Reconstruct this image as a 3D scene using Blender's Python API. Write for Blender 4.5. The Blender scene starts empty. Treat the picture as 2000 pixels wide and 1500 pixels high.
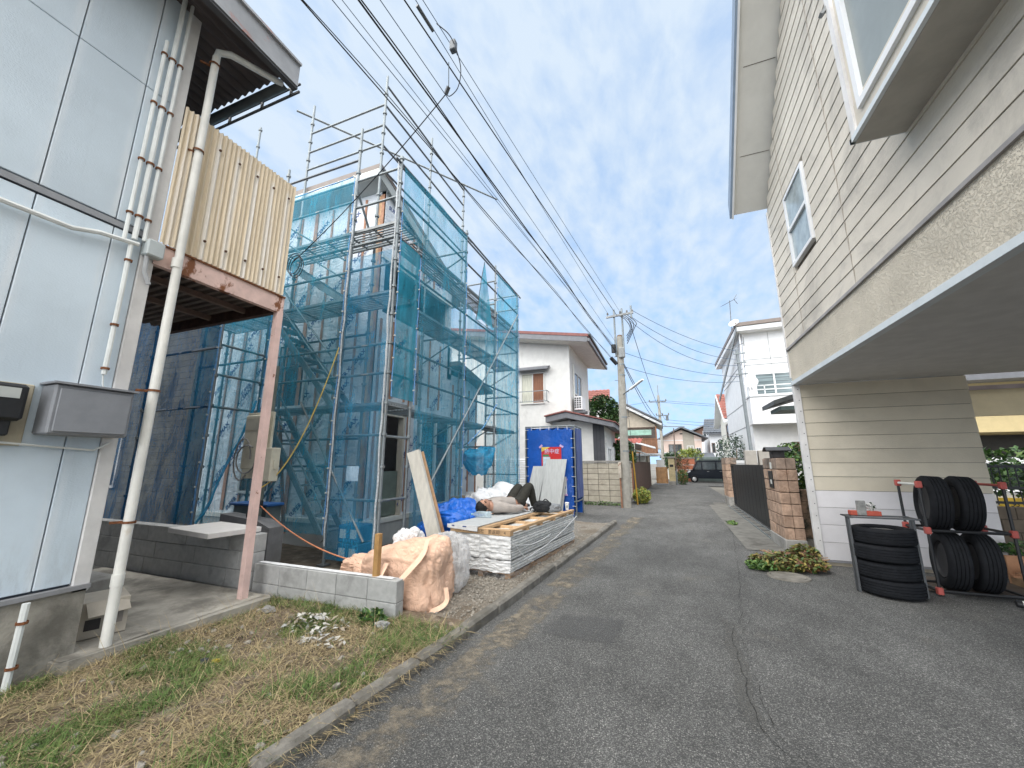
import bpy, bmesh, math, random
from mathutils import Vector, Matrix, noise
R = math.radians
random.seed(11)
rnd = random.random
def ru(a, b): return random.uniform(a, b)
scene = bpy.context.scene
C = bpy.context.collection

# ------------------------------------------------------------------ camera
cd = bpy.data.cameras.new('camera'); cam = bpy.data.objects.new('camera', cd); C.objects.link(cam)
cam.location = (0, 0, 1.5)
cam.rotation_euler = (R(90 + 11.53), 0, R(21.15))
cd.sensor_width = 36; cd.lens = 13.68; cd.clip_start = .05; cd.clip_end = 2000
scene.camera = cam
# ------------------------------------------------------------------ sky
SUN_EL, SUN_AZ = 55, 186          # azimuth clockwise from +Y
w = bpy.data.worlds.new('World'); scene.world = w; w.use_nodes = True
nt = w.node_tree; nt.nodes.clear()
def N(t, **k):
    n = nt.nodes.new(t)
    for a, b in k.items(): setattr(n, a, b)
    return n
out = N('ShaderNodeOutputWorld'); bg = N('ShaderNodeBackground'); bg.inputs[1].default_value = .15
sky = N('ShaderNodeTexSky', sky_type='NISHITA', sun_disc=False, sun_elevation=R(SUN_EL), sun_rotation=R(SUN_AZ))
sky.air_density = 1.1; sky.dust_density = .6; sky.ozone_density = 3.0
tc = N('ShaderNodeTexCoord'); sep = N('ShaderNodeSeparateXYZ')
lift = N('ShaderNodeVectorMath', operation='MULTIPLY_ADD'); nt.links.new(tc.outputs['Generated'], lift.inputs[0]); lift.inputs[1].default_value = (1, 1, .75); lift.inputs[2].default_value = (0, 0, .3)
lnm = N('ShaderNodeVectorMath', operation='NORMALIZE'); nt.links.new(lift.outputs[0], lnm.inputs[0]); nt.links.new(lnm.outputs[0], sky.inputs['Vector'])
nt.links.new(tc.outputs['Generated'], sep.inputs[0])
mx = N('ShaderNodeMath', operation='MAXIMUM'); nt.links.new(sep.outputs[2], mx.inputs[0]); mx.inputs[1].default_value = 0
ad = N('ShaderNodeMath', operation='ADD'); nt.links.new(mx.outputs[0], ad.inputs[0]); ad.inputs[1].default_value = .18
dx = N('ShaderNodeMath', operation='DIVIDE'); nt.links.new(sep.outputs[0], dx.inputs[0]); nt.links.new(ad.outputs[0], dx.inputs[1])
dy = N('ShaderNodeMath', operation='DIVIDE'); nt.links.new(sep.outputs[1], dy.inputs[0]); nt.links.new(ad.outputs[0], dy.inputs[1])
cmb = N('ShaderNodeCombineXYZ'); nt.links.new(dx.outputs[0], cmb.inputs[0]); nt.links.new(dy.outputs[0], cmb.inputs[1])
def cloud(sc, rot, scale, det, rough, dist):
    mp = N('ShaderNodeMapping'); mp.inputs['Rotation'].default_value = (0, 0, R(rot)); mp.inputs['Scale'].default_value = sc
    nt.links.new(cmb.outputs[0], mp.inputs[0])
    n = N('ShaderNodeTexNoise'); n.inputs['Scale'].default_value = scale; n.inputs['Detail'].default_value = det
    n.inputs['Roughness'].default_value = rough; n.inputs['Distortion'].default_value = dist
    nt.links.new(mp.outputs[0], n.inputs[0]); return n.outputs[0]
c1 = cloud((1.6, .8, 1), -10, 7.0, 7, .55, .3)
c2 = cloud((1.0, .8, 1), 20, .9, 4, .5, .3)
c3 = cloud((1.3, .7, 1), -4, 14.0, 5, .55, .2)
def mth(op, a, b):
    m = N('ShaderNodeMath', operation=op)
    for i, v in enumerate((a, b)):
        if isinstance(v, (int, float)): m.inputs[i].default_value = v
        else: nt.links.new(v, m.inputs[i])
    return m.outputs[0]
cs = mth('ADD', mth('MULTIPLY', c1, .62), mth('ADD', mth('MULTIPLY', c2, .28), mth('MULTIPLY', c3, .26)))
cs = mth('ADD', cs, mth('MULTIPLY', mth('SUBTRACT', mx.outputs[0], .50), .22))
rp = N('ShaderNodeValToRGB'); nt.links.new(cs, rp.inputs[0])
rp.color_ramp.elements[0].position = .40; rp.color_ramp.elements[1].position = .68
rp.color_ramp.elements[0].color = (.40, .40, .40, 1); rp.color_ramp.elements[1].color = (.95, .95, .95, 1)
mixc = N('ShaderNodeMix', data_type='RGBA'); nt.links.new(rp.outputs[0], mixc.inputs[0])
tint = N('ShaderNodeMix', data_type='RGBA', blend_type='MULTIPLY'); tint.inputs[0].default_value = 1
nt.links.new(sky.outputs[0], tint.inputs[6]); tint.inputs[7].default_value = (.50, .60, .60, 1)
nt.links.new(tint.outputs[2], mixc.inputs[6]); mixc.inputs[7].default_value = (1.30, 1.50, 1.72, 1)
nt.links.new(mixc.outputs[2], bg.inputs[0]); nt.links.new(bg.outputs[0], out.inputs[0])
# ------------------------------------------------------------------ sun
sl = bpy.data.lights.new('sun', 'SUN'); sl.energy = 2.3; sl.angle = R(110); sl.color = (1, .95, .88)
sun = bpy.data.objects.new('sun', sl); C.objects.link(sun)
d = Vector((math.sin(R(SUN_AZ)) * math.cos(R(SUN_EL)), math.cos(R(SUN_AZ)) * math.cos(R(SUN_EL)), math.sin(R(SUN_EL))))
sun.rotation_euler = d.to_track_quat('Z', 'Y').to_euler(); sun.location = (-6, -12, 20)
vs_ = scene.view_settings
scene.display_settings.display_device = 'sRGB'; vs_.view_transform = 'Standard'; vs_.look = 'None'
vs_.exposure = 1.95; vs_.gamma = 1; vs_.use_curve_mapping = False
scene.cycles.transparent_max_bounces = 24; scene.cycles.max_bounces = 7; scene.cycles.diffuse_bounces = 3
scene.cycles.use_denoising = True

# ------------------------------------------------------------------ materials
MATS = {}
def base_mat(name):
    m = bpy.data.materials.new(name); m.use_nodes = True
    t = m.node_tree; b = t.nodes['Principled BSDF']
    return m, t, b, t.links.new
def nd(t, ty, **k):
    n = t.nodes.new(ty)
    for a, v in k.items(): setattr(n, a, v)
    return n
def coords(t, obj=False, scale=(1, 1, 1)):
    if obj: src = nd(t, 'ShaderNodeTexCoord').outputs['Object']
    else: src = nd(t, 'ShaderNodeNewGeometry').outputs['Position']
    mp = nd(t, 'ShaderNodeMapping'); mp.inputs['Scale'].default_value = scale
    t.links.new(src, mp.inputs[0]); return mp.outputs[0]
def noise_n(t, co, scale, det=5, rough=.6, dist=0):
    n = nd(t, 'ShaderNodeTexNoise'); t.links.new(co, n.inputs[0])
    n.inputs['Scale'].default_value = scale; n.inputs['Detail'].default_value = det
    n.inputs['Roughness'].default_value = rough; n.inputs['Distortion'].default_value = dist
    return n.outputs[0]
def ramp(t, src, lo, hi, a=0., b=1.):
    r = nd(t, 'ShaderNodeMapRange', interpolation_type='SMOOTHSTEP'); t.links.new(src, r.inputs[0])
    r.inputs[1].default_value = lo; r.inputs[2].default_value = hi; r.inputs[3].default_value = a; r.inputs[4].default_value = b
    return r.outputs[0]
def mixrgb(t, f, a, b, mode='MIX'):
    m = nd(t, 'ShaderNodeMix', data_type='RGBA', blend_type=mode)
    for s, v in ((0, f), (6, a), (7, b)):
        if isinstance(v, (int, float)): m.inputs[s].default_value = v
        elif isinstance(v, tuple): m.inputs[s].default_value = v if len(v) == 4 else (*v, 1)
        else: t.links.new(v, m.inputs[s])
    return m.outputs[2]
def math_n(t, op, a, b=None):
    m = nd(t, 'ShaderNodeMath', operation=op)
    for i, v in enumerate((a, b)):
        if v is None: continue
        if isinstance(v, (int, float)): m.inputs[i].default_value = v
        else: t.links.new(v, m.inputs[i])
    return m.outputs[0]
def bump_n(t, h, strength, dist=.01, prev=None):
    b = nd(t, 'ShaderNodeBump'); t.links.new(h, b.inputs['Height'])
    b.inputs['Strength'].default_value = strength; b.inputs['Distance'].default_value = dist
    if prev: t.links.new(prev, b.inputs['Normal'])
    return b.outputs[0]
def M(name, col, rough=.7, var=.14, vs=5., bump=.15, bs=90., metal=0., spec=.4, rand=0., col2=None, c2s=2.5, c2=(.52, .68),
      st=(1, 1, 1), st2=None, obj=False, bd=.01, alpha=1., emit=None):
    if name in MATS: return MATS[name]
    m, t, b, L = base_mat(name)
    co = coords(t, obj, st)
    v = ramp(t, noise_n(t, co, vs, 6), .3, .7, 1 - var, 1 + var)
    c = mixrgb(t, 1., (*col, 1), v, 'MULTIPLY') if var else None
    if c is None:
        rgb = nd(t, 'ShaderNodeRGB'); rgb.outputs[0].default_value = (*col, 1); c = rgb.outputs[0]
    if rand:
        oi = nd(t, 'ShaderNodeObjectInfo'); c = mixrgb(t, 1., c, ramp(t, oi.outputs['Random'], 0, 1, 1 - rand, 1 + rand), 'MULTIPLY')
    if col2:
        f = ramp(t, noise_n(t, coords(t, obj, st2 or st), c2s, 7, .65, .3), c2[0], c2[1])
        c = mixrgb(t, f, c, (*col2, 1))
    L(c, b.inputs['Base Color'])
    b.inputs['Roughness'].default_value = rough; b.inputs['Metallic'].default_value = metal
    b.inputs['Specular IOR Level'].default_value = spec
    if bump: L(bump_n(t, noise_n(t, co, bs, 4), bump, bd), b.inputs['Normal'])
    if alpha < 1: b.inputs['Alpha'].default_value = alpha
    if emit: b.inputs['Emission Color'].default_value = (*col, 1); b.inputs['Emission Strength'].default_value = emit
    MATS[name] = m; return m

# ------------------------------------------------------------------ mesh builder
TM = {}
class MB:
    def __init__(s): s.v = []; s.f = []; s.uv = {}; s.mi = []
    def add(s, vs, fs, mi=0):
        n = len(s.v); s.v += [Vector(p) for p in vs]
        for f in fs: s.f.append(tuple(n + i for i in f)); s.mi.append(mi)
        return s
    def box(s, x0, x1, y0, y1, z0, z1, mi=0):
        return s.add([(x0,y0,z0),(x1,y0,z0),(x1,y1,z0),(x0,y1,z0),(x0,y0,z1),(x1,y0,z1),(x1,y1,z1),(x0,y1,z1)],
                     [(0,3,2,1),(4,5,6,7),(0,1,5,4),(1,2,6,5),(2,3,7,6),(3,0,4,7)], mi)
    def cbox(s, x0, x1, y0, y1, z0, z1, c=.006, mi=0):     # chamfered box
        m = s; X=(x0,x1); Y=(y0,y1); Z=(z0,z1); idx={}; vs=[]
        for i in (0,1):
            for j in (0,1):
                for k in (0,1):
                    for a in range(3):
                        p=[X[i],Y[j],Z[k]]
                        for b_ in range(3):
                            if b_!=a: p[b_]+= c if (i,j,k)[b_]==0 else -c
                        idx[(i,j,k,a)]=len(vs); vs.append(p)
        fs=[]
        for a in range(3):
            b_,c_=[q for q in range(3) if q!=a]
            for e in (0,1):
                def key(u,v):
                    t=[0,0,0]; t[a]=e; t[b_]=u; t[c_]=v; return idx[(*t,a)]
                q=[key(0,0),key(1,0),key(1,1),key(0,1)]
                if (e==0) != (a==1): q.reverse()
                fs.append(tuple(q))
        for a in range(3):
            b_,c_=[q for q in range(3) if q!=a]
            for u in (0,1):
                for v in (0,1):
                    def k2(e,ax):
                        t=[0,0,0]; t[a]=e; t[b_]=u; t[c_]=v; return idx[(*t,ax)]
                    fs.append((k2(0,b_),k2(1,b_),k2(1,c_),k2(0,c_)))
        for i in (0,1):
            for j in (0,1):
                for k in (0,1): fs.append(tuple(idx[(i,j,k,a)] for a in range(3)))
        return s.add(vs,fs,mi)
    def bar(s, p0, p1, w, h, up=(0,0,1), mi=0):
        p0=Vector(p0); p1=Vector(p1); d=(p1-p0).normalized(); u=Vector(up)
        if abs(d.dot(u))>.98: u=Vector((0,1,0))
        r=d.cross(u).normalized(); u=r.cross(d).normalized(); a=r*w/2; b=u*h/2
        return s.add([p0-a-b,p0+a-b,p0+a+b,p0-a+b,p1-a-b,p1+a-b,p1+a+b,p1-a+b],
                     [(0,1,2,3),(7,6,5,4),(0,4,5,1),(1,5,6,2),(2,6,7,3),(3,7,4,0)], mi)
    def tube(s, p0, p1, r, n=8, r2=None, caps=True, mi=0):
        p0=Vector(p0); p1=Vector(p1); d=(p1-p0).normalized(); u=Vector((0,0,1)) if abs(d.z)<.9 else Vector((1,0,0))
        a=d.cross(u).normalized(); b=a.cross(d); r2=r if r2 is None else r2; vs=[]
        for p,q in ((p0,r),(p1,r2)):
            for i in range(n):
                t=2*math.pi*i/n; vs.append(p+(a*math.cos(t)+b*math.sin(t))*q)
        fs=[(i,(i+1)%n,n+(i+1)%n,n+i) for i in range(n)]
        if caps: fs+= [tuple(reversed(range(n))),tuple(range(n,2*n))]
        return s.add(vs,fs,mi)
    def path(s, pts, r, n=6, caps=True, mi=0):
        pts=[Vector(p) for p in pts]; vs=[]; fs=[]; a=None
        for i,p in enumerate(pts):
            d=(pts[min(i+1,len(pts)-1)]-pts[max(i-1,0)]).normalized()
            if a is None:
                u=Vector((0,0,1)) if abs(d.z)<.9 else Vector((1,0,0)); a=d.cross(u).normalized()
            a=(a-d*a.dot(d)).normalized(); b=d.cross(a); q=r[i] if isinstance(r,(list,tuple)) else r
            for k in range(n):
                t=2*math.pi*k/n; vs.append(p+(a*math.cos(t)+b*math.sin(t))*q)
        for i in range(len(pts)-1):
            for k in range(n): fs.append((i*n+k,i*n+(k+1)%n,(i+1)*n+(k+1)%n,(i+1)*n+k))
        if caps: fs+=[tuple(reversed(range(n))),tuple(range(len(vs)-n,len(vs)))]
        return s.add(vs,fs,mi)
    def lathe(s, prof, n=24, c=(0,0,0), M3=None, mi=0):
        vs=[]; fs=[]; c=Vector(c)
        for r_,z in prof:
            for i in range(n):
                t=2*math.pi*i/n; p=Vector((r_*math.cos(t),r_*math.sin(t),z))
                vs.append(c+(M3@p if M3 else p))
        for j in range(len(prof)-1):
            for i in range(n): fs.append((j*n+i,j*n+(i+1)%n,(j+1)*n+(i+1)%n,(j+1)*n+i))
        return s.add(vs,fs,mi)
    def grid(s, fn, nu, nv, mi=0, uv=False):
        vs=[fn(i/nu,j/nv) for j in range(nv+1) for i in range(nu+1)]
        n0=len(s.v)
        fs=[(j*(nu+1)+i,j*(nu+1)+i+1,(j+1)*(nu+1)+i+1,(j+1)*(nu+1)+i) for j in range(nv) for i in range(nu)]
        if uv:
            for j in range(nv+1):
                for i in range(nu+1): s.uv[n0+j*(nu+1)+i]=(i/nu,j/nv)
        return s.add(vs,fs,mi)
    def prism(s, poly, ext, mi=0):
        n=len(poly); e=Vector(ext); p=[Vector(q) for q in poly]; vs=p+[q+e for q in p]
        fs=[tuple(reversed(range(n))),tuple(range(n,2*n))]+[(i,(i+1)%n,n+(i+1)%n,n+i) for i in range(n)]
        return s.add(vs,fs,mi)
    def mesh(s, name, mats, smooth=False, T=None):
        me=bpy.data.meshes.new(name)
        vs=[(T@v) if T else v for v in s.v]
        me.from_pydata([tuple(v) for v in vs],[],s.f)
        for m in (mats if isinstance(mats,(list,tuple)) else [mats]): me.materials.append(m)
        if any(s.mi): me.polygons.foreach_set('material_index',s.mi)
        if s.uv:
            ul=me.uv_layers.new(name='UVMap')
            for l in me.loops: ul.data[l.index].uv=s.uv.get(l.vertex_index,(0,0))
        bm=bmesh.new(); bm.from_mesh(me); bmesh.ops.recalc_face_normals(bm,faces=bm.faces); bm.to_mesh(me); bm.free()
        if smooth:
            me.polygons.foreach_set('use_smooth',[True]*len(me.polygons))
            try: me.set_sharp_from_angle(angle=R(40))
            except Exception: pass
        me.update(); return me
    def build(s, name, mats, parent=None, smooth=False, local=False, label=None):
        T=None; loc=None
        if parent is not None:
            if not local and parent.name in TM: T=TM[parent.name].inverted()
        elif not local:
            lo=[min(v[i] for v in s.v) for i in range(3)]; hi=[max(v[i] for v in s.v) for i in range(3)]
            loc=Vector(((lo[0]+hi[0])/2,(lo[1]+hi[1])/2,lo[2])); T=Matrix.Translation(-loc)
        o=bpy.data.objects.new(name,s.mesh(name,mats,smooth,T)); C.objects.link(o)
        if parent is not None: o.parent=parent; TM[o.name]=TM[parent.name]
        elif loc is not None: o.location=loc; TM[o.name]=Matrix.Translation(loc)
        else: TM[o.name]=Matrix()
        if label: o['label']=label
        return o
def tag(o, label, cat, group=None):
    o['label']=label; o['category']=cat
    if group: o['group']=group
    return o
def kind(o, k): o['kind']=k; return o
def thing(name, label, cat, loc=(0,0,0), rz=0, group=None):
    o=bpy.data.objects.new(name,None); C.objects.link(o); o.location=loc; o.rotation_euler=(0,0,rz); o.empty_display_size=.2
    TM[o.name]=Matrix.Translation(Vector(loc))@Matrix.Rotation(rz,4,'Z')
    return tag(o,label,cat,group)
def piece(me, name, parent, loc, rot=(0,0,0), scale=(1,1,1)):     # shared-mesh piece, world coordinates
    o=bpy.data.objects.new(name,me); C.objects.link(o); o.parent=parent
    T=TM[parent.name].inverted()@(Matrix.Translation(Vector(loc))@Matrix.Rotation(rot[2],4,'Z')@Matrix.Rotation(rot[1],4,'Y')@Matrix.Rotation(rot[0],4,'X'))
    o.matrix_local=T@Matrix.Diagonal((*scale,1)); return o
_cb={}
def cmesh(sx, sy, sz, mat, c=.006):
    k=(round(sx,4),round(sy,4),round(sz,4),mat.name,c)
    if k not in _cb: _cb[k]=MB().cbox(-sx/2,sx/2,-sy/2,sy/2,0,sz,c).mesh('piece',mat)
    return _cb[k]
def text(body, size, mat, M4, name, parent, depth=0.0, font=None, label=None, align='CENTER'):
    cu=bpy.data.curves.new(name,'FONT'); cu.body=body; cu.size=size; cu.align_x=align; cu.align_y='CENTER'; cu.extrude=depth; cu.resolution_u=2
    tmp=bpy.data.objects.new('tmp_text',cu); C.objects.link(tmp)
    dg=bpy.context.evaluated_depsgraph_get(); me=bpy.data.meshes.new_from_object(tmp.evaluated_get(dg)); bpy.data.objects.remove(tmp)
    me.materials.clear(); me.materials.append(mat)
    T=TM[parent.name].inverted()@M4 if parent is not None else M4
    me.transform(T); o=bpy.data.objects.new(name,me); C.objects.link(o)
    if parent is not None: o.parent=parent; TM[o.name]=TM[parent.name]
    if label: o['label']=label
    return o
def text_mesh(body,size,mat,off=0.):
    cu=bpy.data.curves.new('print','FONT'); cu.body=body; cu.offset=off; cu.size=size; cu.align_x='CENTER'; cu.align_y='CENTER'; cu.resolution_u=1
    tmp=bpy.data.objects.new('tmp_text',cu); C.objects.link(tmp)
    dg=bpy.context.evaluated_depsgraph_get(); me=bpy.data.meshes.new_from_object(tmp.evaluated_get(dg)); bpy.data.objects.remove(tmp)
    me.materials.clear(); me.materials.append(mat); return me
def frame(o, x, y):      # 4x4 with given origin and text axes
    x=Vector(x).normalized(); y=Vector(y).normalized(); z=x.cross(y)
    return Matrix(((x[0],y[0],z[0],o[0]),(x[1],y[1],z[1],o[1]),(x[2],y[2],z[2],o[2]),(0,0,0,1)))
def nz(x, y, z=0): return noise.noise(Vector((x, y, z)))
def sag(p0, p1, s, n=14):
    p0=Vector(p0); p1=Vector(p1); return [p0.lerp(p1,i/n)-Vector((0,0,s*4*(i/n)*(1-i/n))) for i in range(n+1)]
def kerbx(y):           # road-side line of the kerb
    pts=[(-8,-2.75),(1.74,-1.89),(3.52,-1.71),(5.64,-1.57),(10.2,-1.27),(40,.7)]
    for (a,b),(c,d_) in zip(pts,pts[1:]):
        if y<=c: return b+(d_-b)*(y-a)/(c-a)
    return pts[-1][1]
# ------------------------------------------------------------------ ground materials
def asphalt_mat(name, dark, light, stain=.35, sp=(190., 85.)):
    m, t, b, L = base_mat(name); co = coords(t)
    vo = nd(t, 'ShaderNodeTexVoronoi'); L(co, vo.inputs[0]); vo.inputs['Scale'].default_value = sp[0]
    hs = nd(t, 'ShaderNodeSeparateColor'); L(vo.outputs['Color'], hs.inputs[0])
    f = ramp(t, hs.outputs[0], .45, 1.0)
    c = mixrgb(t, f, (*dark, 1), (*light, 1))
    vo2 = nd(t, 'ShaderNodeTexVoronoi'); L(co, vo2.inputs[0]); vo2.inputs['Scale'].default_value = sp[1]
    h2 = nd(t, 'ShaderNodeSeparateColor'); L(vo2.outputs['Color'], h2.inputs[0])
    spk = math_n(t, 'MULTIPLY', ramp(t, h2.outputs[0], .80, .86), ramp(t, vo2.outputs['Distance'], .42, .25))
    c = mixrgb(t, spk, c, (.33, .32, .30, 1))
    big = noise_n(t, co, .75, 6, .6, .4)
    c = mixrgb(t, 1., c, ramp(t, big, .3, .72, 1 - stain, 1 + stain * .8), 'MULTIPLY')
    med = noise_n(t, coords(t, scale=(1.4, .5, 1)), 3.1, 6, .65, .5)
    c = mixrgb(t, 1., c, ramp(t, med, .32, .68, .9, 1.1), 'MULTIPLY')
    c = mixrgb(t, ramp(t, noise_n(t, co, 1.3, 5, .6, .3), .58, .74, 0, .4), c, (.17, .155, .13, 1))
    L(c, b.inputs['Base Color']); b.inputs['Roughness'].default_value = .88; b.inputs['Specular IOR Level'].default_value = .25
    bm_ = bump_n(t, vo.outputs['Distance'], .55, .006); bm2 = bump_n(t, noise_n(t, co, 14, 5), .35, .02, bm_)
    L(bm2, b.inputs['Normal']); return m
ASPH = asphalt_mat('asphalt', (.072, .072, .070), (.205, .202, .193), .2)
PATCH = asphalt_mat('asphalt_patch', (.080, .080, .080), (.12, .12, .118), .2, (260., 150.))
CONC = M('concrete', (.33, .32, .30), .9, .18, 3, .3, 120, col2=(.2, .19, .17), c2s=1.6)
CONC_D = M('old_concrete', (.32, .30, .26), .92, .25, 4, .45, 60, col2=(.15, .14, .12), c2s=2.6, c2=(.42, .66))
CBLK = M('grey_block', (.42, .42, .41), .92, .10, 14, .4, 170, rand=.06, col2=(.30, .30, .29), c2s=3)
SOIL = M('soil', (.16, .12, .085), .95, .35, 7, .8, 40, col2=(.30, .25, .19), c2s=9, c2=(.5, .66), bd=.03)
SITE = M('site_soil', (.10, .082, .062), .95, .35, 5, .7, 40, col2=(.19, .165, .13), c2s=5, bd=.03)
GRAVM = M('gravel_bed', (.26, .23, .19), .95, .3, 22, .9, 70, col2=(.20, .165, .125), c2s=2.2, c2=(.48, .62), bd=.03)
STONE = M('stone', (.30, .275, .235), .9, .3, 25, .3, 90)
KERBM = M('kerb_concrete', (.185, .172, .15), .92, .25, 8, .5, 70, rand=.1, col2=(.12, .11, .09), c2s=3.5, c2=(.45, .68))

# ------------------------------------------------------------------ terrain
g = MB(); g.grid(lambda u, v: (-700 + 1400*u, -300 + 1400*v, -.05), 8, 8)
kind(g.build('ground', M('far_ground', (.16, .15, .13), .95, .3, .2, 0), local=True), 'structure')
# road sheet
g = MB()
def roadp(u, v):
    y = -7 + 49*v; xl = kerbx(y) - .02 if y < 10.3 else (-11 if y < 15.25 else -1.5 + (y-15.25)*.035)
    xr = 9.5 if y < 8.2 else 2.32 + max(0, y-8.2)*.01 + (7 if y > 30 else 0)
    x = xl + (xr-xl)*u
    return (x, y, .012*nz(x*.6, y*.6))
ys = 160
g.grid(roadp, 60, ys)
road = kind(g.build('road', ASPH, local=True), 'structure')
# repair patch, crack, sealing strip, faded line: children of the road
def strip(pts, wfn, name, mat, z=.006, sub=8):
    m = MB(); P = []
    for (x0,y0),(x1,y1) in zip(pts, pts[1:]):
        for k in range(sub): P.append((x0+(x1-x0)*k/sub, y0+(y1-y0)*k/sub))
    P.append(pts[-1]); vs = []; fs = []
    for i,(x,y) in enumerate(P):
        wl, wr = wfn(i, len(P)); jx = .022*nz(x*3+5, y*5)+.012*nz(x*9, y*19); zz = z + .012*nz(x*.6, y*.6)
        vs += [(x-wl+jx, y, zz), (x+wr+jx, y, zz)]
    fs = [(2*i, 2*i+1, 2*i+3, 2*i+2) for i in range(len(P)-1)]
    m.add(vs, fs); o = m.build(name, mat, None, local=True); o.parent = road; return o
CR = [(2.2, 18.), (1.75, 14.4), (1.3, 10.5), (1.06, 8.45), (.84, 6.55), (.7, 5.6), (.61, 4.84), (.43, 4.27), (.42, 3.65), (.40, 3.3), (.40, 2.96), (.52, 2.6), (.62, 2.0)]
DARK = M('crack_dark', (.018, .017, .015), .95, .3, 30, .5, 60)
random.seed(3)
def wcr(i, n): return (abs(nz(i*.9, 1))*.006+.001, abs(nz(i*.7, 9))*.007+.0005)
strip(CR, wcr, 'crack', DARK, .011, 12)
strip([(x+.07+.05*nz(y*2, 3), y) for x, y in CR[4:]], lambda i, n: (abs(nz(i*.6, 21))*.006, abs(nz(i*.8, 29))*.006), 'crack', DARK, .0105, 10)
def patch_mat(pc=(.10, .10, .099), nm='patch_worn'):
    mt, t, b, L = base_mat(nm); uv = nd(t, 'ShaderNodeUVMap'); sp = nd(t, 'ShaderNodeSeparateXYZ'); L(uv.outputs[0], sp.inputs[0]); co = coords(t)
    e = [ramp(t, sp.outputs[i], a, b_) for i, a, b_ in ((0, 0, .35), (0, 1, .86), (1, 0, .2), (1, 1, .72))]
    ed = math_n(t, 'MULTIPLY', math_n(t, 'MULTIPLY', e[0], e[1]), math_n(t, 'MULTIPLY', e[2], e[3]))
    n = noise_n(t, co, 9, 6, .7); a = ramp(t, math_n(t, 'ADD', ed, math_n(t, 'MULTIPLY', n, .8)), .55, 1.5, 0, .45)
    L(mixrgb(t, 1., (*pc, 1), ramp(t, noise_n(t, co, 40, 6, .7), .3, .7, .8, 1.2), 'MULTIPLY'), b.inputs['Base Color']); L(a, b.inputs['Alpha']); b.inputs['Roughness'].default_value = .8
    return mt
def rz_(x, y): return .012*nz(x*.6, y*.6)
def sealx(y): return .40+.05*nz(y*1.7, 3)+.03*(y-3.6)
m = MB(); m.grid(lambda u, v: (sealx(2.7+2.2*v)+.15*(u-.5)+.03*nz(v*9, 2), 2.7+2.2*v, .0055+rz_(sealx(2.7+2.2*v)+.22*(u-.5), 2.7+2.2*v)), 10, 50, uv=True)
o = m.build('seal_strip', patch_mat((.12, .117, .108), 'seal_worn'), None, local=True); o.parent = road
m = MB(); m.grid(lambda u, v: (-1.3+.85*u+.05*v, 3.62+.68*v+.12*u*v, .0065+rz_(-1.3+.85*u+.05*v, 3.62+.68*v+.12*u*v)), 24, 24, uv=True)
o = m.build('repair_patch', patch_mat(), None, local=True); o.parent = road
# worn white edge line and sandy strip (uv: u across, v along)
def worn(name, col, cov, sc, x_in, x_out, y0, y1, z):
    mt, t, b, L = base_mat(name + '_mat'); uv = nd(t, 'ShaderNodeUVMap'); sp = nd(t, 'ShaderNodeSeparateXYZ'); L(uv.outputs[0], sp.inputs[0])
    co = coords(t); n1 = noise_n(t, co, sc, 8, .7, .3); n2 = noise_n(t, co, sc*6, 5, .7)
    edge = math_n(t, 'MULTIPLY', ramp(t, sp.outputs[0], 0, .25), ramp(t, sp.outputs[0], 1, .45))
    a = ramp(t, math_n(t, 'ADD', math_n(t, 'MULTIPLY', math_n(t, 'ADD', math_n(t, 'MULTIPLY', n1, .6), math_n(t, 'MULTIPLY', n2, .4)), 1.), math_n(t, 'MULTIPLY', edge, .3)), cov, cov+.22, 0, .8)
    L(mixrgb(t, 1., (*col, 1), ramp(t, n2, .3, .7, .7, 1.25), 'MULTIPLY'), b.inputs['Base Color']); b.inputs['Roughness'].default_value = .95; L(a, b.inputs['Alpha'])
    m = MB(); m.grid(lambda u, v: (kerbx(y0+(y1-y0)*v)+x_in+(x_out-x_in)*u, y0+(y1-y0)*v, z+.012*nz((kerbx(y0+(y1-y0)*v)+x_in+(x_out-x_in)*u)*.6, (y0+(y1-y0)*v)*.6)), 10, 90, uv=True)
    o = m.build(name, mt, None, local=True); o.parent = road
worn('sand_strip', (.235, .20, .15), .70, 1.7, -.02, .75, -3, 12, .005)
worn('painted_line', (.56, .54, .50), .86, 4.5, .10, .30, 1.0, 12, .009)
# kerb
kr = thing('kerb', 'weathered concrete kerb between the road and the building plot', 'kerb', (-1.6, 4, 0))
y = -5.
while y < 10.2:
    L_ = .6; x0 = kerbx(y); x1 = kerbx(y+L_); ang = -math.atan2(x1-x0, L_)
    piece(cmesh(.11, L_-.004, .19, KERBM, .022), 'kerb_stone', kr, ((x0+x1)/2-.065+ru(-.006, .006), y+L_/2, -.105+ru(-.012, .012)), (0, 0, ang)); y += L_
# verge soil
m = MB()
def verge(u, v):
    y = -3 + 6.6*v; xr = kerbx(y)-.12; x = -4.6 + (xr+4.6)*u
    return (x, y, .055 + .05*nz(x*1.3, y*1.3) + .02*nz(x*5, y*5))
m.grid(verge, 60, 130); kind(m.build('verge', SOIL, local=True, smooth=True), 'structure')
m = MB()
def grav(u, v):
    y = 3.45 + 7.0*v; xr = kerbx(y)-.12; xl = -3.3; x = xl + (xr-xl)*u
    return (x, y, .04 + .035*nz(x*1.5, y*1.5) + .016*nz(x*7, y*7))
m.grid(grav, 60, 150); kind(m.build('gravel_ground', GRAVM, local=True, smooth=True), 'structure')
m = MB(); m.grid(lambda u, v: (-16+13.2*u, 3.36+8.6*v, .012+.03*nz((-16+13.2*u)*1.1, (3.36+8.6*v)*1.1)), 70, 60)
kind(m.build('plot_ground', SITE, local=True, smooth=True), 'structure')
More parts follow.
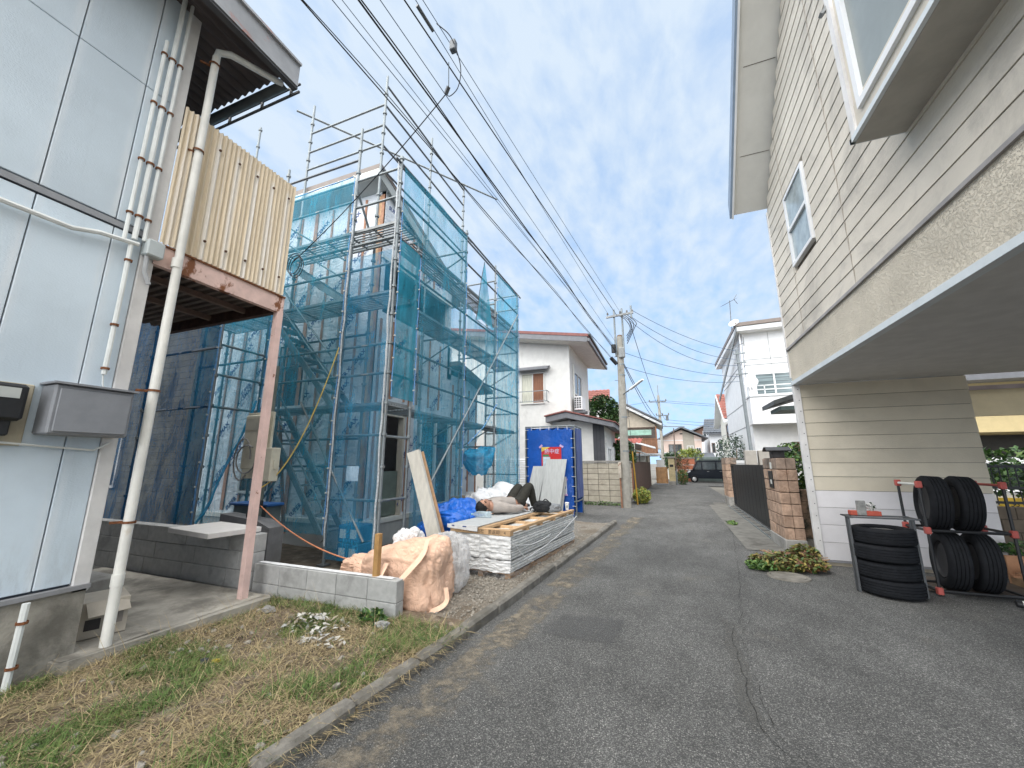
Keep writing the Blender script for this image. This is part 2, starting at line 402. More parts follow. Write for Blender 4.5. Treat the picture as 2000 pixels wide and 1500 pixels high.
# loose stones
def stones(n, xf, yf, smin, smax):
    m = MB()
    ico = bmesh.new(); bmesh.ops.create_icosphere(ico, subdivisions=1, radius=1); iv = [v.co.copy() for v in ico.verts]; fi = [tuple(v.index for v in f.verts) for f in ico.faces]; ico.free()
    for _ in range(n):
        y = yf(); x = xf(y); s = smin + (smax-smin)*rnd()**3; rot = Matrix.Rotation(ru(0, 6.28), 3, Vector((rnd()-.5, rnd()-.5, rnd()+.01)).normalized())
        sc = Vector((s*ru(.7, 1.3), s*ru(.7, 1.3), s*ru(.45, .8)))
        z = .045 + .035*nz(x*1.5, y*1.5)
        m.add([Vector((x, y, z)) + rot @ Vector((p.x*sc.x*ru(.8, 1.2), p.y*sc.y, p.z*sc.z)) for p in iv], fi)
    return m
random.seed(5)
o = stones(5200, lambda y: ru(-2.75, kerbx(y)-.13), lambda: 3.5+5.2*rnd()**1.4, .004, .02).build('gravel', STONE, local=True); kind(o, 'stuff')
o['label'] = 'loose pale gravel between the board stack and the kerb'; o['category'] = 'gravel'
o = stones(420, lambda y: ru(-4.0, kerbx(y)-.15), lambda: ru(.6, 3.4), .006, .035).build('pebble_scatter', STONE, local=True); kind(o, 'stuff')
o['label'] = 'pebbles scattered among the dry grass of the verge'; o['category'] = 'gravel'
# grass
def blades(n, dens, length, wid, lie, seed, mat, name, label):
    random.seed(seed); vs = []; fs = []
    tries = 0; c = 0
    while c < n and tries < n*30:
        tries += 1
        y = .45 + 2.95*rnd(); x = ru(-4.12, kerbx(y)-.02)
        if x < -4.05 and y > 1.7: continue
        if rnd() > dens(x, y): continue
        c += 1; z = .05 + .05*nz(x*1.3, y*1.3) + .02*nz(x*5, y*5)
        a = ru(0, 6.28); L_ = length*ru(.5, 1.5); tl = lie*ru(.6, 1.35); dr = Vector((math.cos(a), math.sin(a), 0)); sd = Vector((-dr.y, dr.x, 0))*wid*ru(.6, 1.4)
        p = Vector((x, y, z-.003)); n0 = len(vs); el = max(.03, 1.5-tl)
        for k in range(4):
            q = 1-k/3.4; vs += [p-sd*q, p+sd*q]
            p = p + (dr*math.cos(el) + Vector((0, 0, math.sin(el))))*L_/3; el -= .25*tl*ru(.5, 1.5)
            if p.z < z: p.z = z+.004
        for k in range(3): fs.append((n0+2*k, n0+2*k+1, n0+2*k+3, n0+2*k+2))
    me = bpy.data.meshes.new(name); me.from_pydata([tuple(v) for v in vs], [], fs); me.materials.append(mat)
    o = bpy.data.objects.new(name, me); C.objects.link(o); kind(o, 'stuff'); o['label'] = label; o['category'] = 'grass'
STRAW = M('straw', (.38, .30, .165), .85, .35, 40, 0, col2=(.19, .135, .08), c2s=30)
GREEN = M('grass_green', (.10, .165, .04), .7, .35, 12, 0, col2=(.20, .22, .06), c2s=5)
def dg(x, y): return max(0, min(1, (nz(x*2.1+3, y*2.1)+.05)*2.6))**1.3
blades(26000, lambda x, y: .25+.75*max(0, min(1, .5+nz(x*1.4, y*1.4, 7)*1.3)), .15, .0026, 1.42, 21, STRAW, 'dry_grass', 'dry trampled straw-coloured grass on the verge')
blades(500, lambda x, y: max(0, min(1, .4+nz(x*1.1+9, y*1.1)*1.5)), .30, .0018, .95, 24, STRAW, 'dry_stalks', 'sparse tall dry stalks standing out of the verge grass')
blades(21000, lambda x, y: dg(x, y)+.03+(.5 if y > 3.15 else 0), .085, .0026, .85, 22, GREEN, 'green_grass', 'short green grass tufts among the dry verge grass')
# ------------------------------------------------------------------ left house
def panel_mat():
    m, t, b, L = base_mat('blue_grey_panel'); co = coords(t)
    c = mixrgb(t, 1., (.595, .685, .755, 1), ramp(t, noise_n(t, co, 1.2, 5), .3, .7, .93, 1.07), 'MULTIPLY')
    st = ramp(t, noise_n(t, coords(t, scale=(1, 5, .5)), 2.5, 6, .6, .2), .55, .8, 0, .35)
    c = mixrgb(t, st, c, (.47, .55, .60, 1))
    oi = nd(t, 'ShaderNodeObjectInfo'); c = mixrgb(t, 1., c, ramp(t, oi.outputs['Random'], 0, 1, .94, 1.04), 'MULTIPLY')
    sp = nd(t, 'ShaderNodeSeparateXYZ'); L(co, sp.inputs[0])
    fr = math_n(t, 'FRACT', math_n(t, 'MULTIPLY', math_n(t, 'SUBTRACT', sp.outputs[1], 1.545-.2275), 1/.455))
    dd = math_n(t, 'ABSOLUTE', math_n(t, 'SUBTRACT', fr, .5))
    wm = math_n(t, 'MULTIPLY', ramp(t, dd, .16, .03), ramp(t, noise_n(t, coords(t, scale=(1, 3, .4)), 4, 5, .6), .35, .65)); c = mixrgb(t, math_n(t, 'MULTIPLY', wm, .55), c, (.76, .80, .83, 1))
    gr = math_n(t, 'MULTIPLY', ramp(t, sp.outputs[2], 1.1, .6), ramp(t, noise_n(t, coords(t, scale=(1, 4, 1)), 5, 6, .7), .4, .7, 0, .35)); c = mixrgb(t, gr, c, (.30, .32, .33, 1))
    stn = ramp(t, noise_n(t, coords(t, scale=(1, 7, .25)), 3.5, 6, .7), .6, .76, 0, .22); c = mixrgb(t, stn, c, (.36, .40, .44, 1))
    L(c, b.inputs['Base Color']); b.inputs['Roughness'].default_value = .72
    L(bump_n(t, noise_n(t, coords(t, scale=(1, .6, 1)), 120, 3), .35, .006), b.inputs['Normal']); return m
PANEL = panel_mat()
PIPE = M('pipe_white', (.72, .74, .72), .5, .1, 4, .05, 40, col2=(.36, .24, .13), c2s=5, c2=(.66, .8), st2=(1, 1, .35))
PIPE_T = M('downpipe_old', (.74, .73, .68), .5, .1, 4, .05, 40, col2=(.45, .33, .2), c2s=4, c2=(.6, .78), st2=(1, 1, .3))
GREYBOX = M('box_grey', (.24, .25, .27), .55, .08, 6, .1, 80)
BLACKP = M('black_plastic', (.018, .019, .021), .45, .1, 20, .05)
RUST = M('rust', (.18, .07, .03), .9, .4, 40, .4, 90)
PINK = M('pink_steel', (.70, .50, .44), .6, .1, 6, .15, 60, col2=(.22, .08, .03), c2s=4.2, c2=(.52, .60), st2=(1, 1, .8))
CREAM_T = M('trim_white', (.66, .645, .63), .6, .1, 4, .1)
EAVEM = M('eave_metal', (.34, .35, .37), .5, .12, 3, .1, 40, col2=(.42, .13, .08), c2s=2.6, c2=(.56, .68), st2=(1, 1, 1.5))
XW = -4.2
lh = thing('house', 'pale blue panelled house with conduits on its corner, nearest on the left', 'house', (-7, .2, 0))
m = MB(); m.box(-11, -4.23, -6, 1.8, .02, 6.6); m.build('wall_core', M('seam_dark', (.10, .11, .13), .8, .1, 5, 0), lh)
m = MB(); m.box(-11, -4.185, -6, 1.83, -.05, .57); m.build('foundation', CONC_D, lh)
m = MB(); m.bar((-4.18, -6, .59), (-4.18, 1.84, .59), .05, .03); m.build('base_flashing', M('flash_grey', (.26, .26, .27), .5, .1, 5, 0), lh)
ysm = [-6, -2.55, -2.1, -1.64, -1.18, -.72, -.27, .19, .65, 1.1, 1.545, 1.745]
for a, b_ in zip(ysm, ysm[1:]):
    for z0, z1 in ((.62, 3.46), (3.54, 4.9), (4.905, 6.6)):
        m = MB(); m.cbox(XW-.03, XW+ru(-.001, .001), a+.004, b_-.004, z0, z1, .004); m.build('wall_panel', PANEL, lh)
m = MB(); m.bar((XW, -6, 3.5), (XW, 1.76, 3.5), .012, .05); m.build('joint_strip', M('joint_metal', (.30, .31, .33), .5, .1), lh)
m = MB(); m.cbox(-4.26, -4.185, 1.745, 1.845, .55, 6.5, .006); m.build('corner_trim', CREAM_T, lh)
def clamp(p, r): return MB().lathe([(r+.004, -.009), (r+.009, -.009), (r+.009, .009), (r+.004, .009)], 10, p)
for k, (y_, z0, z1, r) in enumerate(((1.60, 3.35, 5.45, .016), (1.665, 3.4, 6.2, .021), (1.73, 3.42, 6.1, .016))):
    m = MB(); top = [(XW+.05, y_, z0), (XW+.05, y_, z1)]
    if k == 2: top += [(XW+.06, y_+.02, z1+.08), (XW+.1, y_+.05, z1+.14)]
    m.path(top, r, 8); p = m.build('conduit', PIPE, lh, True)
    for zz in (3.62, 4.15, 4.75, 5.3):
        if zz < z1: clamp((XW+.05, y_, zz), r).build('clamp', RUST, p)
m = MB(); m.path([(XW+.04, 1.655, 3.36), (XW+.04, 1.66, 2.9), (XW+.04, 1.66, 2.2)], .018, 8); p = m.build('conduit', PIPE, lh, True)
for zz in (3.2, 2.62, 2.25): clamp((XW+.04, 1.66, zz), .018).build('clamp', RUST, p)
m = MB(); m.path([(XW+.04, -5.5, 3.27)]+[(XW+.04, 1.3, 3.29), (XW+.045, 1.45, 3.34), (XW+.05, 1.7, 3.37)], .02, 8); m.build('conduit', PIPE, lh, True)
m = MB(); m.path([(XW+.05, 1.77, 3.33), (XW+.05, 1.775, 3.15), (XW+.05, 1.82, 3.05)], .018, 8); m.build('conduit', M('pipe_grey', (.42, .43, .44), .5), lh, True)
m = MB(); m.cbox(XW, XW+.1, 1.74, 1.87, 3.30, 3.45, .01); m.build('junction_box', M('jbox', (.48, .52, .52), .5, .1), lh)
m = MB(); m.path([(XW+.03, 1.66, 2.2), (XW+.03, 1.67, 2.12), (XW+.03, 1.72, 1.98), (XW+.03, 1.74, 1.9)], .006, 6); m.build('cable', PIPE, lh)
m = MB(); m.path([(XW+.03, .3, 1.66), (XW+.03, 1.2, 1.64), (XW+.03, 1.7, 1.6), (XW+.03, 1.78, 1.66)], .008, 6); m.build('cable', PIPE, lh)
# meter and breaker box
bx = MB().cbox(XW, XW+.2, 1.36, 1.81, 1.70, 2.06, .012).build('cabinet', GREYBOX, lh)
MB().cbox(XW+.2, XW+.212, 1.385, 1.79, 1.72, 2.03, .005).build('door', GREYBOX, bx)
MB().box(XW, XW+.225, 1.345, 1.825, 2.06, 2.075).build('rain_lid', GREYBOX, bx)
MB().cbox(XW, XW+.03, .95, 1.32, 1.62, 2.05, .008).build('meter_board', M('board_beige', (.42, .38, .29), .8, .15, 5), lh)
mt = MB().cbox(XW+.03, XW+.16, 1.0, 1.26, 1.78, 2.03, .02).build('power_meter', BLACKP, lh)
MB().cbox(XW+.03, XW+.13, 1.04, 1.22, 1.68, 1.79, .01).build('terminal_cover', BLACKP, mt)
MB().box(XW+.161, XW+.163, 1.06, 1.22, 1.93, 2.0).build('display', M('meter_glass', (.5, .52, .5), .3, .05), mt)
m = MB(); m.path([(XW+.09, 1.5, .57), (XW+.09, 1.49, .0)], .021, 8); p = m.build('conduit', PIPE, lh, True)
for zz in (.45, .18): clamp((XW+.09, 1.5, zz), .021).build('clamp', RUST, p)
# roof overhang
XR, YR, ZR = -3.76, 2.58, 5.98
m = MB()
m.grid(lambda u, v: (-9+(XR+9)*u, -6+(YR+6)*v, ZR+.05+.022*math.sin((-9+(XR+9)*u)*2*math.pi/.13)*1.0), 440, 2)
m.build('roof_sheet', M('roof_under', (.10, .085, .085), .7, .2, 4, 0, st=(1, .3, 1)), lh, True)
m = MB(); m.box(XR-.01, XR+.03, -6, YR+.05, ZR-.12, ZR+.16); m.box(XR-.01, XR+.06, -6, YR+.05, ZR+.16, ZR+.19); fa = m.build('fascia', EAVEM, lh)
m = MB(); m.box(XR-.05, XR+.02, -6, YR+.06, ZR-.15, ZR-.122); m.build('fascia_drip', M('dark_metal', (.06, .06, .065), .5), fa)
m = MB(); m.grid(lambda u, v: (-9+(XR-.12+9)*u, YR+.02+.055*math.cos(math.pi*(1+v)), ZR-.05-.055*math.sin(math.pi*v)), 2, 8); m.build('gutter', M('gutter_grey', (.10, .115, .12), .5), lh, True)
m = MB(); m.bar((-9, YR+.1, ZR-.13), (XR, YR+.1, ZR-.13), .02, .025); m.bar((-9, YR+.1, ZR-.02), (XR, YR+.1, ZR-.02), .02, .02)
for xx in (-5.6, -5.0, -4.4, -3.9): m.bar((xx, YR+.1, ZR-.14), (xx, YR+.1, ZR-.02), .03, .02)
m.build('gutter_bracket', M('dark_metal', (.06, .06, .065), .5), lh)
m = MB(); m.path([(-4.12, 1.99, ZR-.3), (-4.12, 2.0, ZR-.2), (-4.05, 2.08, ZR-.17), (-3.92, 2.5, ZR-.1), (-3.9, 2.56, ZR-.08)], .034, 10); m.build('drain_pipe', PIPE, lh, True)

# ------------------------------------------------------------------ downpipe
dp = thing('downpipe', 'tall white rain pipe standing at the corner of the pale blue house', 'pipe', (-4.13, 1.98, .13))
m = MB(); m.tube((-4.12, 1.98, .12), (-4.12, 1.99, 3.3), .036, 14); m.tube((-4.12, 1.99, 3.3), (-4.12, 1.99, 5.7), .034, 14); m.build('pipe', PIPE_T, dp, True)
for z_ in (.55, 3.28): MB().tube((-4.12, 1.98, z_), (-4.12, 1.98, z_+.09), .0405, 14).build('coupling', PIPE_T, dp, True)
for z_ in (1.03, 2.12, 4.55, 5.6):
    q = clamp((-4.12, 1.985, z_), .037).build('clamp', RUST, dp)
    MB().bar((-4.16, 1.985, z_), (-4.21, 1.9, z_), .012, .02).build('strap', RUST, q)
# ------------------------------------------------------------------ corrugated balcony
def corr_mat():
    m, t, b, L = base_mat('corrugated_cream'); co = coords(t)
    c = mixrgb(t, 1., (.72, .61, .45, 1), ramp(t, noise_n(t, coords(t, scale=(1, 9, .35)), 3.2, 6, .65), .3, .7, .84, 1.12), 'MULTIPLY')
    wsh = ramp(t, noise_n(t, coords(t, scale=(1, 12, .18)), 2.2, 5, .6), .52, .66, 0, .75)
    c = mixrgb(t, wsh, c, (.74, .69, .62, 1))
    sp = nd(t, 'ShaderNodeSeparateXYZ'); L(co, sp.inputs[0])
    fr = math_n(t, 'FRACT', math_n(t, 'MULTIPLY', math_n(t, 'SUBTRACT', sp.outputs[1], 1.99-.1025), 1/.205))
    stk = ramp(t, math_n(t, 'ABSOLUTE', math_n(t, 'SUBTRACT', math_n(t, 'ADD', fr, math_n(t, 'MULTIPLY', math_n(t, 'SUBTRACT', noise_n(t, coords(t, scale=(1, 1, .7)), 3, 3), .5), .12)), .5)), .17, .06, 0, .85)
    stk = math_n(t, 'MULTIPLY', stk, ramp(t, sp.outputs[2], 4.88, 4.76)); c = mixrgb(t, stk, c, (.78, .74, .68, 1))
    c = mixrgb(t, ramp(t, noise_n(t, coords(t, scale=(1, 14, .3)), 2.9, 6, .7), .64, .76, 0, .45), c, (.40, .26, .15, 1))
    L(c, b.inputs['Base Color']); b.inputs['Roughness'].default_value = .6; L(bump_n(t, noise_n(t, co, 60, 4), .1), b.inputs['Normal']); return m
CORR = corr_mat()
bal = thing('balcony', 'corrugated cream balcony with rusty pink beam on the blue house', 'balcony', (-5, 2.5, 0))
Y0, Y1, ZB, ZT = 1.85, 3.10, 3.47, 4.95
def wave(t): return .011*math.sin(t*2*math.pi/.0475)
m = MB(); m.grid(lambda u, v: (XW+.02+wave(Y0+(Y1-Y0)*u), Y0+(Y1-Y0)*u, ZB+.02+(ZT+.02*nz(u*40, 3)-ZB)*v), 260, 2); m.build('corrugated_sheet', CORR, bal, True)
m = MB(); m.grid(lambda u, v: (XW-2.2*u, Y1+.0+wave(2.2*u), ZB+.02+(ZT-ZB)*v), 300, 1); m.build('corrugated_sheet', CORR, bal, True)
def streaks(): return M('rust_bolt', (.10, .05, .03), .9, .4, 50, .3)
for k in range(6):
    yy = 1.99+k*.205
    for zz in (ZB+.22, ZT-.2):
        MB().lathe([(.0001, .012), (.011, .012), (.014, 0)], 8, (XW+.033, yy, zz), Matrix.Rotation(R(90), 3, 'Y')).build('bolt', streaks(), bal)
MB().bar((XW, Y0-.02, ZB-.1), (XW, Y1+.03, ZB-.1), .06, .21).build('edge_beam', PINK, bal)
MB().box(XW-.05, XW+.045, Y0-.02, Y1+.03, ZB-.012, ZB+.004).build('beam_flange', RUST, bal)
MB().bar((XW-.05, Y1, ZB-.1), (XW-2.3, Y1, ZB-.1), .06, .19).build('end_beam', M('dark_rust', (.08, .045, .035), .9, .3, 12), bal)
m = MB()
def tz(x): 
    q = (x/.1) % 1; return .03*max(0, min(1, 2.5-abs(q-.5)*8))
m.grid(lambda u, v: (XW-.04-2.3*v, Y0+(Y1-Y0)*u, ZB-.09+tz(Y0+(Y1-Y0)*u)), 140, 1); m.build('deck_sheet', M('deck_under', (.14, .115, .105), .75, .25, 4), bal)
for xx in (-4.75, -5.4): MB().bar((xx, Y0, ZB-.12), (xx, Y1-.05, ZB-.12), .05, .06).build('joist', M('joist_brown', (.17, .12, .10), .8, .2), bal)
m = MB(); m.box(XW-.035, XW+.035, 3.06, 3.13, .1, ZB-.2); post = m.build('post', M('pink_post', (.70, .50, .45), .6, .1, 6, .1, 60, col2=(.25, .10, .05), c2s=9, c2=(.64, .70)), bal)
MB().box(-4.72, -4.62, Y1-.03, Y1+.04, ZT-.05, ZT).build('rail_cap', PINK, bal)
MB().box(XW-2.3, XW-2.2, 1.84, 1.9, .1, ZB).build('post', PINK, bal)
# ------------------------------------------------------------------ slab and step
m = MB()
def slabf(u, v):
    return (-7.2+3.12*u, 1.72+1.55*v, .125+.012*nz(u*9, v*5))
m.grid(slabf, 24, 12); m.prism([(-7.2, 1.72, -.1), (-4.12, 1.70, -.1), (-4.06, 1.76, -.1), (-3.98, 3.24, -.1), (-4.05, 3.29, -.1), (-7.2, 3.29, -.1)], (0, 0, .2195))
kind(m.build('paving_slab', CONC_D, local=True), 'structure')
MB().cbox(-6.6, -5.35, 1.9, 2.6, .12, .36, .01).build('door_step', CONC, None) and None
tag(bpy.data.objects['door_step'], 'grey concrete door step on the slab behind the downpipe', 'step')
# cardboard box leaning by the foundation
cb = thing('cardboard_box', 'pale crushed cardboard box with printed label behind the downpipe', 'box', (-4.55, 2.12, .13), R(-18))
KRAFT = M('cardboard', (.46, .41, .34), .85, .1, 6)
MB().cbox(-.19, .19, -.14, .14, .0, .27, .004).build('carton', KRAFT, cb, local=True)
MB().bar((.19, 0, .27), (.27, .02, .18), .26, .006).build('flap', KRAFT, cb, local=True)
MB().box(.191, .193, -.11, -.02, .06, .14).build('printed_label', M('ink_dark', (.05, .045, .045), .7), cb, local=True)
MB().box(.191, .193, .01, .11, .08, .18).build('printed_label', M('ink_grey', (.25, .22, .2), .7), cb, local=True)
# ------------------------------------------------------------------ block walls
def blockwall(root, x0, x1, y0, y1, zs, bl=.4, mat=CBLK, h=.195, along='x', off=.2, gap=.006, jit=.002, c=.005):
    for i, z in enumerate(zs):
        o_ = off if i % 2 else 0; a = (x0 if along == 'x' else y0) - o_; lim = x1 if along == 'x' else y1; lo = x0 if along == 'x' else y0
        while a < lim - .01:
            s, e = max(a, lo), min(a+bl, lim); a += bl
            if e-s < .03: continue
            ln = e-s-gap
            if along == 'x': piece(cmesh(ln, y1-y0, h, mat, c), 'block', root, ((s+e)/2, (y0+y1)/2+ru(-jit, jit), z))
            else: piece(cmesh(x1-x0, ln, h, mat, c), 'block', root, ((x0+x1)/2+ru(-jit, jit), (s+e)/2, z))
lw = thing('block_wall', 'low new grey block wall beside the peach bulk bag', 'wall', (-3.4, 3.4, 0))
blockwall(lw, -4.42, -2.47, 3.35, 3.47, (0., .2), off=.0)
MB().box(-4.42, -2.48, 3.362, 3.458, -.02, .392).build('mortar', M('mortar', (.25, .25, .24), .95, .1), lw)
m = MB(); m.grid(lambda u, v: (-4.40+1.85*u, 3.372+.07*v, .4005+.006*abs(nz(u*14, v*2))), 50, 3); m.build('mortar_cap', M('mortar_white', (.70, .70, .70), .9, .12, 20, .5), lw)
tw = thing('block_wall', 'taller grey block wall behind the concrete slab, under a loose board', 'wall', (-6, 3.4, 0))
blockwall(tw, -9.5, -4.46, 3.36, 3.5, (-.1, .1, .3, .5), off=.2, bl=.8)
MB().box(-9.5, -4.48, 3.375, 3.485, -.1, .69).build('mortar', M('mortar', (.25, .25, .24), .95, .1), tw)
bd = MB().obox if False else None
lb = thing('loose_board', 'white foam board lying flat across the taller block wall', 'board', (-5.0, 3.3, .705), R(-7))
MB().cbox(-.48, .42, -.32, .24, 0, .055, .004).build('panel', M('white_board', (.66, .63, .60), .7, .05, 8, .05), lb, local=True)
ab = thing('concrete_piece', 'dark grey sloped concrete block standing behind the pink post', 'block', (-5.3, 3.95, 0))
MB().prism([(-5.95, 3.9, 0), (-4.95, 3.9, 0), (-4.95, 3.9, .66), (-5.2, 3.9, .74), (-5.95, 3.9, .80)], (0, .22, 0)).build('slab', M('dark_block', (.17, .17, .175), .9, .12, 10, .3), ab)
# ------------------------------------------------------------------ house under construction
def wrap_mat():
    m, t, b, L = base_mat('house_wrap'); co = coords(t)
    c = mixrgb(t, 1., (.68, .70, .73, 1), ramp(t, noise_n(t, co, 2, 5), .3, .7, .88, 1.08), 'MULTIPLY')
    L(c, b.inputs['Base Color']); b.inputs['Roughness'].default_value = .55
    n = bump_n(t, noise_n(t, coords(t, scale=(1, 1, 2.2)), 3.2, 5, .6, .8), .9, .05); L(bump_n(t, noise_n(t, co, 25, 3), .2, .01, n), b.inputs['Normal']); return m
WRAP = wrap_mat()
WOODN = M('new_timber', (.50, .31, .18), .75, .2, 5, .15, 60, col2=(.36, .2, .11), c2s=4, st2=(2, 2, .3))
REDW = M('batten_wood', (.42, .22, .14), .75, .2, 6, .15, 60, rand=.15)
INK = M('wrap_ink', (.03, .06, .20), .7, .2, 30, 0)
FASC = M('fascia_brown', (.20, .165, .145), .5, .1)
OFFW = M('offwhite', (.62, .62, .58), .6, .08)
DGREY = M('interior_grey', (.17, .18, .19), .8, .15, 4)
XH, YH = -5.02, 5.74
hb = thing('house', 'new house in printed white wrap behind scaffolding and blue mesh', 'house', (-8, 8, 0))
MB().box(-9.6, XH+.03, YH-.03, 10.2, -.05, .42).build('foundation', M('new_concrete', (.40, .40, .385), .85, .12, 3), hb)
MB().box(-9.6, XH+.05, YH-.06, 10.2, .42, .5).build('sill_flashing', OFFW, hb)
def topz(y): return 7.2-.38*(y-5.45)
m = MB(); m.box(-9.6, XH-.01, YH, YH+.12, .5, topz(YH)+.0); m.build('wall', WRAP, hb)        # near wall
# street wall around the loggia (x = XH)
def sw(y0, y1, z0, z1, slope=False):
    q = MB()
    if slope: q.prism([(XH-.12, y0, z0), (XH-.12, y1, z0), (XH-.12, y1, topz(y1)), (XH-.12, y0, topz(y0))], (.12, 0, 0))
    else: q.box(XH-.12, XH, y0, y1, z0, z1)
    return q
dY0, dY1 = 5.95, 6.75; wY0, wY1 = 7.3, 8.6
for a in ((YH, dY0, .5, 4.45), (dY1, wY0, .5, 4.45), (wY1, 10.15, .5, 3.6), (dY0, dY1, 2.55, 4.45), (wY0, wY1, 2.6, 4.45), (wY0, wY1, .5, .55), (8.4, 8.5, 3.6, 5.6), (8.5, 10.15, 3.6, 3.75), (YH, 5.84, 4.45, 5.6)):
    sw(*a).build('wall', WRAP, hb)
sw(YH, 8.5, 5.6, 0, True).build('wall', WRAP, hb)
MB().prism([(-6.4, 5.86, 4.45), (-6.4, 8.4, 4.45), (-6.4, 8.4, 5.6), (-6.4, 5.86, 5.6)], (-.05, 0, 0)).build('loggia_back', DGREY, hb)
MB().box(-6.4, XH-.12, 5.86, 8.4, 4.40, 4.45).build('loggia_floor', DGREY, hb)
MB().box(-6.4, XH-.12, 5.86, 8.4, 5.6, 5.65).build('loggia_ceiling', DGREY, hb)
MB().box(-6.4, XH-.125, 8.38, 8.48, 4.45, 5.6).build('loggia_side', DGREY, hb)
MB().box(XH, XH+.03, YH-.02, 8.52, 5.56, 5.62).build('loggia_trim', OFFW, hb)
MB().box(-11.5, XH-.13, 8.45, 8.55, .5, topz(8.5)).build('wall', WRAP, hb)
MB().box(-11.5, XH-.13, 10.1, 10.2, .5, 3.7).build('wall', WRAP, hb)
# lower rear roof
MB().prism([(-11.6, 8.5, 3.95), (XH+.3, 8.5, 3.95), (XH+.3, 10.6, 3.55), (-11.6, 10.6, 3.55)], (0, 0, .12)).build('lean_to_roof', FASC, hb)
# main roof
rf = MB().prism([(-11.9, 5.42, topz(5.42)), (XH+.06, 5.42, topz(5.42)), (XH+.06, 9.1, topz(9.1)), (-11.9, 9.1, topz(9.1))], (0, 0, .13)).build('roof', M('soffit_white', (.5, .51, .5), .6, .05), hb)
MB().prism([(-11.92, 5.40, topz(5.4)+.135), (XH+.10, 5.40, topz(5.4)+.135), (XH+.10, 9.14, topz(9.14)+.135), (-11.92, 9.14, topz(9.14)+.135)], (0, 0, .1)).build('roof_covering', FASC, rf)
MB().box(-11.92, XH+.08, 5.395, 5.42, topz(5.42)-.06, topz(5.42)+.131).build('fascia_board', OFFW, rf)
MB().prism([(XH+.062, 5.42, topz(5.42)-.08), (XH+.062, 9.12, topz(9.12)-.08), (XH+.062, 9.12, topz(9.12)+.13), (XH+.062, 5.42, topz(5.42)+.13)], (.03, 0, 0)).build('barge_board', M('barge_grey', (.36, .38, .37), .6, .05), rf)
# battens
x = XH-.03; k = 0
while x > -9.5:
    wz = .045 if k % 4 else .09
    MB().box(x-wz, x, YH-.022, YH-.001, .55, topz(YH)-.08-(0 if k % 2 == 0 else .02)).build('batten', REDW, hb); x -= .455; k += 1
MB().box(XH-.16, XH-.09, YH-.024, YH-.001, .55, topz(YH)-.1).build('batten', WOODN, hb)
for y_ in (YH+.07, 6.83, 7.22, 8.68, 9.13, 9.58, 10.04):
    MB().box(XH+.001, XH+.022, y_, y_+.05, .55, 4.3 if y_ < 8.5 else 3.5).build('batten', REDW, hb)
for y_ in (6.2, 6.65, 7.1, 7.55, 8.0): MB().box(XH+.001, XH+.022, y_, y_+.045, 2.75, 4.35).build('batten', REDW, hb)
for y_ in (6.25, 6.7, 7.15, 7.6): MB().box(XH+.001, XH+.022, y_, y_+.045, 5.7, topz(y_+.05)-.12).build('batten', REDW, hb)
# openings
DARKG = M('dark_glass', (.02, .025, .03), .12, 0, 5, 0, spec=.7)
ALU = M('window_alu', (.60, .60, .58), .45, .05, 5, 0)
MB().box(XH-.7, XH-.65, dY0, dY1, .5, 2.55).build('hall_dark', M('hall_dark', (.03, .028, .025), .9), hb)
fr = MB().box(XH-.1, XH+.03, dY0, dY0+.12, .5, 2.55).box(XH-.1, XH+.03, dY1-.06, dY1, .5, 2.55).box(XH-.1, XH+.03, dY0+.12, dY1-.06, 2.42, 2.55).build('door_frame', M('door_beige', (.48, .43, .36), .7, .1), hb)
MB().box(XH-.08, XH-.04, dY0+.14, dY1-.08, .52, 1.35).build('door_leaf', M('door_green', (.14, .17, .14), .6), fr)
wf = MB()
for z0, z1 in ((.55, .61), (2.54, 2.6)): wf.box(XH-.06, XH+.03, wY0, wY1, z0, z1)
for y0, y1 in ((wY0, wY0+.06), (wY1-.06, wY1), (7.92, 7.98)): wf.box(XH-.06, XH+.03, y0, y1, .61, 2.54)
wf = wf.build('window_frame', ALU, hb)
for y0, y1 in ((7.37, 7.91), (7.99, 8.53)): MB().box(XH-.03, XH-.02, y0, y1, .61, 2.54).build('pane', DARKG, wf)
for (xa, xb, za, zb) in ((-7.6, -6.75, 2.6, 4.0), (-8.3, -7.4, .9, 2.2)):
    wf = MB().box(xa, xb, YH-.035, YH-.002, za, za+.05).box(xa, xb, YH-.035, YH-.002, zb-.05, zb).box(xa, xa+.05, YH-.035, YH-.002, za+.05, zb-.05).box(xb-.05, xb, YH-.035, YH-.002, za+.05, zb-.05).build('window_frame', ALU, hb)
    MB().box(xa+.05, xb-.05, YH-.015, YH-.006, za+.05, zb-.05).build('pane', DARKG, wf)
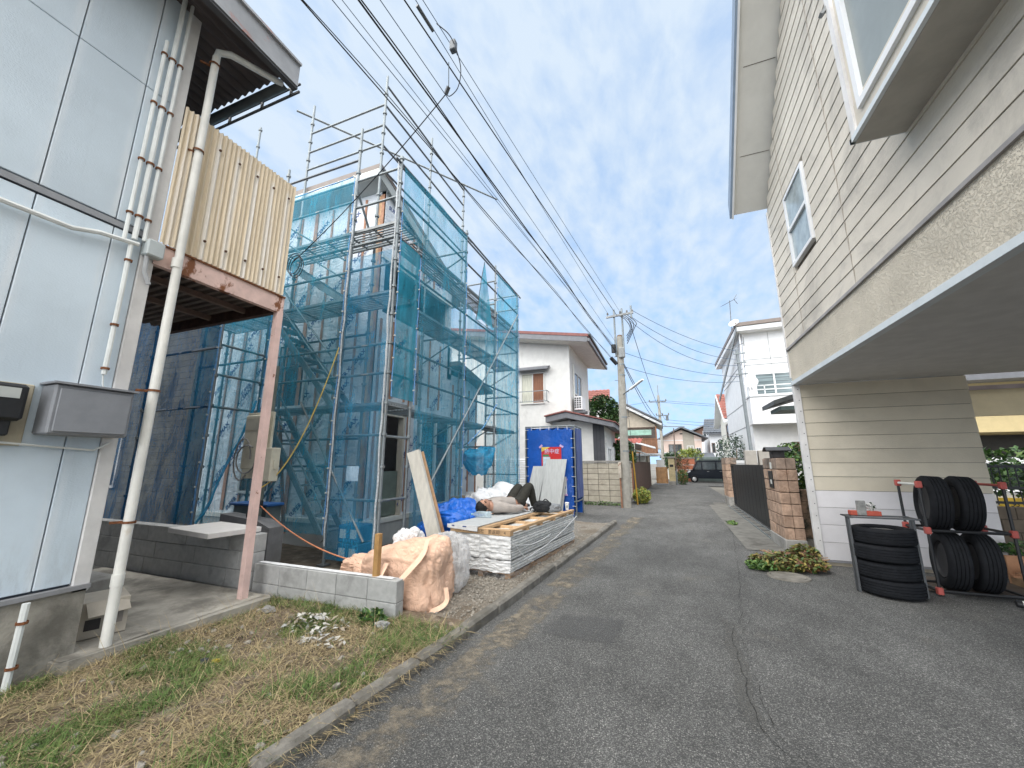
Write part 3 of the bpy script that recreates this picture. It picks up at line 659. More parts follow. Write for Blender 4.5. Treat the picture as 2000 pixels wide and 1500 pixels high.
# printed wrap lettering
tm = text_mesh('SUPER X-CEMAX', .125, INK, .004); tm2 = text_mesh('透湿・防水・遮熱', .065, INK); tm3 = text_mesh('X-CEMAX', .14, INK, .004)
random.seed(8)
def stamp(o, ax, up):
    for me, dv, dw in ((tm if rnd() < .6 else tm3, 0, 0), (tm2, -.11, .04)):
        ob = bpy.data.objects.new('wrap_print', me); C.objects.link(ob); ob.parent = hb
        x = Vector(ax); y = Vector(up); ob.matrix_local = TM[hb.name].inverted() @ frame(Vector(o)+y*dv+x*dw, x, y)
s2 = .7071
zz = .9
row = 0
while zz < 6.9:
    x = XH-.55-(row % 2)*.42
    while x > -9.3:
        stamp((x+ru(-.05, .05), YH-.004, zz+ru(-.08, .08)), (s2, 0, s2), (-s2, 0, s2)); x -= .9
    zz += .62; row += 1
for y_, z_ in ((7.0, 1.0), (7.05, 1.9), (6.35, 3.0), (7.1, 3.4), (7.9, 2.95), (7.9, 3.9), (8.95, 1.2), (9.3, 2.2), (8.95, 3.0), (9.85, 1.4), (9.85, 2.9), (6.5, 3.95)):
    stamp((XH+.004, y_, z_), (0, s2, s2), (0, -s2, s2))
for y_, z_ in ((6.3, 6.75), (6.3, 6.3), (7.0, 6.1), (7.6, 5.9)): stamp((XH+.004, y_, z_), (0, 1, 0), (0, 0, 1))

# ------------------------------------------------------------------ scaffold
GALV = M('galvanised_tube', (.22, .245, .255), .5, .15, 9, .1, 60, metal=.55, spec=.5, col2=(.22, .2, .17), c2s=5, c2=(.6, .75))
GALVD = M('scaffold_rail', (.13, .14, .15), .45, .2, 6, .1, 60, metal=.5, col2=(.16, .11, .08), c2s=4, c2=(.6, .74))
DECKM = M('deck_steel', (.25, .265, .27), .5, .15, 8, .1, 60, metal=.4)
sc_ = thing('scaffold', 'galvanised tube scaffold with decks and stairs round the new house', 'scaffold', (-5, 6, 0))
XO, XI, YO, YI = -3.88, -4.88, 4.75, 5.35
NODE = MB().lathe([(.0245, -.022), (.042, -.018), (.042, .018), (.0245, .022)], 8).mesh('coupler', GALV)
def post(x, y, z0, z1):
    p = MB().tube((x, y, z0), (x, y, z1), .0243, 8).build('post', GALV, sc_, True)
    z = .5
    while z < z1-.03:
        ob = piece(NODE, 'coupler', p, (x, y, z), scale=(1, 1, 1)); z += .475
    MB().box(x-.07, x+.07, y-.07, y+.07, z0-.01, z0+.008).tube((x, y, z0), (x, y, z0+.2), .018, 8).build('base_jack', GALVD, p)
for x, y, t in ((XO, YO, 6.72), (-4.83, YO, 7.62), (-6.65, YO, 7.3), (-8.45, YO, 7.3), (XI, YI, 9.5), (-6.93, YI, 9.55), (-8.7, YI, 9.6),
                (XO, YI, 5.4), (XO, 7.15, 6.75), (XO, 8.8, 6.7), (XO, 10.45, 6.6), (XI, 7.06, 9.5), (XI, 8.75, 9.45), (XI, 10.45, 6.3),
                (-6.62, 3.95, 5.2), (-8.4, 3.95, 5.2)):
    post(x, y, .03, t)
def rail(a, b, mat=GALVD, r=.0215, name='rail'): return MB().tube(a, b, r, 7).build(name, mat, sc_, True)
for z in (.97, 1.92, 2.87, 3.35, 4.72, 5.2, 5.95, 6.5):
    rail((XO, YO, z), (-4.83, YO, z), GALV)
for z in (2.87, 3.35, 4.72, 5.2, 6.1, 6.5): rail((-4.83, YO, z), (-6.65, YO, z), GALV)
for z in (3.35, 5.2, 6.1, 6.5): rail((-6.65, YO, z), (-8.45, YO, z))
rail((-4.83, YO, 6.95), (-7.2, YO, 6.95))
for z in (7.85, 8.3, 8.8): rail((XI, YI, z), (-6.93, YI, z), GALV)
for z in (1.45, 1.92, 3.35, 3.8): rail((XI, YI, z), (-6.93, YI, z))
for z in (7.3, 7.82, 8.3, 8.78, 9.27):
    rail((XI, YI, z), (XI, 7.06, z)); rail((XI, 7.06, z), (XI, 8.75, z-.03))
for z in (2.87, 3.35, 4.72, 5.2, 5.95, 6.52):
    rail((XO, YO, z), (XO, YI, z)); rail((XO, YI, z), (XO, 7.15, z)); rail((XO, 7.15, z), (XO, 8.8, z)); rail((XO, 8.8, z), (XO, 10.45, z))
rail((XO, 6.9, 6.62), (XO, 10.75, 6.58)); rail((XO, 4.6, 6.58), (XO, 7.4, 6.6))
for y, zs in ((7.1, (1.9, 2.35, 4.2, 6.2)), (8.78, (1.9, 2.35, 4.2, 5.6, 6.25)), (10.45, (1.2, 2.35, 2.9, 3.4, 4.2, 4.72, 5.2, 6.1, 6.55))):
    for z in zs: rail((XO, y, z), (XI, y, z), GALV)
for z in (.97, 1.9): rail((XO, YO, z), (XO, YI, z), GALV)
rail((-7.3, 5.2, 9.42), (-4.2, 9.6, 9.36), GALV, .0243, 'brace')
rail((XO-.0, 7.12, 6.1), (XI, 7.1, 5.6), GALV, .02, 'brace'); rail((XO+.05, 10.4, 5.9), (XO+.06, 5.75, .95), GALV, .018, 'brace')
for (a, b) in (((-4.83, 4.78, 6.3), (XI, 5.3, 5.6)), ((-6.62, 4.72, 3.4), (-6.62, 3.95, 3.4)), ((-6.62, 4.72, 2.9), (-6.62, 3.95, 2.9)), ((-6.62, 4.72, 2.38), (-6.62, 3.95, 2.38))):
    rail(a, b, GALV)
for z in (2.38, 3.35): rail((-6.62, 3.95, z), (-8.4, 3.95, z))
rail((-7.0, YO+.05, .1), (-5.2, YO+.05, 2.3), GALV, .018, 'brace'); rail((-5.6, YO-.03, 2.5), (-4.1, YO-.03, .4), GALV, .018, 'brace')
rail((-6.7, YI-.1, 2.2), (-6.3, YI-.1, .3), REDW, .03, 'brace')
# decks: framed walkway boards with open slats
def deck(p0, p1, wv, z):
    p0 = Vector((*p0, z)); p1 = Vector((*p1, z)); wv = Vector((*wv, 0)); m = MB()
    for t in (0, .12, .25, .38, .5, .62, .75, .88, 1): m.bar(p0+wv*t, p1+wv*t, .035 if t in (0, 1) else .026, .045 if t in (0, 1) else .018)
    L_ = (p1-p0).length; k = max(2, int(L_/.46))
    for i in range(k+1):
        q = p0.lerp(p1, i/k); m.bar(q+wv*.02-Vector((0, 0, .02)), q+wv*.98-Vector((0, 0, .02)), .03, .02)
    m.build('deck', DECKM, sc_)
for z in (2.4, 4.25, 5.5): deck((XO-.02, YO+.05), (-6.6, YO+.05), (0, .5), z)
for z in (4.25, 5.5): deck((-6.7, YO+.05), (-8.4, YO+.05), (0, .5), z)
for z in (2.38, 4.2, 5.48):
    for a, b in ((5.4, 7.1), (7.15, 8.75), (8.8, 10.4)): deck((XO-.1, a), (XO-.1, b), (-.5, 0), z)
deck((XO-.05, 4.8), (XO-.05, 5.33), (-.6, 0), 2.42)
for y in (7.1, 8.78, 10.4): 
    for z in (2.3, 4.12): rail((XI, y, z-.45), (XO-.15, y, z), GALV, .016, 'brace')
# stairs
def stair(xa, za, xb, zb, y):
    fl = MB()
    for yy in (y, y+.45): fl.bar((xa, yy, za), (xb, yy, zb), .03, .1)
    o = fl.build('stair_stringer', DECKM, sc_)
    n = 9
    for i in range(n):
        t = (i+.5)/n; cx = xa+(xb-xa)*t; cz = za+(zb-za)*t
        MB().box(cx-.1, cx+.1, y+.02, y+.43, cz-.012, cz+.012).build('tread', DECKM, o)
    for yy in (y-.02,): MB().tube((xa, yy, za+.75), (xb, yy, zb+.75), .017, 7).build('handrail', GALV, o, True)
    MB().tube((xa, y-.02, za+.4), (xb, y-.02, zb+.4), .015, 7).build('handrail', GALV, o, True)
stair(-6.9, 5.5, -5.0, 4.25, YO+.06); stair(-6.75, 4.25, -5.0, 2.4, YO+.06); stair(-6.6, 2.4, -4.95, .35, YO+.06)

# ------------------------------------------------------------------ debris nets
def net_mat(name, col, dens, tr=.35, tint=(1, 1, 1, 1)):
    m, t, b, L = base_mat(name); t.nodes.remove(b); out = t.nodes['Material Output']
    tp = nd(t, 'ShaderNodeBsdfTransparent'); df = nd(t, 'ShaderNodeBsdfDiffuse'); tl = nd(t, 'ShaderNodeBsdfTranslucent')
    tp.inputs[0].default_value = tint
    co = coords(t); c = mixrgb(t, 1., (*col, 1), ramp(t, noise_n(t, coords(t, scale=(1, 1, .4)), 3, 5), .3, .7, .75, 1.25), 'MULTIPLY')
    L(c, df.inputs[0]); L(c, tl.inputs[0]); mx = nd(t, 'ShaderNodeMixShader'); mx.inputs[0].default_value = tr; L(df.outputs[0], mx.inputs[1]); L(tl.outputs[0], mx.inputs[2])
    f = ramp(t, noise_n(t, coords(t, scale=(1, 1, .30)), 3.0, 7, .68, 1.2), .3, .75, dens-.15, dens+.17)
    f = math_n(t, 'ADD', f, ramp(t, noise_n(t, coords(t, scale=(2.2, 2.2, .5)), 5.5, 4, .6, 2.), .56, .68, 0, .16)); f = math_n(t, 'ADD', f, ramp(t, noise_n(t, coords(t), 55, 2, .5), .3, .7, -.05, .05))
    lw_ = nd(t, 'ShaderNodeLayerWeight'); lw_.inputs[0].default_value = .35
    f = math_n(t, 'MINIMUM', math_n(t, 'ADD', f, math_n(t, 'MULTIPLY', lw_.outputs['Facing'], .18)), .93)
    m2 = nd(t, 'ShaderNodeMixShader'); L(f, m2.inputs[0]); L(tp.outputs[0], m2.inputs[1]); L(mx.outputs[0], m2.inputs[2]); L(m2.outputs[0], out.inputs[0]); return m
NET = net_mat('mesh_net', (.06, .38, .55), .32, tint=(.90, .975, 1, 1))
NETD = net_mat('mesh_net_double', (.045, .34, .48), .62)
NETB = net_mat('mesh_net_blue', (.05, .32, .54), .32, tint=(.9, .965, 1, 1))
NETC = net_mat('mesh_net_bunched', (.05, .34, .56), .66)
HEM = M('net_hem', (.13, .30, .56), .7, .2, 20, .1)
HEMW = M('net_hem_white', (.50, .53, .55), .8, .2, 30, .4, 60)
def netp(name, label, p0, p1, z0, z1, nrm, mat, zfn=None, amp=.032, seed=0, hem=True):
    p0 = Vector((*p0, 0)); p1 = Vector((*p1, 0)); nv = Vector((*nrm, 0)); L_ = (p1-p0).length
    t = thing(name, label, 'safety net', ((p0+p1)/2+Vector((0, 0, z0))), group='debris nets on the scaffold')
    def fn(u, v):
        z = z0+(z1-z0)*v if zfn is None else zfn(u, v); q = p0.lerp(p1, u); ed = math.sin(math.pi*u)**.5
        return q + nv*(amp*ed*(nz(u*L_*1.6+seed, z*.8, seed)*1.6+.5*nz(u*L_*6, z*2.2, seed+3))) + Vector((0, 0, z))
    MB().grid(fn, max(6, int(L_/.08)), max(8, int((z1-z0)/.12))).build('mesh_sheet', mat, t, True)
    return t, fn
EYE = MB().cbox(-.016, .016, -.008, .008, -.011, .011, .003).mesh('eyelet_tie', OFFW)
def hemline(t, pts, r=.012, mat=HEM, wob=.012):
    P = []
    for a, b in zip(pts, pts[1:]):
        a = Vector(a); b = Vector(b); n = max(2, int((b-a).length/.12))
        for i in range(n):
            q = a.lerp(b, i/n); P.append(q+Vector((wob*nz(q.z*3, q.x*2+q.y*2), wob*nz(q.z*3+9, q.x*2), 0)))
    r *= .62; P.append(Vector(pts[-1]))
    if mat is HEM:
        for q in P[2::3]: piece(EYE, 'eyelet_tie', t, q+Vector((.0, -.012, 0)))
    MB().path(P, [r*(1+.5*nz(i*.5, 2)) for i in range(len(P))], 6).build('hem', mat, t, True)
t, _ = netp('debris_net', 'teal mesh net over the stair bay of the scaffold', (-8.5, 4.70), (-4.86, 4.70), .45, 6.55, (0, -1), NET, seed=1)
hemline(t, [(-4.85, 4.70, .45), (-4.85, 4.7, 6.55)], .014); hemline(t, [(-4.80, 4.69, .3), (-4.80, 4.69, 6.5)], .02, HEMW, .018); hemline(t, [(-8.4, 4.7, 6.5), (-4.87, 4.7, 6.58)], .016)
t, _ = netp('debris_net', 'blue mesh net between the two front corner posts of the scaffold', (-4.8, 4.72), (-3.9, 4.72), .12, 4.95, (0, -1), NETB, seed=4)
hemline(t, [(XO-.02, 4.70, .2), (XO-.02, 4.70, 6.6)], .022, HEMW, .02)
t, _ = netp('debris_net', 'dense narrow strip of mesh net beside the doorway bay', (-3.84, 4.78), (-3.84, 5.38), 2.5, 5.15, (1, 0), NETD, seed=6)
hemline(t, [(-3.83, 4.79, 2.5), (-3.83, 4.79, 5.9)], .012); hemline(t, [(-3.83, 5.37, 2.45), (-3.83, 5.37, 5.1)], .014)
def zf(u, v):
    top = 6.58; bot = .45+.28*u
    return bot+(top-bot)*v
t, _ = netp('debris_net', 'large mesh net over the street side above the blue tarpaulin', (-3.84, 5.42), (-3.84, 7.12), .5, 6.55, (1, 0), NET, zf, .03, 9)
hemline(t, [(-3.83, 7.12, .8), (-3.83, 7.12, 5.9)], .013)
t, _ = netp('debris_net', 'upper strip of mesh net near the roof beside the corner post', (-3.84, 4.8), (-3.84, 5.4), 5.3, 6.55, (1, 0), NET, seed=12)
def zf2(u, v):
    bot = 1.55+1.25*u; top = 5.0-.25*math.sin(u*3)
    return bot+(top-bot)*v
t, _ = netp('debris_net', 'mesh net gathered up at its foot beside the street-side posts', (-3.83, 7.18), (-3.83, 8.78), 1.6, 5., (1, 0), NET, zf2, .05, 15)
hemline(t, [(-3.80, 7.3, 1.9), (-3.80, 8.0, 2.3), (-3.80, 8.78, 2.95)], .016)
# gathered bundle
def bund(u, v):
    a = u*2*math.pi; s = v; r = (.07+.20*math.sin(math.pi*min(1, s*1.05))**.8)*(1+.35*nz(math.cos(a)*1.8+s*3, math.sin(a)*1.8, 2)+.3*abs(nz(math.cos(a)*5, math.sin(a)*5, s*9)))
    return Vector((-3.82+r*.7*math.cos(a), 7.2+1.45*s, 1.62-.16*math.sin(math.pi*s)+.2*s+r*math.sin(a)))
t2 = MB().grid(bund, 70, 60).build('gathered_net', NETC, t, True)
t, _ = netp('debris_net', 'mesh net hanging on the far end bay of the scaffold', (-3.84, 8.85), (-3.84, 10.45), .75, 6.5, (1, 0), NET, seed=18, amp=.025)
hemline(t, [(-3.83, 8.84, 2.9), (-3.83, 8.84, 6.2)], .012); hemline(t, [(-3.83, 10.47, .8), (-3.83, 10.47, 6.5)], .012)
t, _ = netp('debris_net', 'mesh net across the rear end of the scaffold', (-3.9, 10.5), (-4.95, 10.5), .75, 6.5, (0, 1), NET, seed=23)
def flap(u, v):
    wv = (1-v)*.9+.03; return Vector((-3.8+.06*math.sin(u*9)*(1-v)*.8, 7.95+(u-.45)*wv, 6.35-1.5*(1-v)-.28*(1-v)*abs(u-.5)))
t = thing('debris_net', 'torn flap of mesh net hanging from the top rail', 'safety net', (-3.8, 7.9, 4.8), group='debris nets on the scaffold')
MB().grid(flap, 18, 22).build('mesh_sheet', NETD, t, True); hemline(t, [flap(0, 1), flap(0, .5), flap(0, 0), flap(1, 0)], .012, BLACKP, .03)
t, _ = netp('debris_net', 'dark blue mesh net seen under the corrugated balcony', (-9.9, 3.93), (-6.62, 3.93), .55, 4.9, (0, -1), net_mat('mesh_net_dark', (.012, .10, .24), .62), seed=30)
hemline(t, [(-6.6, 3.92, .55), (-6.6, 3.92, 4.9)], .022)
def dr(u, v):
    y = 3.97+.78*u; bot = .62+1.95*max(0, u)**1.3 if v < 1 else 0; z = bot+(4.9-bot)*v
    return Vector((-6.6+.04*math.sin(u*9+v*4)*(1-v), y-.1*(1-v)*u, z))
t = thing('debris_net', 'mesh net tied back like a curtain behind the pink post', 'safety net', (-6.6, 4.3, .6), group='debris nets on the scaffold')
MB().grid(dr, 20, 40).build('mesh_sheet', NET, t, True); hemline(t, [dr(i/8, 0) for i in range(9)], .03, NETC, .02); hemline(t, [(-6.58, 4.72, 1.3), (-6.58, 4.73, 4.9)], .02)
# ------------------------------------------------------------------ site items
POLEG = M('pole_green', (.16, .18, .16), .6, .2, 6)
el = thing('power_pedestal', 'temporary power board with beige boxes on a pole behind the pink post', 'power box', (-5.45, 4.2, 0))
MB().tube((-5.62, 4.22, .0), (-5.6, 4.22, 3.0), .04, 10).build('pole', POLEG, el, True)
BEIG = M('box_beige', (.56, .53, .43), .6, .1, 5)
MB().cbox(-5.95, -5.42, 4.12, 4.16, 1.28, 2.26, .005).build('back_board', BEIG, el)
b1 = MB().cbox(-5.80, -5.46, 3.98, 4.12, 1.42, 2.2, .012).build('meter_cabinet', BEIG, el)
MB().box(-5.78, -5.48, 3.972, 3.98, 1.98, 2.15).build('cabinet_panel', M('beige_dark', (.42, .4, .33), .6), b1)
b2 = MB().cbox(-5.40, -5.2, 4.0, 4.14, 1.25, 1.72, .01).build('outlet_box', BEIG, el)
MB().cbox(-5.2, -5.185, 4.04, 4.09, 1.42, 1.55, .003).build('latch', BEIG, b2)
for k in range(2):
    m = MB(); m.path([(-5.74+.17*math.cos(a*.42+k)*(1+.2*k)+.1*k, 3.955-.012*k, 1.56+(.3-.1*k)*math.sin(a*.42+k)) for a in range(14)], .011, 6); m.build('cable_loop', M('cable_grey', (.2, .2, .2), .6), el, True)
m = MB(); m.path([(-5.35, 4.0, 1.25), (-5.36, 3.98, 1.1), (-5.42, 3.97, .95), (-5.5, 3.97, .8), (-5.5, 4.0, .2)], .014, 6); m.build('cable', BLACKP, el, True)
tag(MB().path(sag((-4.82, 4.66, 3.35), (-5.3, 3.98, 1.17), .42, 24), .009, 6).build('extension_cord', M('cord_yellow', (.60, .42, .10), .6), None, True), 'yellow cord hanging from the scaffold post to the power board', 'cord')
tag(MB().path([(-5.3, 3.97, .98)]+sag((-5.28, 3.96, .95), (-3.55, 4.05, .33), .12, 20)+[(-3.4, 4.1, .3)], .008, 6).build('extension_cord', M('cord_orange', (.62, .24, .12), .6), None, True), 'orange cord running from the power board to the peach bulk bag', 'cord')
pl = MB().cbox(-5.36, -5.24, 3.93, 4.0, .9, 1.0, .01).build('plug_socket', BLACKP, el)
# bin
bn = thing('storage_bin', 'grey-green storage bin with a blue lid behind the low block wall', 'bin', (-6.1, 5.0, 0))
MB().prism([(-6.45, 4.42, .03), (-5.72, 4.42, .03), (-5.72, 4.67, .03), (-6.45, 4.67, .03)], (0, 0, .82)).build('tub', M('bin_grey', (.16, .20, .205), .6, .15, 4), bn)
MB().cbox(-6.5, -5.66, 4.38, 4.68, .852, .895, .012).build('lid', M('lid_blue', (.03, .12, .35), .5), bn)
bk = thing('bucket', 'small white bucket standing behind the low block wall', 'bucket', (-4.75, 3.85, .02))
MB().lathe([(.0, .02), (.095, .02), (.115, .2), (.122, .2), (.122, .215), (.11, .215), (.09, .03), (0, .03)], 20, (-4.75, 3.85, .02)).build('pail', M('pail_white', (.62, .62, .6), .5), bk, True)
MB().path([(-4.75+.12*math.cos(a), 3.85, .215-.08*math.sin(a)) for a in [i*math.pi/10 for i in range(11)]], .004, 5).build('handle', GALVD, bk)
random.seed(41)
for k, (x, y, lx, ly, col, lab) in enumerate(((-4.3, 4.1, .9, .35, (.42, .37, .20), 'crumpled yellowish sheet on the plot ground behind the low wall'), (-3.4, 4.75, .7, .4, (.40, .35, .22), 'yellowish sheet half under the corner posts of the scaffold'), (-3.5, 5.9, .8, .5, (.30, .20, .16), 'brown sheet on the ground beside the leaning board'))):
    m = MB(); m.grid(lambda u, v: (x+lx*(u-.5), y+ly*(v-.5), .05+.03*abs(nz(u*4+k*9, v*4))+.02*abs(nz(u*11, v*11, k))), 20, 14)
    tag(m.build('ground_sheet', M('sheet_%d' % k, col, .8, .2, 6), None, True), lab, 'sheet')
# blue bottle crates behind net
for k in range(2):
    cr = thing('plastic_crate', ('blue plastic crate at the foot of the front scaffold post', 'blue plastic crate stacked on the other behind the front net')[k], 'crate', (-4.55, 5.0, .05+.27*k), group='blue crates behind the net')
    MB().cbox(-4.75, -4.35, 4.9, 5.2, .06+.27*k, .31+.27*k, .012).build('crate_body', M('crate_blue', (.015, .10, .22), .5), cr)
    for dx in (-.1, .1): MB().box(-4.55+dx-.06, -4.55+dx+.06, 4.896, 4.9, .12+.27*k, .25+.27*k).build('crate_label', OFFW, cr)
tag(MB().box(-4.52, -4.29, 4.73, 4.733, 1.24, 1.46).build('notice_sheet', M('paper_white', (.74, .75, .78), .7), None), 'white paper notice tied behind the front mesh net', 'notice')
for k, x in enumerate((-3.90, -4.84)):
    pass
# peach bulk bag
def bag_mat():
    m, t, b, L = base_mat('bulk_bag'); co = coords(t)
    c = mixrgb(t, 1., (.85, .55, .39, 1), ramp(t, noise_n(t, co, 6, 5), .3, .7, .9, 1.1), 'MULTIPLY'); L(c, b.inputs['Base Color']); b.inputs['Roughness'].default_value = .55
    n1 = noise_n(t, co, 9, 7, .62, 2.6); n = bump_n(t, n1, .75, .045); L(bump_n(t, noise_n(t, co, 260, 2), .12, .003, n), b.inputs['Normal']); return m
BAGM = bag_mat()
bg_ = thing('bulk_bag', 'peach woven bulk bag slumped over the end of the low block wall', 'bag', (-2.7, 4.0, .03))
def blob(cx, cy, cz, rx, ry, rz, e1=.75, e2=.8, am=.12, sd=0, lowz=None, zt=None):
    def fn(u, v):
        a = u*2*math.pi; p = (v-.5)*math.pi
        def sp(w_, e): return math.copysign(abs(w_)**e, w_)
        x = rx*sp(math.cos(p), e1)*sp(math.cos(a), e2); y = ry*sp(math.cos(p), e1)*sp(math.sin(a), e2); z = rz*sp(math.sin(p), e1)
        d_ = Vector((x/rx, y/ry, z/rz)); q = Vector((d_.x+.45*d_.z+.3*nz(d_.x*2, d_.y*2, d_.z*2+sd), d_.y+.2*d_.z, d_.z-.3*d_.x))
        def cr(f, o): 
            dd = noise.voronoi(Vector((q.x*f+o, q.y*f, q.z*f*.6)))[0]; return min(.32, dd[1]-dd[0])*3-.45
        k = 1+am*(nz(d_.x*1.5+sd, d_.y*1.5, d_.z*1.5)*.8+.36*cr(1.35, sd)+.24*cr(2.7, sd+7)+.16*cr(5.5, sd+3)+.04*nz(q.x*6, q.y*6, q.z*6)-.05)
        x, y, z = x*k, y*k, z*k
        if zt: z *= zt(x/rx, y/ry)
        q = Vector((cx+x, cy+y, cz+z))
        if lowz is not None and q.z < lowz: q.z = lowz+(q.z-lowz)*.03
        return q
    return MB().grid(fn, 130, 80)
blob(-2.78, 3.93, .29, .52, .36, .35, .55, .6, .15, 3, .02, lambda x, y: 1.0+.25*x).build('bag_body', BAGM, bg_, True)
blob(-3.28, 3.98, .29, .40, .24, .15, .8, .9, .25, 8, .02).build('bag_mouth', BAGM, bg_, True)
m = MB()
def ribbon(pts, w_, name, mat, par, up=(0, 0, 1)):
    m = MB(); vs = []; 
    for i, p in enumerate(pts):
        p = Vector(p); d_ = (Vector(pts[min(i+1, len(pts)-1)])-Vector(pts[max(i-1, 0)])).normalized(); s = d_.cross(Vector(up)).normalized()*w_/2
        vs += [p-s, p+s]
    m.add(vs, [(2*i, 2*i+1, 2*i+3, 2*i+2) for i in range(len(pts)-1)]); return m.build(name, mat, par, True)
def catr(pts, n=8):
    out_ = []; P = [Vector(p) for p in pts]; P = [P[0]*2-P[1]]+P+[P[-1]*2-P[-2]]
    for i in range(1, len(P)-2):
        for k in range(n):
            t = k/n; a, b_, c, d_ = P[i-1], P[i], P[i+1], P[i+2]
            out_.append(.5*((2*b_)+(-a+c)*t+(2*a-5*b_+4*c-d_)*t*t+(-a+3*b_-3*c+d_)*t**3))
    out_.append(P[-2]); return out_
STRAP = M('bag_strap', (.88, .60, .43), .6, .08, 20, .2, 200)
ribbon(catr([(-2.74, 3.52, .50), (-2.75, 3.43, .36), (-2.68, 3.40, .26), (-2.56, 3.42, .32), (-2.45, 3.48, .45), (-2.36, 3.60, .60), (-2.42, 3.76, .70)]), .055, 'strap', STRAP, bg_, (0, -1, .3))
ribbon(catr([(-2.2, 3.8, .25), (-2.18, 3.78, .12), (-2.28, 3.7, .05), (-2.4, 3.68, .05)]), .05, 'strap', STRAP, bg_, (0, -1, .4))
FILM = net_mat('clear_film', (.80, .82, .84), .42, .3)
WHITEP = M('white_plastic_sheet', (.74, .74, .74), .35, .06, 5, .6, 14, bd=.05)
blob(-2.50, 4.30, .34, .27, .30, .34, .75, .85, .22, 14, .02).build('bag_liner', net_mat('liner', (.84, .84, .84), .52), bg_, True)
blob(-3.42, 4.35, .42, .26, .2, .22, .8, .9, .35, 19, .02)
wb = blob(-3.05, 4.32, .50, .2, .16, .2, .8, .9, .3, 20).build('plastic_sack', WHITEP, None, True); tag(wb, 'crumpled white plastic sack behind the peach bulk bag', 'sack')
st = MB().cbox(-2.80, -2.745, 3.385, 3.44, .12, .80, .003).build('timber_stake', M('stake_wood', (.42, .24, .09), .7, .15, 10), None); tag(st, 'short wooden stake standing in the end of the low wall', 'stake')
# leaning box-section board
ln = thing('leaning_board', 'long cream board bundle leaning on the scaffold by the doorway', 'board', (-3.2, 5.3, 0))
BRD = M('board_cream', (.63, .60, .53), .75, .1, 6, .1, st=(3, 3, .6))
m = MB(); m.bar((-3.12, 5.25, .06), (-3.70, 5.26, 1.68), .19, .11, (.3, -1, 0)); m.build('board', BRD, ln)
m = MB(); m.bar((-3.12, 5.375, .06), (-3.70, 5.375, 1.66), .19, .02, (.3, -1, 0)); m.build('backing', WOODN, ln)
# tarpaulin heap
def heap(name, label, cat, mat, cx, cy, rx, ry, h, sd, parent=None, z0=.04, n=70, crease=1.):
    def fn(u, v):
        x = (u-.5)*2; y = (v-.5)*2; r = max(abs(x), abs(y))*.55+.45*math.hypot(x, y)
        e = max(0, 1-min(1, r)**2.6); q1 = abs(nz(x*2.1+sd, y*2.1))*1.1; q2 = abs(nz(x*4.8+sd, y*4.8, 3)); q3 = abs(nz(x*10, y*10+sd, 5))
        return Vector((cx+rx*(x+.14*nz(x*2, y*2+sd, 9)), cy+ry*(y+.14*nz(x*2, y*2+sd, 13)), z0+h*e*(.62+crease*(.34*q1+.26*q2+.2*q3+.1*abs(nz(x*19, y*19+sd, 2))))))
    o = MB().grid(fn, n, n).build(name, mat, parent, True)
    if parent is None: tag(o, label, cat)
    return o
TARP = M('tarp_blue', (.012, .13, .56), .32, .15, 8, .5, 12, bd=.05, spec=.5)
tag(blob(-3.42, 6.2, .33, .56, .66, .50, .85, .9, .30, 4, .03).build('tarpaulin', TARP, None, True), 'crumpled bright blue tarpaulin heaped behind the board stack', 'tarpaulin')
tag(blob(-3.4, 8.1, .35, .8, .75, .62, .85, .9, .34, 7, .03).build('plastic_sheet', WHITEP, None, True), 'crumpled white plastic sheet behind the lying man', 'plastic sheet')
heap('bulk_bag', 'flattened peach bag under the crumpled white plastic sheet', 'bag', BAGM, -3.2, 7.3, .5, .5, .72, 9)
tag(MB().cbox(-4.7, -4.3, 8.2, 8.6, .03, .75, .01).build('cardboard_box', M('carton_brown', (.33, .25, .17), .85), None), 'brown cardboard box under the gathered net', 'box')
tag(MB().path([(-3.4, 7.4, .62), (-3.9, 8.0, 1.0)], .018, 6).build('loose_pipe', OFFW, None), 'thin white pipe sticking out of the rubbish behind the man', 'pipe')

# ------------------------------------------------------------------ stack of wrapped boards (local frame)
SX, SY, SR = -1.95, 5.0, R(-6)
sk = thing('board_stack', 'stack of wrapped siding boards under clear film beside the kerb', 'stack', (SX, SY, .03), SR)
EDGE = M('board_edge', (.60, .60, .58), .7, .15, 12, .2, rand=.1)
PAPER = M('wrap_paper', (.76, .755, .74), .6, .06, 8, .35, 9, bd=.04, rand=.05)
PAL = M('pallet_wood', (.33, .21, .12), .8, .2, 8)
for xx in (-.9, -.47, -.06): MB().cbox(xx-.04, xx+.04, .02, 2.62, -.02, .06, .004).build('skid', PAL, sk, local=True)
for yy in (.06, .7, 1.35, 2.0, 2.55): MB().cbox(-.95, .0, yy-.045, yy+.045, .06, .085, .003).build('cross_board', PAL, sk, local=True)
z = .088; random.seed(15)
lay = 0
while z < .52:
    for x0, x1 in ((-.945, -.478), (-.470, -.003)):
        j = ru(-.012, .012); jx = ru(-.008, .008)
        if lay == 4: z_gap = .022
        MB().cbox(x0+jx, x1+jx, .02+j, 2.6+j, z, z+.026, .003).build('board', EDGE, sk, local=True)
    z += .034; lay += 1
    if lay in (4,): z += .02
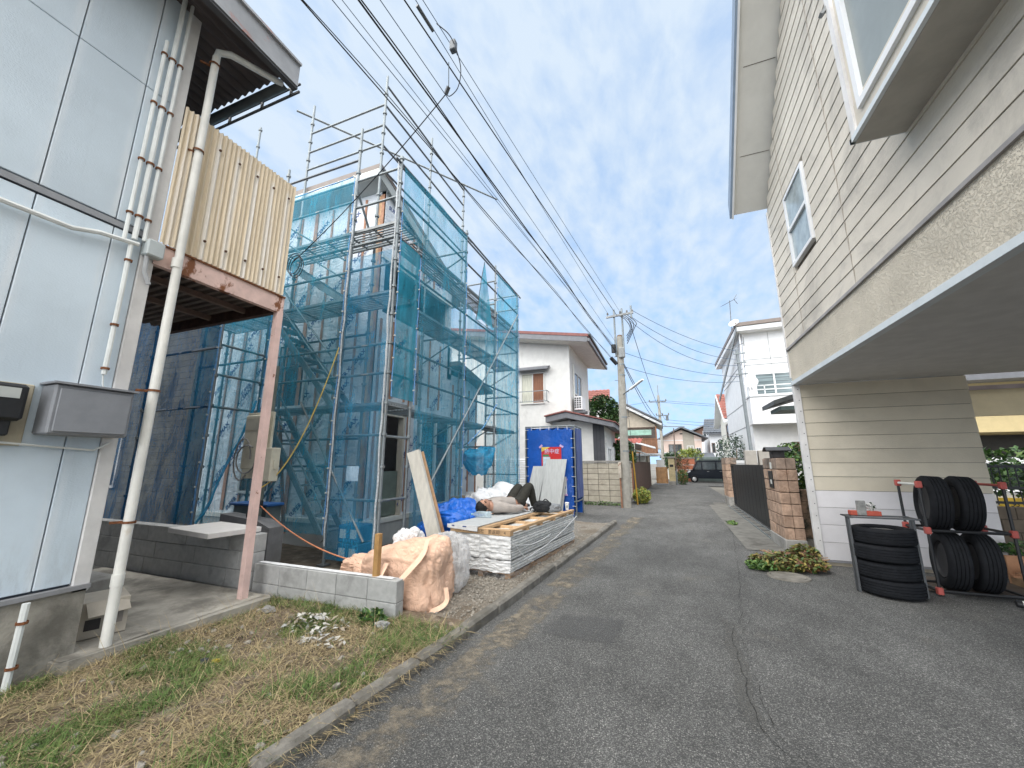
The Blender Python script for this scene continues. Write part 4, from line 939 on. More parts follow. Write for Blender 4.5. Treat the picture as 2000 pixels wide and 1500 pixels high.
def paper(x0, x1, z0, z1, sd):
    def fn(u, v):
        zz = z0+(z1-z0)*v
        pil = .028*abs(math.sin(zz*math.pi/.034))
        return Vector((x0+(x1-x0)*u+.006*nz(v*5, sd), -.006-.018*abs(nz(u*4+sd, v*5))-.022*math.sin(math.pi*u)**.5*(.5+nz(u*2.5+sd, v*7)*.8)-pil*.12*(1+nz(u*3+sd, v*2))+.014*nz(u*5, v*7, sd)+.008*nz(u*13, v*9, sd), zz+.012*nz(u*5+sd, v*3)))
    return MB().grid(fn, 44, 44)
for (x0, x1, z0, z1, s_) in ((-.95, -.475, .09, .23, 1), (-.475, .0, .085, .235, 2), (-.955, -.47, .24, .525, 3), (-.475, .005, .245, .53, 4)):
    paper(x0, x1, z0, z1, s_).build('paper_end', PAPER, sk, True, local=True)
# timber frame on top
Zt = .535
TW = M('frame_timber', (.55, .36, .20), .7, .18, 6, .1, 50, rand=.12)
FT = MB().cbox(-.95, 0, -.02, .075, Zt, Zt+.075, .003).build('frame_front', TW, sk, local=True)
for xx in (-.97+.03, -.47, -.035): MB().cbox(xx-.035, xx+.035, .08, 2.62, Zt+.042, Zt+.08, .003).build('frame_rail', TW, sk, local=True)
for yy in (.55, 1.05, 1.6, 2.15, 2.56): MB().cbox(-.95, -.005, yy-.04, yy+.04, Zt, Zt+.04, .003).build('frame_cross', TW, sk, local=True)
SKM = TM[sk.name]
INKB = M('ink_black', (.025, .022, .02), .8)
text('ニチハ株式会社　要返却　4', .06, INKB, SKM @ frame((-.44, -.0215, Zt+.036), (1, 0, 0), (0, 0, 1)), 'stamped_lettering', sk)
# board on the left half that the man lies on
MB().cbox(-.98, -.49, -.04, 2.3, Zt+.083, Zt+.10, .004).build('top_board', M('board_grey_face', (.47, .48, .475), .7, .08, 9, .15), sk, local=True)
m = MB(); m.grid(lambda u, v: Vector((-.985+.5*u, -.046-.008*abs(nz(u*6, v*3)), Zt+.055+.05*v-.025*u*(1-v))), 24, 6); m.build('paper_end', PAPER, sk, True, local=True)
MB().box(-.9, -.86, -.057, -.055, Zt+.08, Zt+.095).box(-.72, -.66, -.057, -.055, Zt+.078, Zt+.092).build('printed_mark', INK, sk, local=True)
# clear film
def film(u, v):
    a = u; zz = .02+.56*v
    if a < .32: t = a/.32; q = Vector((-.975+.975*t, -.075-.03*abs(nz(t*4, v*3)), zz))
    else: t = (a-.32)/.68; q = Vector((.022+.02*abs(nz(t*9, v*3, 2)), -.05+2.75*t, zz))
    q.z += -.05*abs(nz(u*4, 3))*(1-v) + .06*nz(u*3, 7)*v-.04
    return q+Vector((.012*nz(u*30, v*5), .012*nz(u*30, v*6, 4), 0))
FILM2, t_, b_f, L_f = base_mat('stretch_film'); b_f.inputs['Base Color'].default_value = (.86, .87, .88, 1); b_f.inputs['Roughness'].default_value = .22
fz = noise_n(t_, coords(t_, scale=(1, 1, 2.5)), 4, 6, .65, 2.2); L_f(ramp(t_, fz, .45, .75, .04, .30), b_f.inputs['Alpha']); L_f(bump_n(t_, fz, .35, .03), b_f.inputs['Normal'])
MB().grid(film, 110, 14).build('stretch_film', FILM2, sk, True, local=True)
for k, (ya, za, yb, zb) in enumerate(((-.03, .44, 1.3, .38), (-.03, .5, .6, .12), (.3, .2, 2.6, .5))):
    MB().path([Vector((.045, ya+(yb-ya)*i/10, za+(zb-za)*i/10-.06*math.sin(math.pi*i/10))) for i in range(11)], .006, 5).build('film_string', WHITEP, sk, local=True)
# ------------------------------------------------------------------ small things on the stack
def loc2w(x, y, z): return SKM @ Vector((x, y, z))
ZS = Zt+.10+.03
bt = thing('plastic_bottle', 'clear plastic bottle lying under the man\'s head', 'bottle', (-2.76, 5.80, ZS), R(12))
CLEAR = net_mat('pet_plastic', (.62, .72, .76), .45, .3)
MB().lathe([(.001, -.16), (.042, -.158), (.047, -.13), (.044, -.05), (.048, -.04), (.048, .05), (.038, .09), (.016, .125), (.015, .145)], 16, (0, 0, .05), Matrix.Rotation(R(-90), 3, 'Y')).build('bottle_body', CLEAR, bt, True, local=True)
MB().lathe([(.001, .165), (.015, .165), (.015, .143)], 12, (0, 0, .05), Matrix.Rotation(R(-90), 3, 'Y')).build('cap', M('cap_teal', (.3, .55, .6), .5), bt, True, local=True)
cp = loc2w(-.1, 2.5, Zt+.08); cup = thing('paper_cup', 'white paper coffee cup on the far corner of the board stack', 'cup', cp)
MB().lathe([(.001, 0), (.027, 0), (.038, .12), (.001, .12)], 20, cp).build('cup_body', M('cup_white', (.78, .78, .76), .6, .03), cup, True)
MB().lathe([(.041, .118), (.041, .128), (.036, .138), (.001, .136)], 20, cp).build('lid', M('lid_white', (.8, .8, .8), .4, .03), cup, True)
m = MB(); dv = (Vector((0, 0, 0))-Vector((cp.x, cp.y, 0))).normalized(); sd = Vector((-dv.y, dv.x, 0)); ctr = cp+dv*.0365+Vector((0, 0, .062))
for ra, rb in ((.017, .02), (.006, .010)):
    vs = []; 
    for i in range(20):
        a = 2*math.pi*i/20
        for r_ in (ra, rb): vs.append(ctr+sd*math.cos(a)*r_+Vector((0, 0, math.sin(a)*r_))+dv*(.003-abs(math.cos(a))*.003*(r_/.02)))
    m.add(vs, [(2*i, 2*i+1, (2*i+3) % 40, (2*i+2) % 40) for i in range(20)])
m.build('emblem', M('emblem_green', (.02, .09, .06), .6), cup)
bpw = loc2w(-.33, 2.0, Zt+.08); bp = thing('backpack', 'black and grey backpack lying on the timber frame beyond the man\'s hand', 'backpack', bpw, R(20))
BPK = M('bag_black', (.012, .013, .015), .75, .2, 20, .3)
blob(-.05, 0, .095, .17, .13, .10, .8, .9, .16, 5, 0).build('main_pouch', BPK, bp, True, local=True)
blob(.15, -.02, .07, .13, .11, .075, .8, .9, .25, 6, 0).build('mesh_pocket', M('bag_grey', (.22, .23, .24), .7, .2, 20, .3), bp, True, local=True)
MB().path(catr([(-.18, -.05, .1), (-.27, -.08, .07), (-.26, -.09, .02), (-.16, -.1, .03)]), .012, 6).build('strap', BPK, bp, True, local=True)
MB().path(catr([(-.05, .0, .18), (0, .02, .22), (.07, .02, .17)]), .01, 6).build('grab_handle', BPK, bp, True, local=True)
m = MB(); m.grid(lambda u, v: loc2w(-.93+.42*u, 1.75+.75*v, Zt+.105+.03*abs(nz(u*5, v*5))), 16, 20); tag(m.build('plastic_sheet', WHITEP, None, True), 'small white sheet on the stack beyond the man\'s feet', 'plastic sheet')

# ------------------------------------------------------------------ man lying on the stack
SKIN = M('skin', (.46, .25, .17), .55, .1, 20, .1, 200)
SHIRT = M('shirt_beige', (.40, .355, .32), .85, .1, 10, .5, 28, bd=.02)
TROU = M('trousers_dark', (.030, .028, .022), .85, .2, 12, .4, 30, bd=.02)
HAIR = M('hair_black', (.012, .010, .009), .6, .3, 60, .6, 180)
man = thing('person', 'man in beige shirt and dark trousers lying asleep on the board stack', 'person', (-2.7, 6.5, ZS))
def skin_mesh(name, verts, edges, mat, parent, sub=2):
    me = bpy.data.meshes.new(name); me.from_pydata([v[0] for v in verts], edges, [])
    o = bpy.data.objects.new('tmp_' + name, me); C.objects.link(o)
    md = o.modifiers.new('Skin', 'SKIN'); md.use_smooth_shade = True
    for i, v in enumerate(verts):
        r = v[1]; me.skin_vertices[0].data[i].radius = (r, r) if isinstance(r, (int, float)) else r
        me.skin_vertices[0].data[i].use_root = (i == 0)
    s = o.modifiers.new('Sub', 'SUBSURF'); s.levels = s.render_levels = sub
    dgx = bpy.context.evaluated_depsgraph_get(); m2 = bpy.data.meshes.new_from_object(o.evaluated_get(dgx)); bpy.data.objects.remove(o)
    m2.transform(TM[parent.name].inverted()); m2.materials.clear(); m2.materials.append(mat)
    m2.polygons.foreach_set('use_smooth', [True]*len(m2.polygons))
    q = bpy.data.objects.new(name, m2); C.objects.link(q); q.parent = parent; TM[q.name] = TM[parent.name]; return q
hd = Vector((-2.84, 6.03, ZS+.145)); ax = (Vector((-2.60, 6.86, 0))-Vector((-2.80, 6.15, 0))).normalized(); sx = Vector((ax.y, -ax.x, 0))  # sx = to the camera's right
def P_(a, s, h): return tuple(Vector((-2.80, 6.17, ZS))+ax*a+sx*s+Vector((0, 0, h)))
V = [(P_(.62, 0, .115), (.17, .125)), (P_(.40, 0, .13), (.165, .135)), (P_(.20, 0, .14), (.18, .14)), (P_(.08, 0, .14), (.12, .105)), (P_(-.02, 0, .14), .062), (P_(-.10, 0, .15), .065),
     (P_(.12, .19, .12), .075), (P_(.33, .29, .085), .058), (P_(.55, .27, .08), .043), (P_(.62, .265, .075), .037),
     (P_(.12, -.19, .12), .075), (P_(.34, -.26, .10), .058), (P_(.52, -.12, .20), .036), (P_(.58, -.08, .205), .032),
     (P_(.70, .10, .12), .105), (P_(.99, .14, .45), .075), (P_(1.14, .14, .08), .05), (P_(1.20, .13, .035), .042), (P_(1.36, .13, .03), .034),
     (P_(.70, -.10, .12), .105), (P_(1.0, -.11, .42), .075), (P_(1.16, -.12, .08), .05), (P_(1.24, -.13, .035), .042), (P_(1.38, -.13, .03), .034)]
E_ = [(0, 1), (1, 2), (2, 3), (3, 4), (4, 5), (3, 6), (6, 7), (7, 8), (8, 9), (3, 10), (10, 11), (11, 12), (12, 13), (0, 14), (14, 15), (15, 16), (16, 17), (17, 18), (0, 19), (19, 20), (20, 21), (21, 22), (22, 23)]
body = skin_mesh('body', V, E_, SKIN, man)
def seg_near(p, idx_edges):
    best = 9; 
    for a, b in idx_edges:
        A = Vector(V[a][0]); B = Vector(V[b][0]); t = max(0, min(1, (p-A).dot(B-A)/(B-A).length_squared)); best = min(best, (p-A.lerp(B, t)).length)
    return best
def garment(name, edges, others, grow, mat):
    me = body.data; T = TM[man.name]; keep = []
    for f in me.polygons:
        c = T @ f.center
        if seg_near(c, edges) <= seg_near(c, others): keep.append(f)
    used = sorted({v for f in keep for v in f.vertices}); mp_ = {v: i for i, v in enumerate(used)}
    vs = []
    for v in used:
        q = me.vertices[v]; vs.append(tuple(q.co+q.normal*(grow+.006*nz(*(q.co*14))+.004*nz(*(q.co*34)))))
    m2 = bpy.data.meshes.new(name); m2.from_pydata(vs, [], [tuple(mp_[v] for v in f.vertices) for f in keep]); m2.materials.append(mat)
    m2.polygons.foreach_set('use_smooth', [True]*len(m2.polygons)); o = bpy.data.objects.new(name, m2); C.objects.link(o); o.parent = man; TM[o.name] = TM[man.name]; return o
SH_E = [(0, 1), (1, 2), (2, 3), (3, 6), (6, 7), (7, 8), (3, 10), (10, 11), (11, 12)]; TR_E = [(0, 14), (14, 15), (15, 16), (0, 19), (19, 20), (20, 21)]; SK_E = [(4, 5), (8, 9), (12, 13), (16, 17), (17, 18), (21, 22), (22, 23)]
shirt = garment('shirt', SH_E, TR_E+SK_E, .012, SHIRT); garment('trousers', TR_E, SH_E+SK_E, .014, TROU)
for i, j in ((17, 18), (22, 23)):
    skin_mesh('shoe', [(V[i][0], .05), (tuple((Vector(V[i][0])+Vector(V[j][0]))/2), .046), (V[j][0], .038)], [(0, 1), (1, 2)], BLACKP, man)
# collar
MB().path([tuple(Vector(P_(.03, 0, .125))+sx*.066*math.cos(a)+Vector((0, 0, 1))*.066*math.sin(a)+ax*.012*math.sin(a)) for a in [i*2*math.pi/16 for i in range(17)]], .014, 6).build('collar', SHIRT, man, True)
# head: axis (crown) towards -ax, face up and a little to the right
fwd = (Vector((0, 0, 1))*.88+sx*.42-ax*.12).normalized(); crown = (-ax-fwd*(-ax).dot(fwd)).normalized(); side = crown.cross(fwd)
hc = hd+Vector((0, 0, .0))
def headf(u, v):
    a = u*2*math.pi; p = (v-.5)*math.pi; cx_, sy_, cz_ = math.cos(p)*math.cos(a), math.cos(p)*math.sin(a), math.sin(p)   # cz crown
    f_ = .112*cx_; s_ = .09*sy_; c_ = .135*cz_
    if cz_ < 0: s_ *= 1-.28*(-cz_)**1.5; 
    if cz_ < -.2 and cx_ > 0: f_ += .012*(-cz_)
    n_ = math.exp(-((sy_)/.16)**2-((cz_+.12)/.2)**2)*(1 if cx_ > 0 else 0); f_ += .024*n_       # nose
    br = math.exp(-((cz_-.16)/.1)**2)*(1 if cx_ > .3 else 0)*.006; f_ += br
    ey = math.exp(-((abs(sy_)-.42)/.17)**2-((cz_-.02)/.11)**2)*(1 if cx_ > 0 else 0); f_ -= .012*ey
    mo = math.exp(-((sy_)/.3)**2-((cz_+.52)/.06)**2)*(1 if cx_ > 0 else 0); f_ -= .006*mo
    return hc+fwd*f_+side*s_+crown*c_
head = MB().grid(headf, 40, 32).build('head', SKIN, man, True)
def hairf(u, v):
    a = u*2*math.pi; p = (v-.5)*math.pi; cx_, sy_, cz_ = math.cos(p)*math.cos(a), math.cos(p)*math.sin(a), math.sin(p)
    # pulled inside the head over the face and the neck
    face = cx_*1.0-cz_*.9; k = 1.09+.05*nz(cx_*7, sy_*7, cz_*7) if face < .28 and cz_ > -.45 else .9
    f_, s_, c_ = .112*cx_*k, .092*sy_*k, .135*cz_*k
    if cz_ < 0: s_ *= 1-.28*(-cz_)**1.5
    return hc+fwd*f_+side*s_+crown*c_
MB().grid(hairf, 44, 34).build('hair', HAIR, head, True)
for s in (-1, 1):
    e = hc+side*s*.09-fwd*.012-crown*.008
    MB().lathe([(.001, .012), (.02, .012), (.028, .004), (.024, -.012)], 12, e, Matrix((fwd, crown, side*s)).transposed()).build('ear', SKIN, head, True)
    MB().bar(hc+side*s*.024+fwd*.105+crown*.008, hc+side*s*.056+fwd*.095+crown*.006, .006, .005).build('eyelid', HAIR, head)
    MB().bar(hc+side*s*.02+fwd*.116+crown*.03, hc+side*s*.058+fwd*.103+crown*.031, .009, .007).build('eyebrow', HAIR, head)
MB().bar(hc-side*.022+fwd*.109-crown*.07, hc+side*.022+fwd*.109-crown*.07, .005, .005).build('lips', M('lips', (.33, .13, .11), .6), head)
# hands
def hand(wr, di, pn, tside, par, curl):
    di = Vector(di).normalized(); pn = Vector(pn).normalized(); sdv = di.cross(pn).normalized()*tside
    wr = Vector(wr)
    vs = [(tuple(wr-di*.02), (.026, .02)), (tuple(wr+di*.045), (.038, .017)), (tuple(wr+di*.085), (.038, .015))]; q = skin_mesh('hand', vs, [(0, 1), (1, 2)], SKIN, par, 2)
    for k, ln_ in enumerate((.068, .078, .074, .058)):
        b0 = wr+di*.08+sdv*(.027-.018*k); c = curl+.08*k; pts = [b0]; d_ = di.copy()
        for j in range(3):
            d_ = (d_*math.cos(c)-pn*math.sin(c)).normalized(); pts.append(pts[-1]+d_*ln_*(.42, .32, .26)[j])
        skin_mesh('finger', [(tuple(p), r) for p, r in zip(pts, (.0095, .009, .008, .006))], [(0, 1), (1, 2), (2, 3)], SKIN, q, 1)
    t0 = wr+di*.03+sdv*.03; t1 = t0+(di*.6+sdv*.6-pn*.3).normalized()*.035; t2 = t1+(di*.9+sdv*.1-pn*.35).normalized()*.03
    skin_mesh('thumb', [(tuple(t0), .012), (tuple(t1), .0105), (tuple(t2), .0075)], [(0, 1), (1, 2)], SKIN, q, 1)
hand(V[9][0], ax+sx*-.05, (0, 0, 1), -1, man, .5)
hand(V[13][0], ax*.6+sx*.8, (0, 0, 1), 1, man, .25)
MB().cbox(-.06, .06, -.03, .03, 0, .006, .002)
ph = thing('phone', 'small white phone or card resting on the lying man\'s chest', 'phone', P_(.16, -.05, .29), R(60))
MB().cbox(-.065, .065, -.033, .033, 0, .008, .003).build('case', M('phone_white', (.8, .8, .8), .3, .02), ph, local=True)
# ------------------------------------------------------------------ blue booth with poster
bo = thing('site_booth', 'pipe-framed booth covered with royal blue tarpaulin beside the white house', 'booth', (-3.2, 12, 0))
bx0, bx1, by0, by1, bz = -3.99, -2.47, 11.5, 12.5, 2.6
for x in (bx0, bx1):
    for y in (by0, by1): MB().tube((x, y, 0), (x, y, bz), .0245, 8).build('frame_post', GALV, bo, True)
for z in (.42, bz):
    for a, b in (((bx0, by0), (bx1, by0)), ((bx1, by0), (bx1, by1)), ((bx0, by1), (bx1, by1)), ((bx0, by0), (bx0, by1))):
        MB().tube((*a, z), (*b, z), .022, 8).build('frame_rail', GALV, bo, True)
TB = M('booth_tarp', (.010, .095, .44), .35, .12, 3, .5, 5, bd=.04, spec=.5)
def tf(u, v): return Vector((bx0+.06+(bx1-bx0-.12)*u, by0-.03-.02*nz(u*3, v*4), .02+(bz-.1)*v+.02*math.sin(u*30)*(v > .99)))
MB().grid(tf, 40, 40).build('tarp_sheet', TB, bo, True)
MB().grid(lambda u, v: Vector((bx1+.03+.02*nz(u*3, v*4, 5), by0+.06+(by1-by0-.12)*u, .5+(bz-.56)*v)), 20, 40).build('tarp_sheet', M('booth_tarp_shaded', (.035, .075, .25), .4, .1, 3, .4, 5, bd=.04), bo, True)  # right side: shade painted in as a darker tarp blue
MB().box(bx0+.02, bx1-.02, by1-.05, by1-.03, .02, bz-.03).build('tarp_sheet', TB, bo); MB().box(bx0-.01, bx0+.01, by0+.05, by1-.06, .02, bz-.03).build('tarp_sheet', TB, bo); MB().box(bx0+.03, bx1-.03, by0, by1-.07, bz-.06, bz-.05).build('tarp_sheet', TB, bo)
TIE = MB().box(-.05, .05, -.008, .008, -.006, .006).mesh('eyelet_tie', M('tie_white', (.75, .75, .75), .6))
for k in range(9):
    z = .3+k*.275
    for x in (bx0+.05, bx1-.05): piece(TIE, 'eyelet_tie', bo, (x, by0-.05, z))
for k in range(5): piece(TIE, 'eyelet_tie', bo, (bx0+.2+k*.28, by0-.05, bz-.06), (0, R(90), 0))
po = thing('poster', 'red heat-stroke warning poster taped to the blue booth', 'poster', (-3.17, by0-.06, 1.0))
py = by0-.062
MB().box(-3.47, -2.86, py, py+.004, .98, 1.98).build('sheet', M('poster_red', (.62, .03, .03), .5, .05), po)
MB().prism([(-3.47, py-.002, 1.98), (-3.2, py-.002, 1.98), (-3.47, py-.002, 1.84)], (0, .001, 0)).build('corner_band', M('poster_yellow', (.8, .55, .1), .5), po)
MB().box(-3.43, -3.24, py-.002, py-.001, 1.70, 1.76).build('green_caption', M('poster_green', (.08, .25, .12), .5), po)
MB().box(-3.43, -3.2, py-.002, py-.001, 1.30, 1.69).build('picture_panel', M('poster_pale', (.55, .66, .72), .5, .2, 12), po)
MB().box(-3.16, -2.9, py-.002, py-.001, 1.05, 1.30).build('text_panel', M('poster_cream', (.75, .6, .4), .5, .2, 12), po)
text('熱中症', .155, M('poster_ink', (.60, .68, .9), .5, 0), frame((-3.15, py-.003, 1.845), (1, 0, 0), (0, 0, 1)), 'lettering', po)
PT = M('tape_pink', (.62, .42, .66), .5)
for x, a in ((-3.49, .7), (-2.85, -.5)): MB().bar((x-.06*math.cos(a), py-.004, 2.0-.06*math.sin(a)), (x+.06*math.cos(a), py-.004, 2.0+.06*math.sin(a)), .004, .06).build('tape', PT, po)
sg = thing('notice', 'small white notice with a blue round emblem taped to the blue booth', 'sign', (-2.83, py, .6))
MB().box(-2.95, -2.72, py, py+.004, .62, 1.05).build('sheet', M('paper_white', (.74, .75, .78), .7), sg)
m = MB(); vs = []
for i in range(24):
    a = 2*math.pi*i/24
    for r_ in (.065, .092): vs.append((-2.835+r_*math.cos(a), py-.002, .82+r_*math.sin(a)))
m.add(vs, [(2*i, 2*i+1, (2*i+3) % 48, (2*i+2) % 48) for i in range(24)]); m.build('round_emblem', M('emblem_blue', (.02, .16, .5), .5), sg)
MB().box(-2.86, -2.80, py-.002, py-.001, .77, .85).build('emblem_figure', M('emblem_blue', (.02, .16, .5), .5), sg)
text('熱中症対策', .042, M('ink_black', (.02, .02, .02), .8), frame((-2.835, py-.003, .965), (1, 0, 0), (0, 0, 1)), 'lettering', sg)
for z in (1.05, .62): MB().bar((-2.96, py-.004, z), (-2.70, py-.004, z-.01), .004, .05).build('tape', PT, sg)
# boards leaning at the booth
BG = M('siding_grey', (.44, .45, .44), .7, .1, 8, .3, 40, rand=.1, st=(4, 1, .4))
for k, (x, y, wd, h, lx, lab) in enumerate(((-3.72, 10.9, .40, 1.42, .22, 'narrow grey siding board leaning on the blue booth, leftmost'), (-3.45, 11.12, .3, 1.05, .16, 'shorter grey board half hidden behind the two leaning boards'), (-3.12, 10.75, .60, 1.62, .17, 'tall wide grey siding board leaning over the red poster'), (-2.90, 11.05, .22, 1.12, .08, 'grey board behind the tall siding board beside the small notice'), (-2.93, 10.8, .24, .8, .06, 'short white board bundle leaning under the small notice'))):
    m = MB(); y2 = by0-.09; m.add([(x-wd/2, y, .03), (x+wd/2, y, .03), (x+wd/2+lx, y+.45*(h/1.5)+.0, h), (x-wd/2+lx, y+.45*(h/1.5), h)], [(0, 1, 2, 3)]); m.v += [v+Vector((0, .025, 0)) for v in m.v[:4]]; m.f += [(7, 6, 5, 4), (0, 4, 5, 1), (1, 5, 6, 2), (2, 6, 7, 3), (3, 7, 4, 0)]; m.mi += [0]*5
    for q in range(2): pass
    tag(m.build('siding_board', BG if k < 4 else OFFW, None), lab, 'board', 'boards leaning on the booth')

# ------------------------------------------------------------------ generic helpers for buildings
GLASS = M('pane_glass', (.045, .055, .06), .08, .3, 3, 0, spec=.8)
STUC = M('stucco_white', (.66, .655, .63), .85, .06, 3, .35, 140, col2=(.45, .44, .41), c2s=1.6, c2=(.62, .8), st2=(1, 1, .4))
WHT = M('paint_white', (.70, .71, .72), .6, .05, 3, .1, 60, col2=(.5, .51, .52), c2s=1.5, c2=(.62, .82), st2=(1, 1, .35))
def window(par, face, a0, a1, z0, z1, plane, dirn=-1, fw=.05, mull=1, fmat=ALU, gmat=GLASS, curtain=None):
    """face 'y': plane is y, a = x ; face 'x': plane is x, a = y ; dirn = outward sign"""
    def bx(a, b, c, d_, p, q):
        m_ = MB(); lo, hi = sorted((plane+dirn*p, plane+dirn*q))
        return m_.box(a, b, lo, hi, c, d_) if face == 'y' else m_.box(lo, hi, a, b, c, d_)
    f = MB(); 
    for args in ((a0, a1, z0, z0+fw), (a0, a1, z1-fw, z1), (a0, a0+fw, z0+fw, z1-fw), (a1-fw, a1, z0+fw, z1-fw)):
        q = bx(*args, -.01, .05); f.add(q.v, q.f)
    n = mull+1
    for i in range(1, n):
        c = a0+(a1-a0)*i/n; q = bx(c-fw*.45, c+fw*.45, z0+fw, z1-fw, -.01, .04); f.add(q.v, q.f)
    f = f.build('window_frame', fmat, par)
    for i in range(n):
        c0 = a0+(a1-a0)*i/n+fw*.5; c1 = a0+(a1-a0)*(i+1)/n-fw*.5
        bx(c0, c1, z0+fw, z1-fw, .008, .016).build('pane', (curtain[i] if curtain and curtain[i] else gmat), f)
    return f
# ------------------------------------------------------------------ white stucco house beyond the plot
hc_ = thing('house', 'white stucco two-storey house with grey eaves beyond the blue booth', 'house', (-7, 18.5, 0))
def rz(x): return 6.57+.165*(-2.62-x)
MB().prism([(-12, 16, 0), (-3.55, 16, 0), (-3.55, 16, rz(-3.55)-.2), (-12, 16, rz(-12)-.2)], (0, 4.4, 0)).build('wall', STUC, hc_)
SLATE = M('eave_slate', (.16, .165, .18), .6, .1)
rf = MB().prism([(-12.4, 15.25, rz(-12.4)-.2), (-2.62, 15.25, rz(-2.62)-.2), (-2.62, 15.25, rz(-2.62)-.02), (-12.4, 15.25, rz(-12.4)-.02)], (0, 5.3, 0)).build('roof', OFFW, hc_)
MB().prism([(-12.4, 15.22, rz(-12.4)-.22), (-2.62, 15.22, rz(-2.62)-.22), (-2.62, 15.22, rz(-2.62)-.0), (-12.4, 15.22, rz(-12.4)-.0)], (0, .028, 0)).build('barge_board', SLATE, rf)
MB().prism([(-12.4, 15.20, rz(-12.4)+.002), (-2.58, 15.20, rz(-2.58)+.002), (-2.58, 15.20, rz(-2.58)+.12), (-12.4, 15.20, rz(-12.4)+.12)], (0, 5.4, 0)).build('roof_covering', M('roof_redbrown', (.20, .075, .065), .6, .15), rf)
MB().box(-2.60, -2.52, 15.2, 20.55, rz(-2.6)-.2, rz(-2.6)-.08).build('gutter', SLATE, rf)
tl = MB().tube((-2.78, -.0, 0), (-2.5, 0, -.03), .055, 8).mesh('tile', M('tile_dark', (.07, .075, .075), .5, .2))
for k in range(30): piece(tl, 'roof_tile', rf, (0, 15.35+k*.178, rz(-2.6)+.13))
w_ = window(hc_, 'y', -5.75, -4.66, 4.03, 5.42, 16, -1, .05, 1, ALU, GLASS, [M('curtain_cream', (.5, .5, .42), .6, .2, 9, 0, st=(6, 1, .3)), M('curtain_brown', (.20, .085, .045), .6, .25, 9, 0, st=(6, 1, .3))])
m = MB(); 
for z in (4.1, 4.55): m.bar((-5.95, 15.72, z), (-4.5, 15.72, z), .03, .03)
m.bar((-4.5, 15.72, 4.55), (-4.5, 16, 4.55), .03, .03); m.bar((-4.5, 15.72, 4.1), (-4.5, 16, 4.1), .03, .03); m.bar((-4.5, 15.72, 4.1), (-4.5, 15.72, 4.55), .03, .03)
for k in range(14): m.bar((-5.9+k*.1, 15.72, 4.1), (-5.9+k*.1, 15.72, 4.18), .012, .012)
m.build('window_rail', GALV, hc_)
MB().prism([(-6, 15.6, 5.48), (-4.42, 15.6, 5.48), (-4.42, 16, 5.62), (-6, 16, 5.62)], (0, 0, .09)).build('window_canopy', SLATE, hc_)
window(hc_, 'x', 16.75, 18.4, 4.5, 5.55, -3.55, 1, .06, 1)
MB().tube((-3.5, 16.55, 4.2), (-3.5, 16.55, 5.8), .035, 8).build('downpipe', OFFW, hc_, True)
ac = thing('air_conditioner', 'white air-conditioner outdoor unit on the porch roof of the stucco house', 'air conditioner', (-3.2, 16.5, 3.7))
MB().cbox(-3.45, -3.1, 16.25, 17.0, 3.72, 4.3, .02).build('casing', WHT, ac)
for i in range(5):
    for j in range(3): MB().box(-3.43+j*.1, -3.36+j*.1, 16.24, 16.25, 3.80+i*.095, 3.87+i*.095).build('grille_slot', M('slot_dark', (.06, .06, .06), .7), ac)
for y in (16.35, 16.85): MB().box(-3.47, -3.0, y-.03, y+.03, 3.60, 3.72).build('foot', GALVD, ac)
# porch wing
MB().box(-4.3, -2.2, 15.85, 19.5, 0, 3.2).build('wall', STUC, hc_)
MB().box(-2.64, -2.19, 15.83, 15.845, .9, 3.16).build('dark_panel', M('panel_dark', (.06, .062, .07), .6, .1), hc_)
for x in (-2.5, -2.36): MB().box(x-.006, x+.006, 15.822, 15.83, .9, 3.15).build('panel_rib', M('panel_rib', (.03, .03, .035), .6), hc_)
pr = MB().prism([(-4.45, 15.3, 3.36), (-3.6, 15.3, 3.52), (-1.72, 15.3, 3.02), (-1.72, 15.3, 2.86), (-3.6, 15.3, 3.3), (-4.45, 15.3, 3.14)], (0, 4.6, 0)).build('porch_roof', SLATE, hc_)
MB().prism([(-4.5, 15.25, 3.37), (-3.6, 15.25, 3.54), (-1.66, 15.25, 3.03), (-1.66, 15.25, 3.07), (-3.6, 15.25, 3.6), (-4.5, 15.25, 3.42)], (0, 4.7, 0)).build('porch_roof_sheet', M('roof_redbrown', (.20, .075, .065), .6, .15), pr)
window(hc_, 'x', 16.3, 17.6, .95, 2.15, -2.19, 1, .06, 1, WHT, M('pane_pale', (.45, .48, .48), .2)); MB().box(-2.19, -2.1, 17.7, 18.6, .85, 2.2).build('shutter_box', WHT, hc_)
window(hc_, 'x', 16.05, 16.2, 2.3, 2.75, -2.19, 1, .03, 0)
# slatted white louvre gate seen through the net end
lv = thing('louvre_fence', 'white louvred fence panels between the scaffold and the blue booth', 'fence', (-4.8, 13.6, 0))
for (xa, xb) in ((-6.2, -5.45), (-5.35, -4.6)):
    MB().box(xa-.04, xa, 13.55, 13.62, .1, 1.75).box(xb, xb+.04, 13.55, 13.62, .1, 1.75).build('louvre_frame', WHT, lv)
    for k in range(18): MB().bar((xa, 13.58, .2+k*.085), (xb, 13.58, .2+k*.085), .05, .012, (0, -.6, 1)).build('slat', WHT, lv)
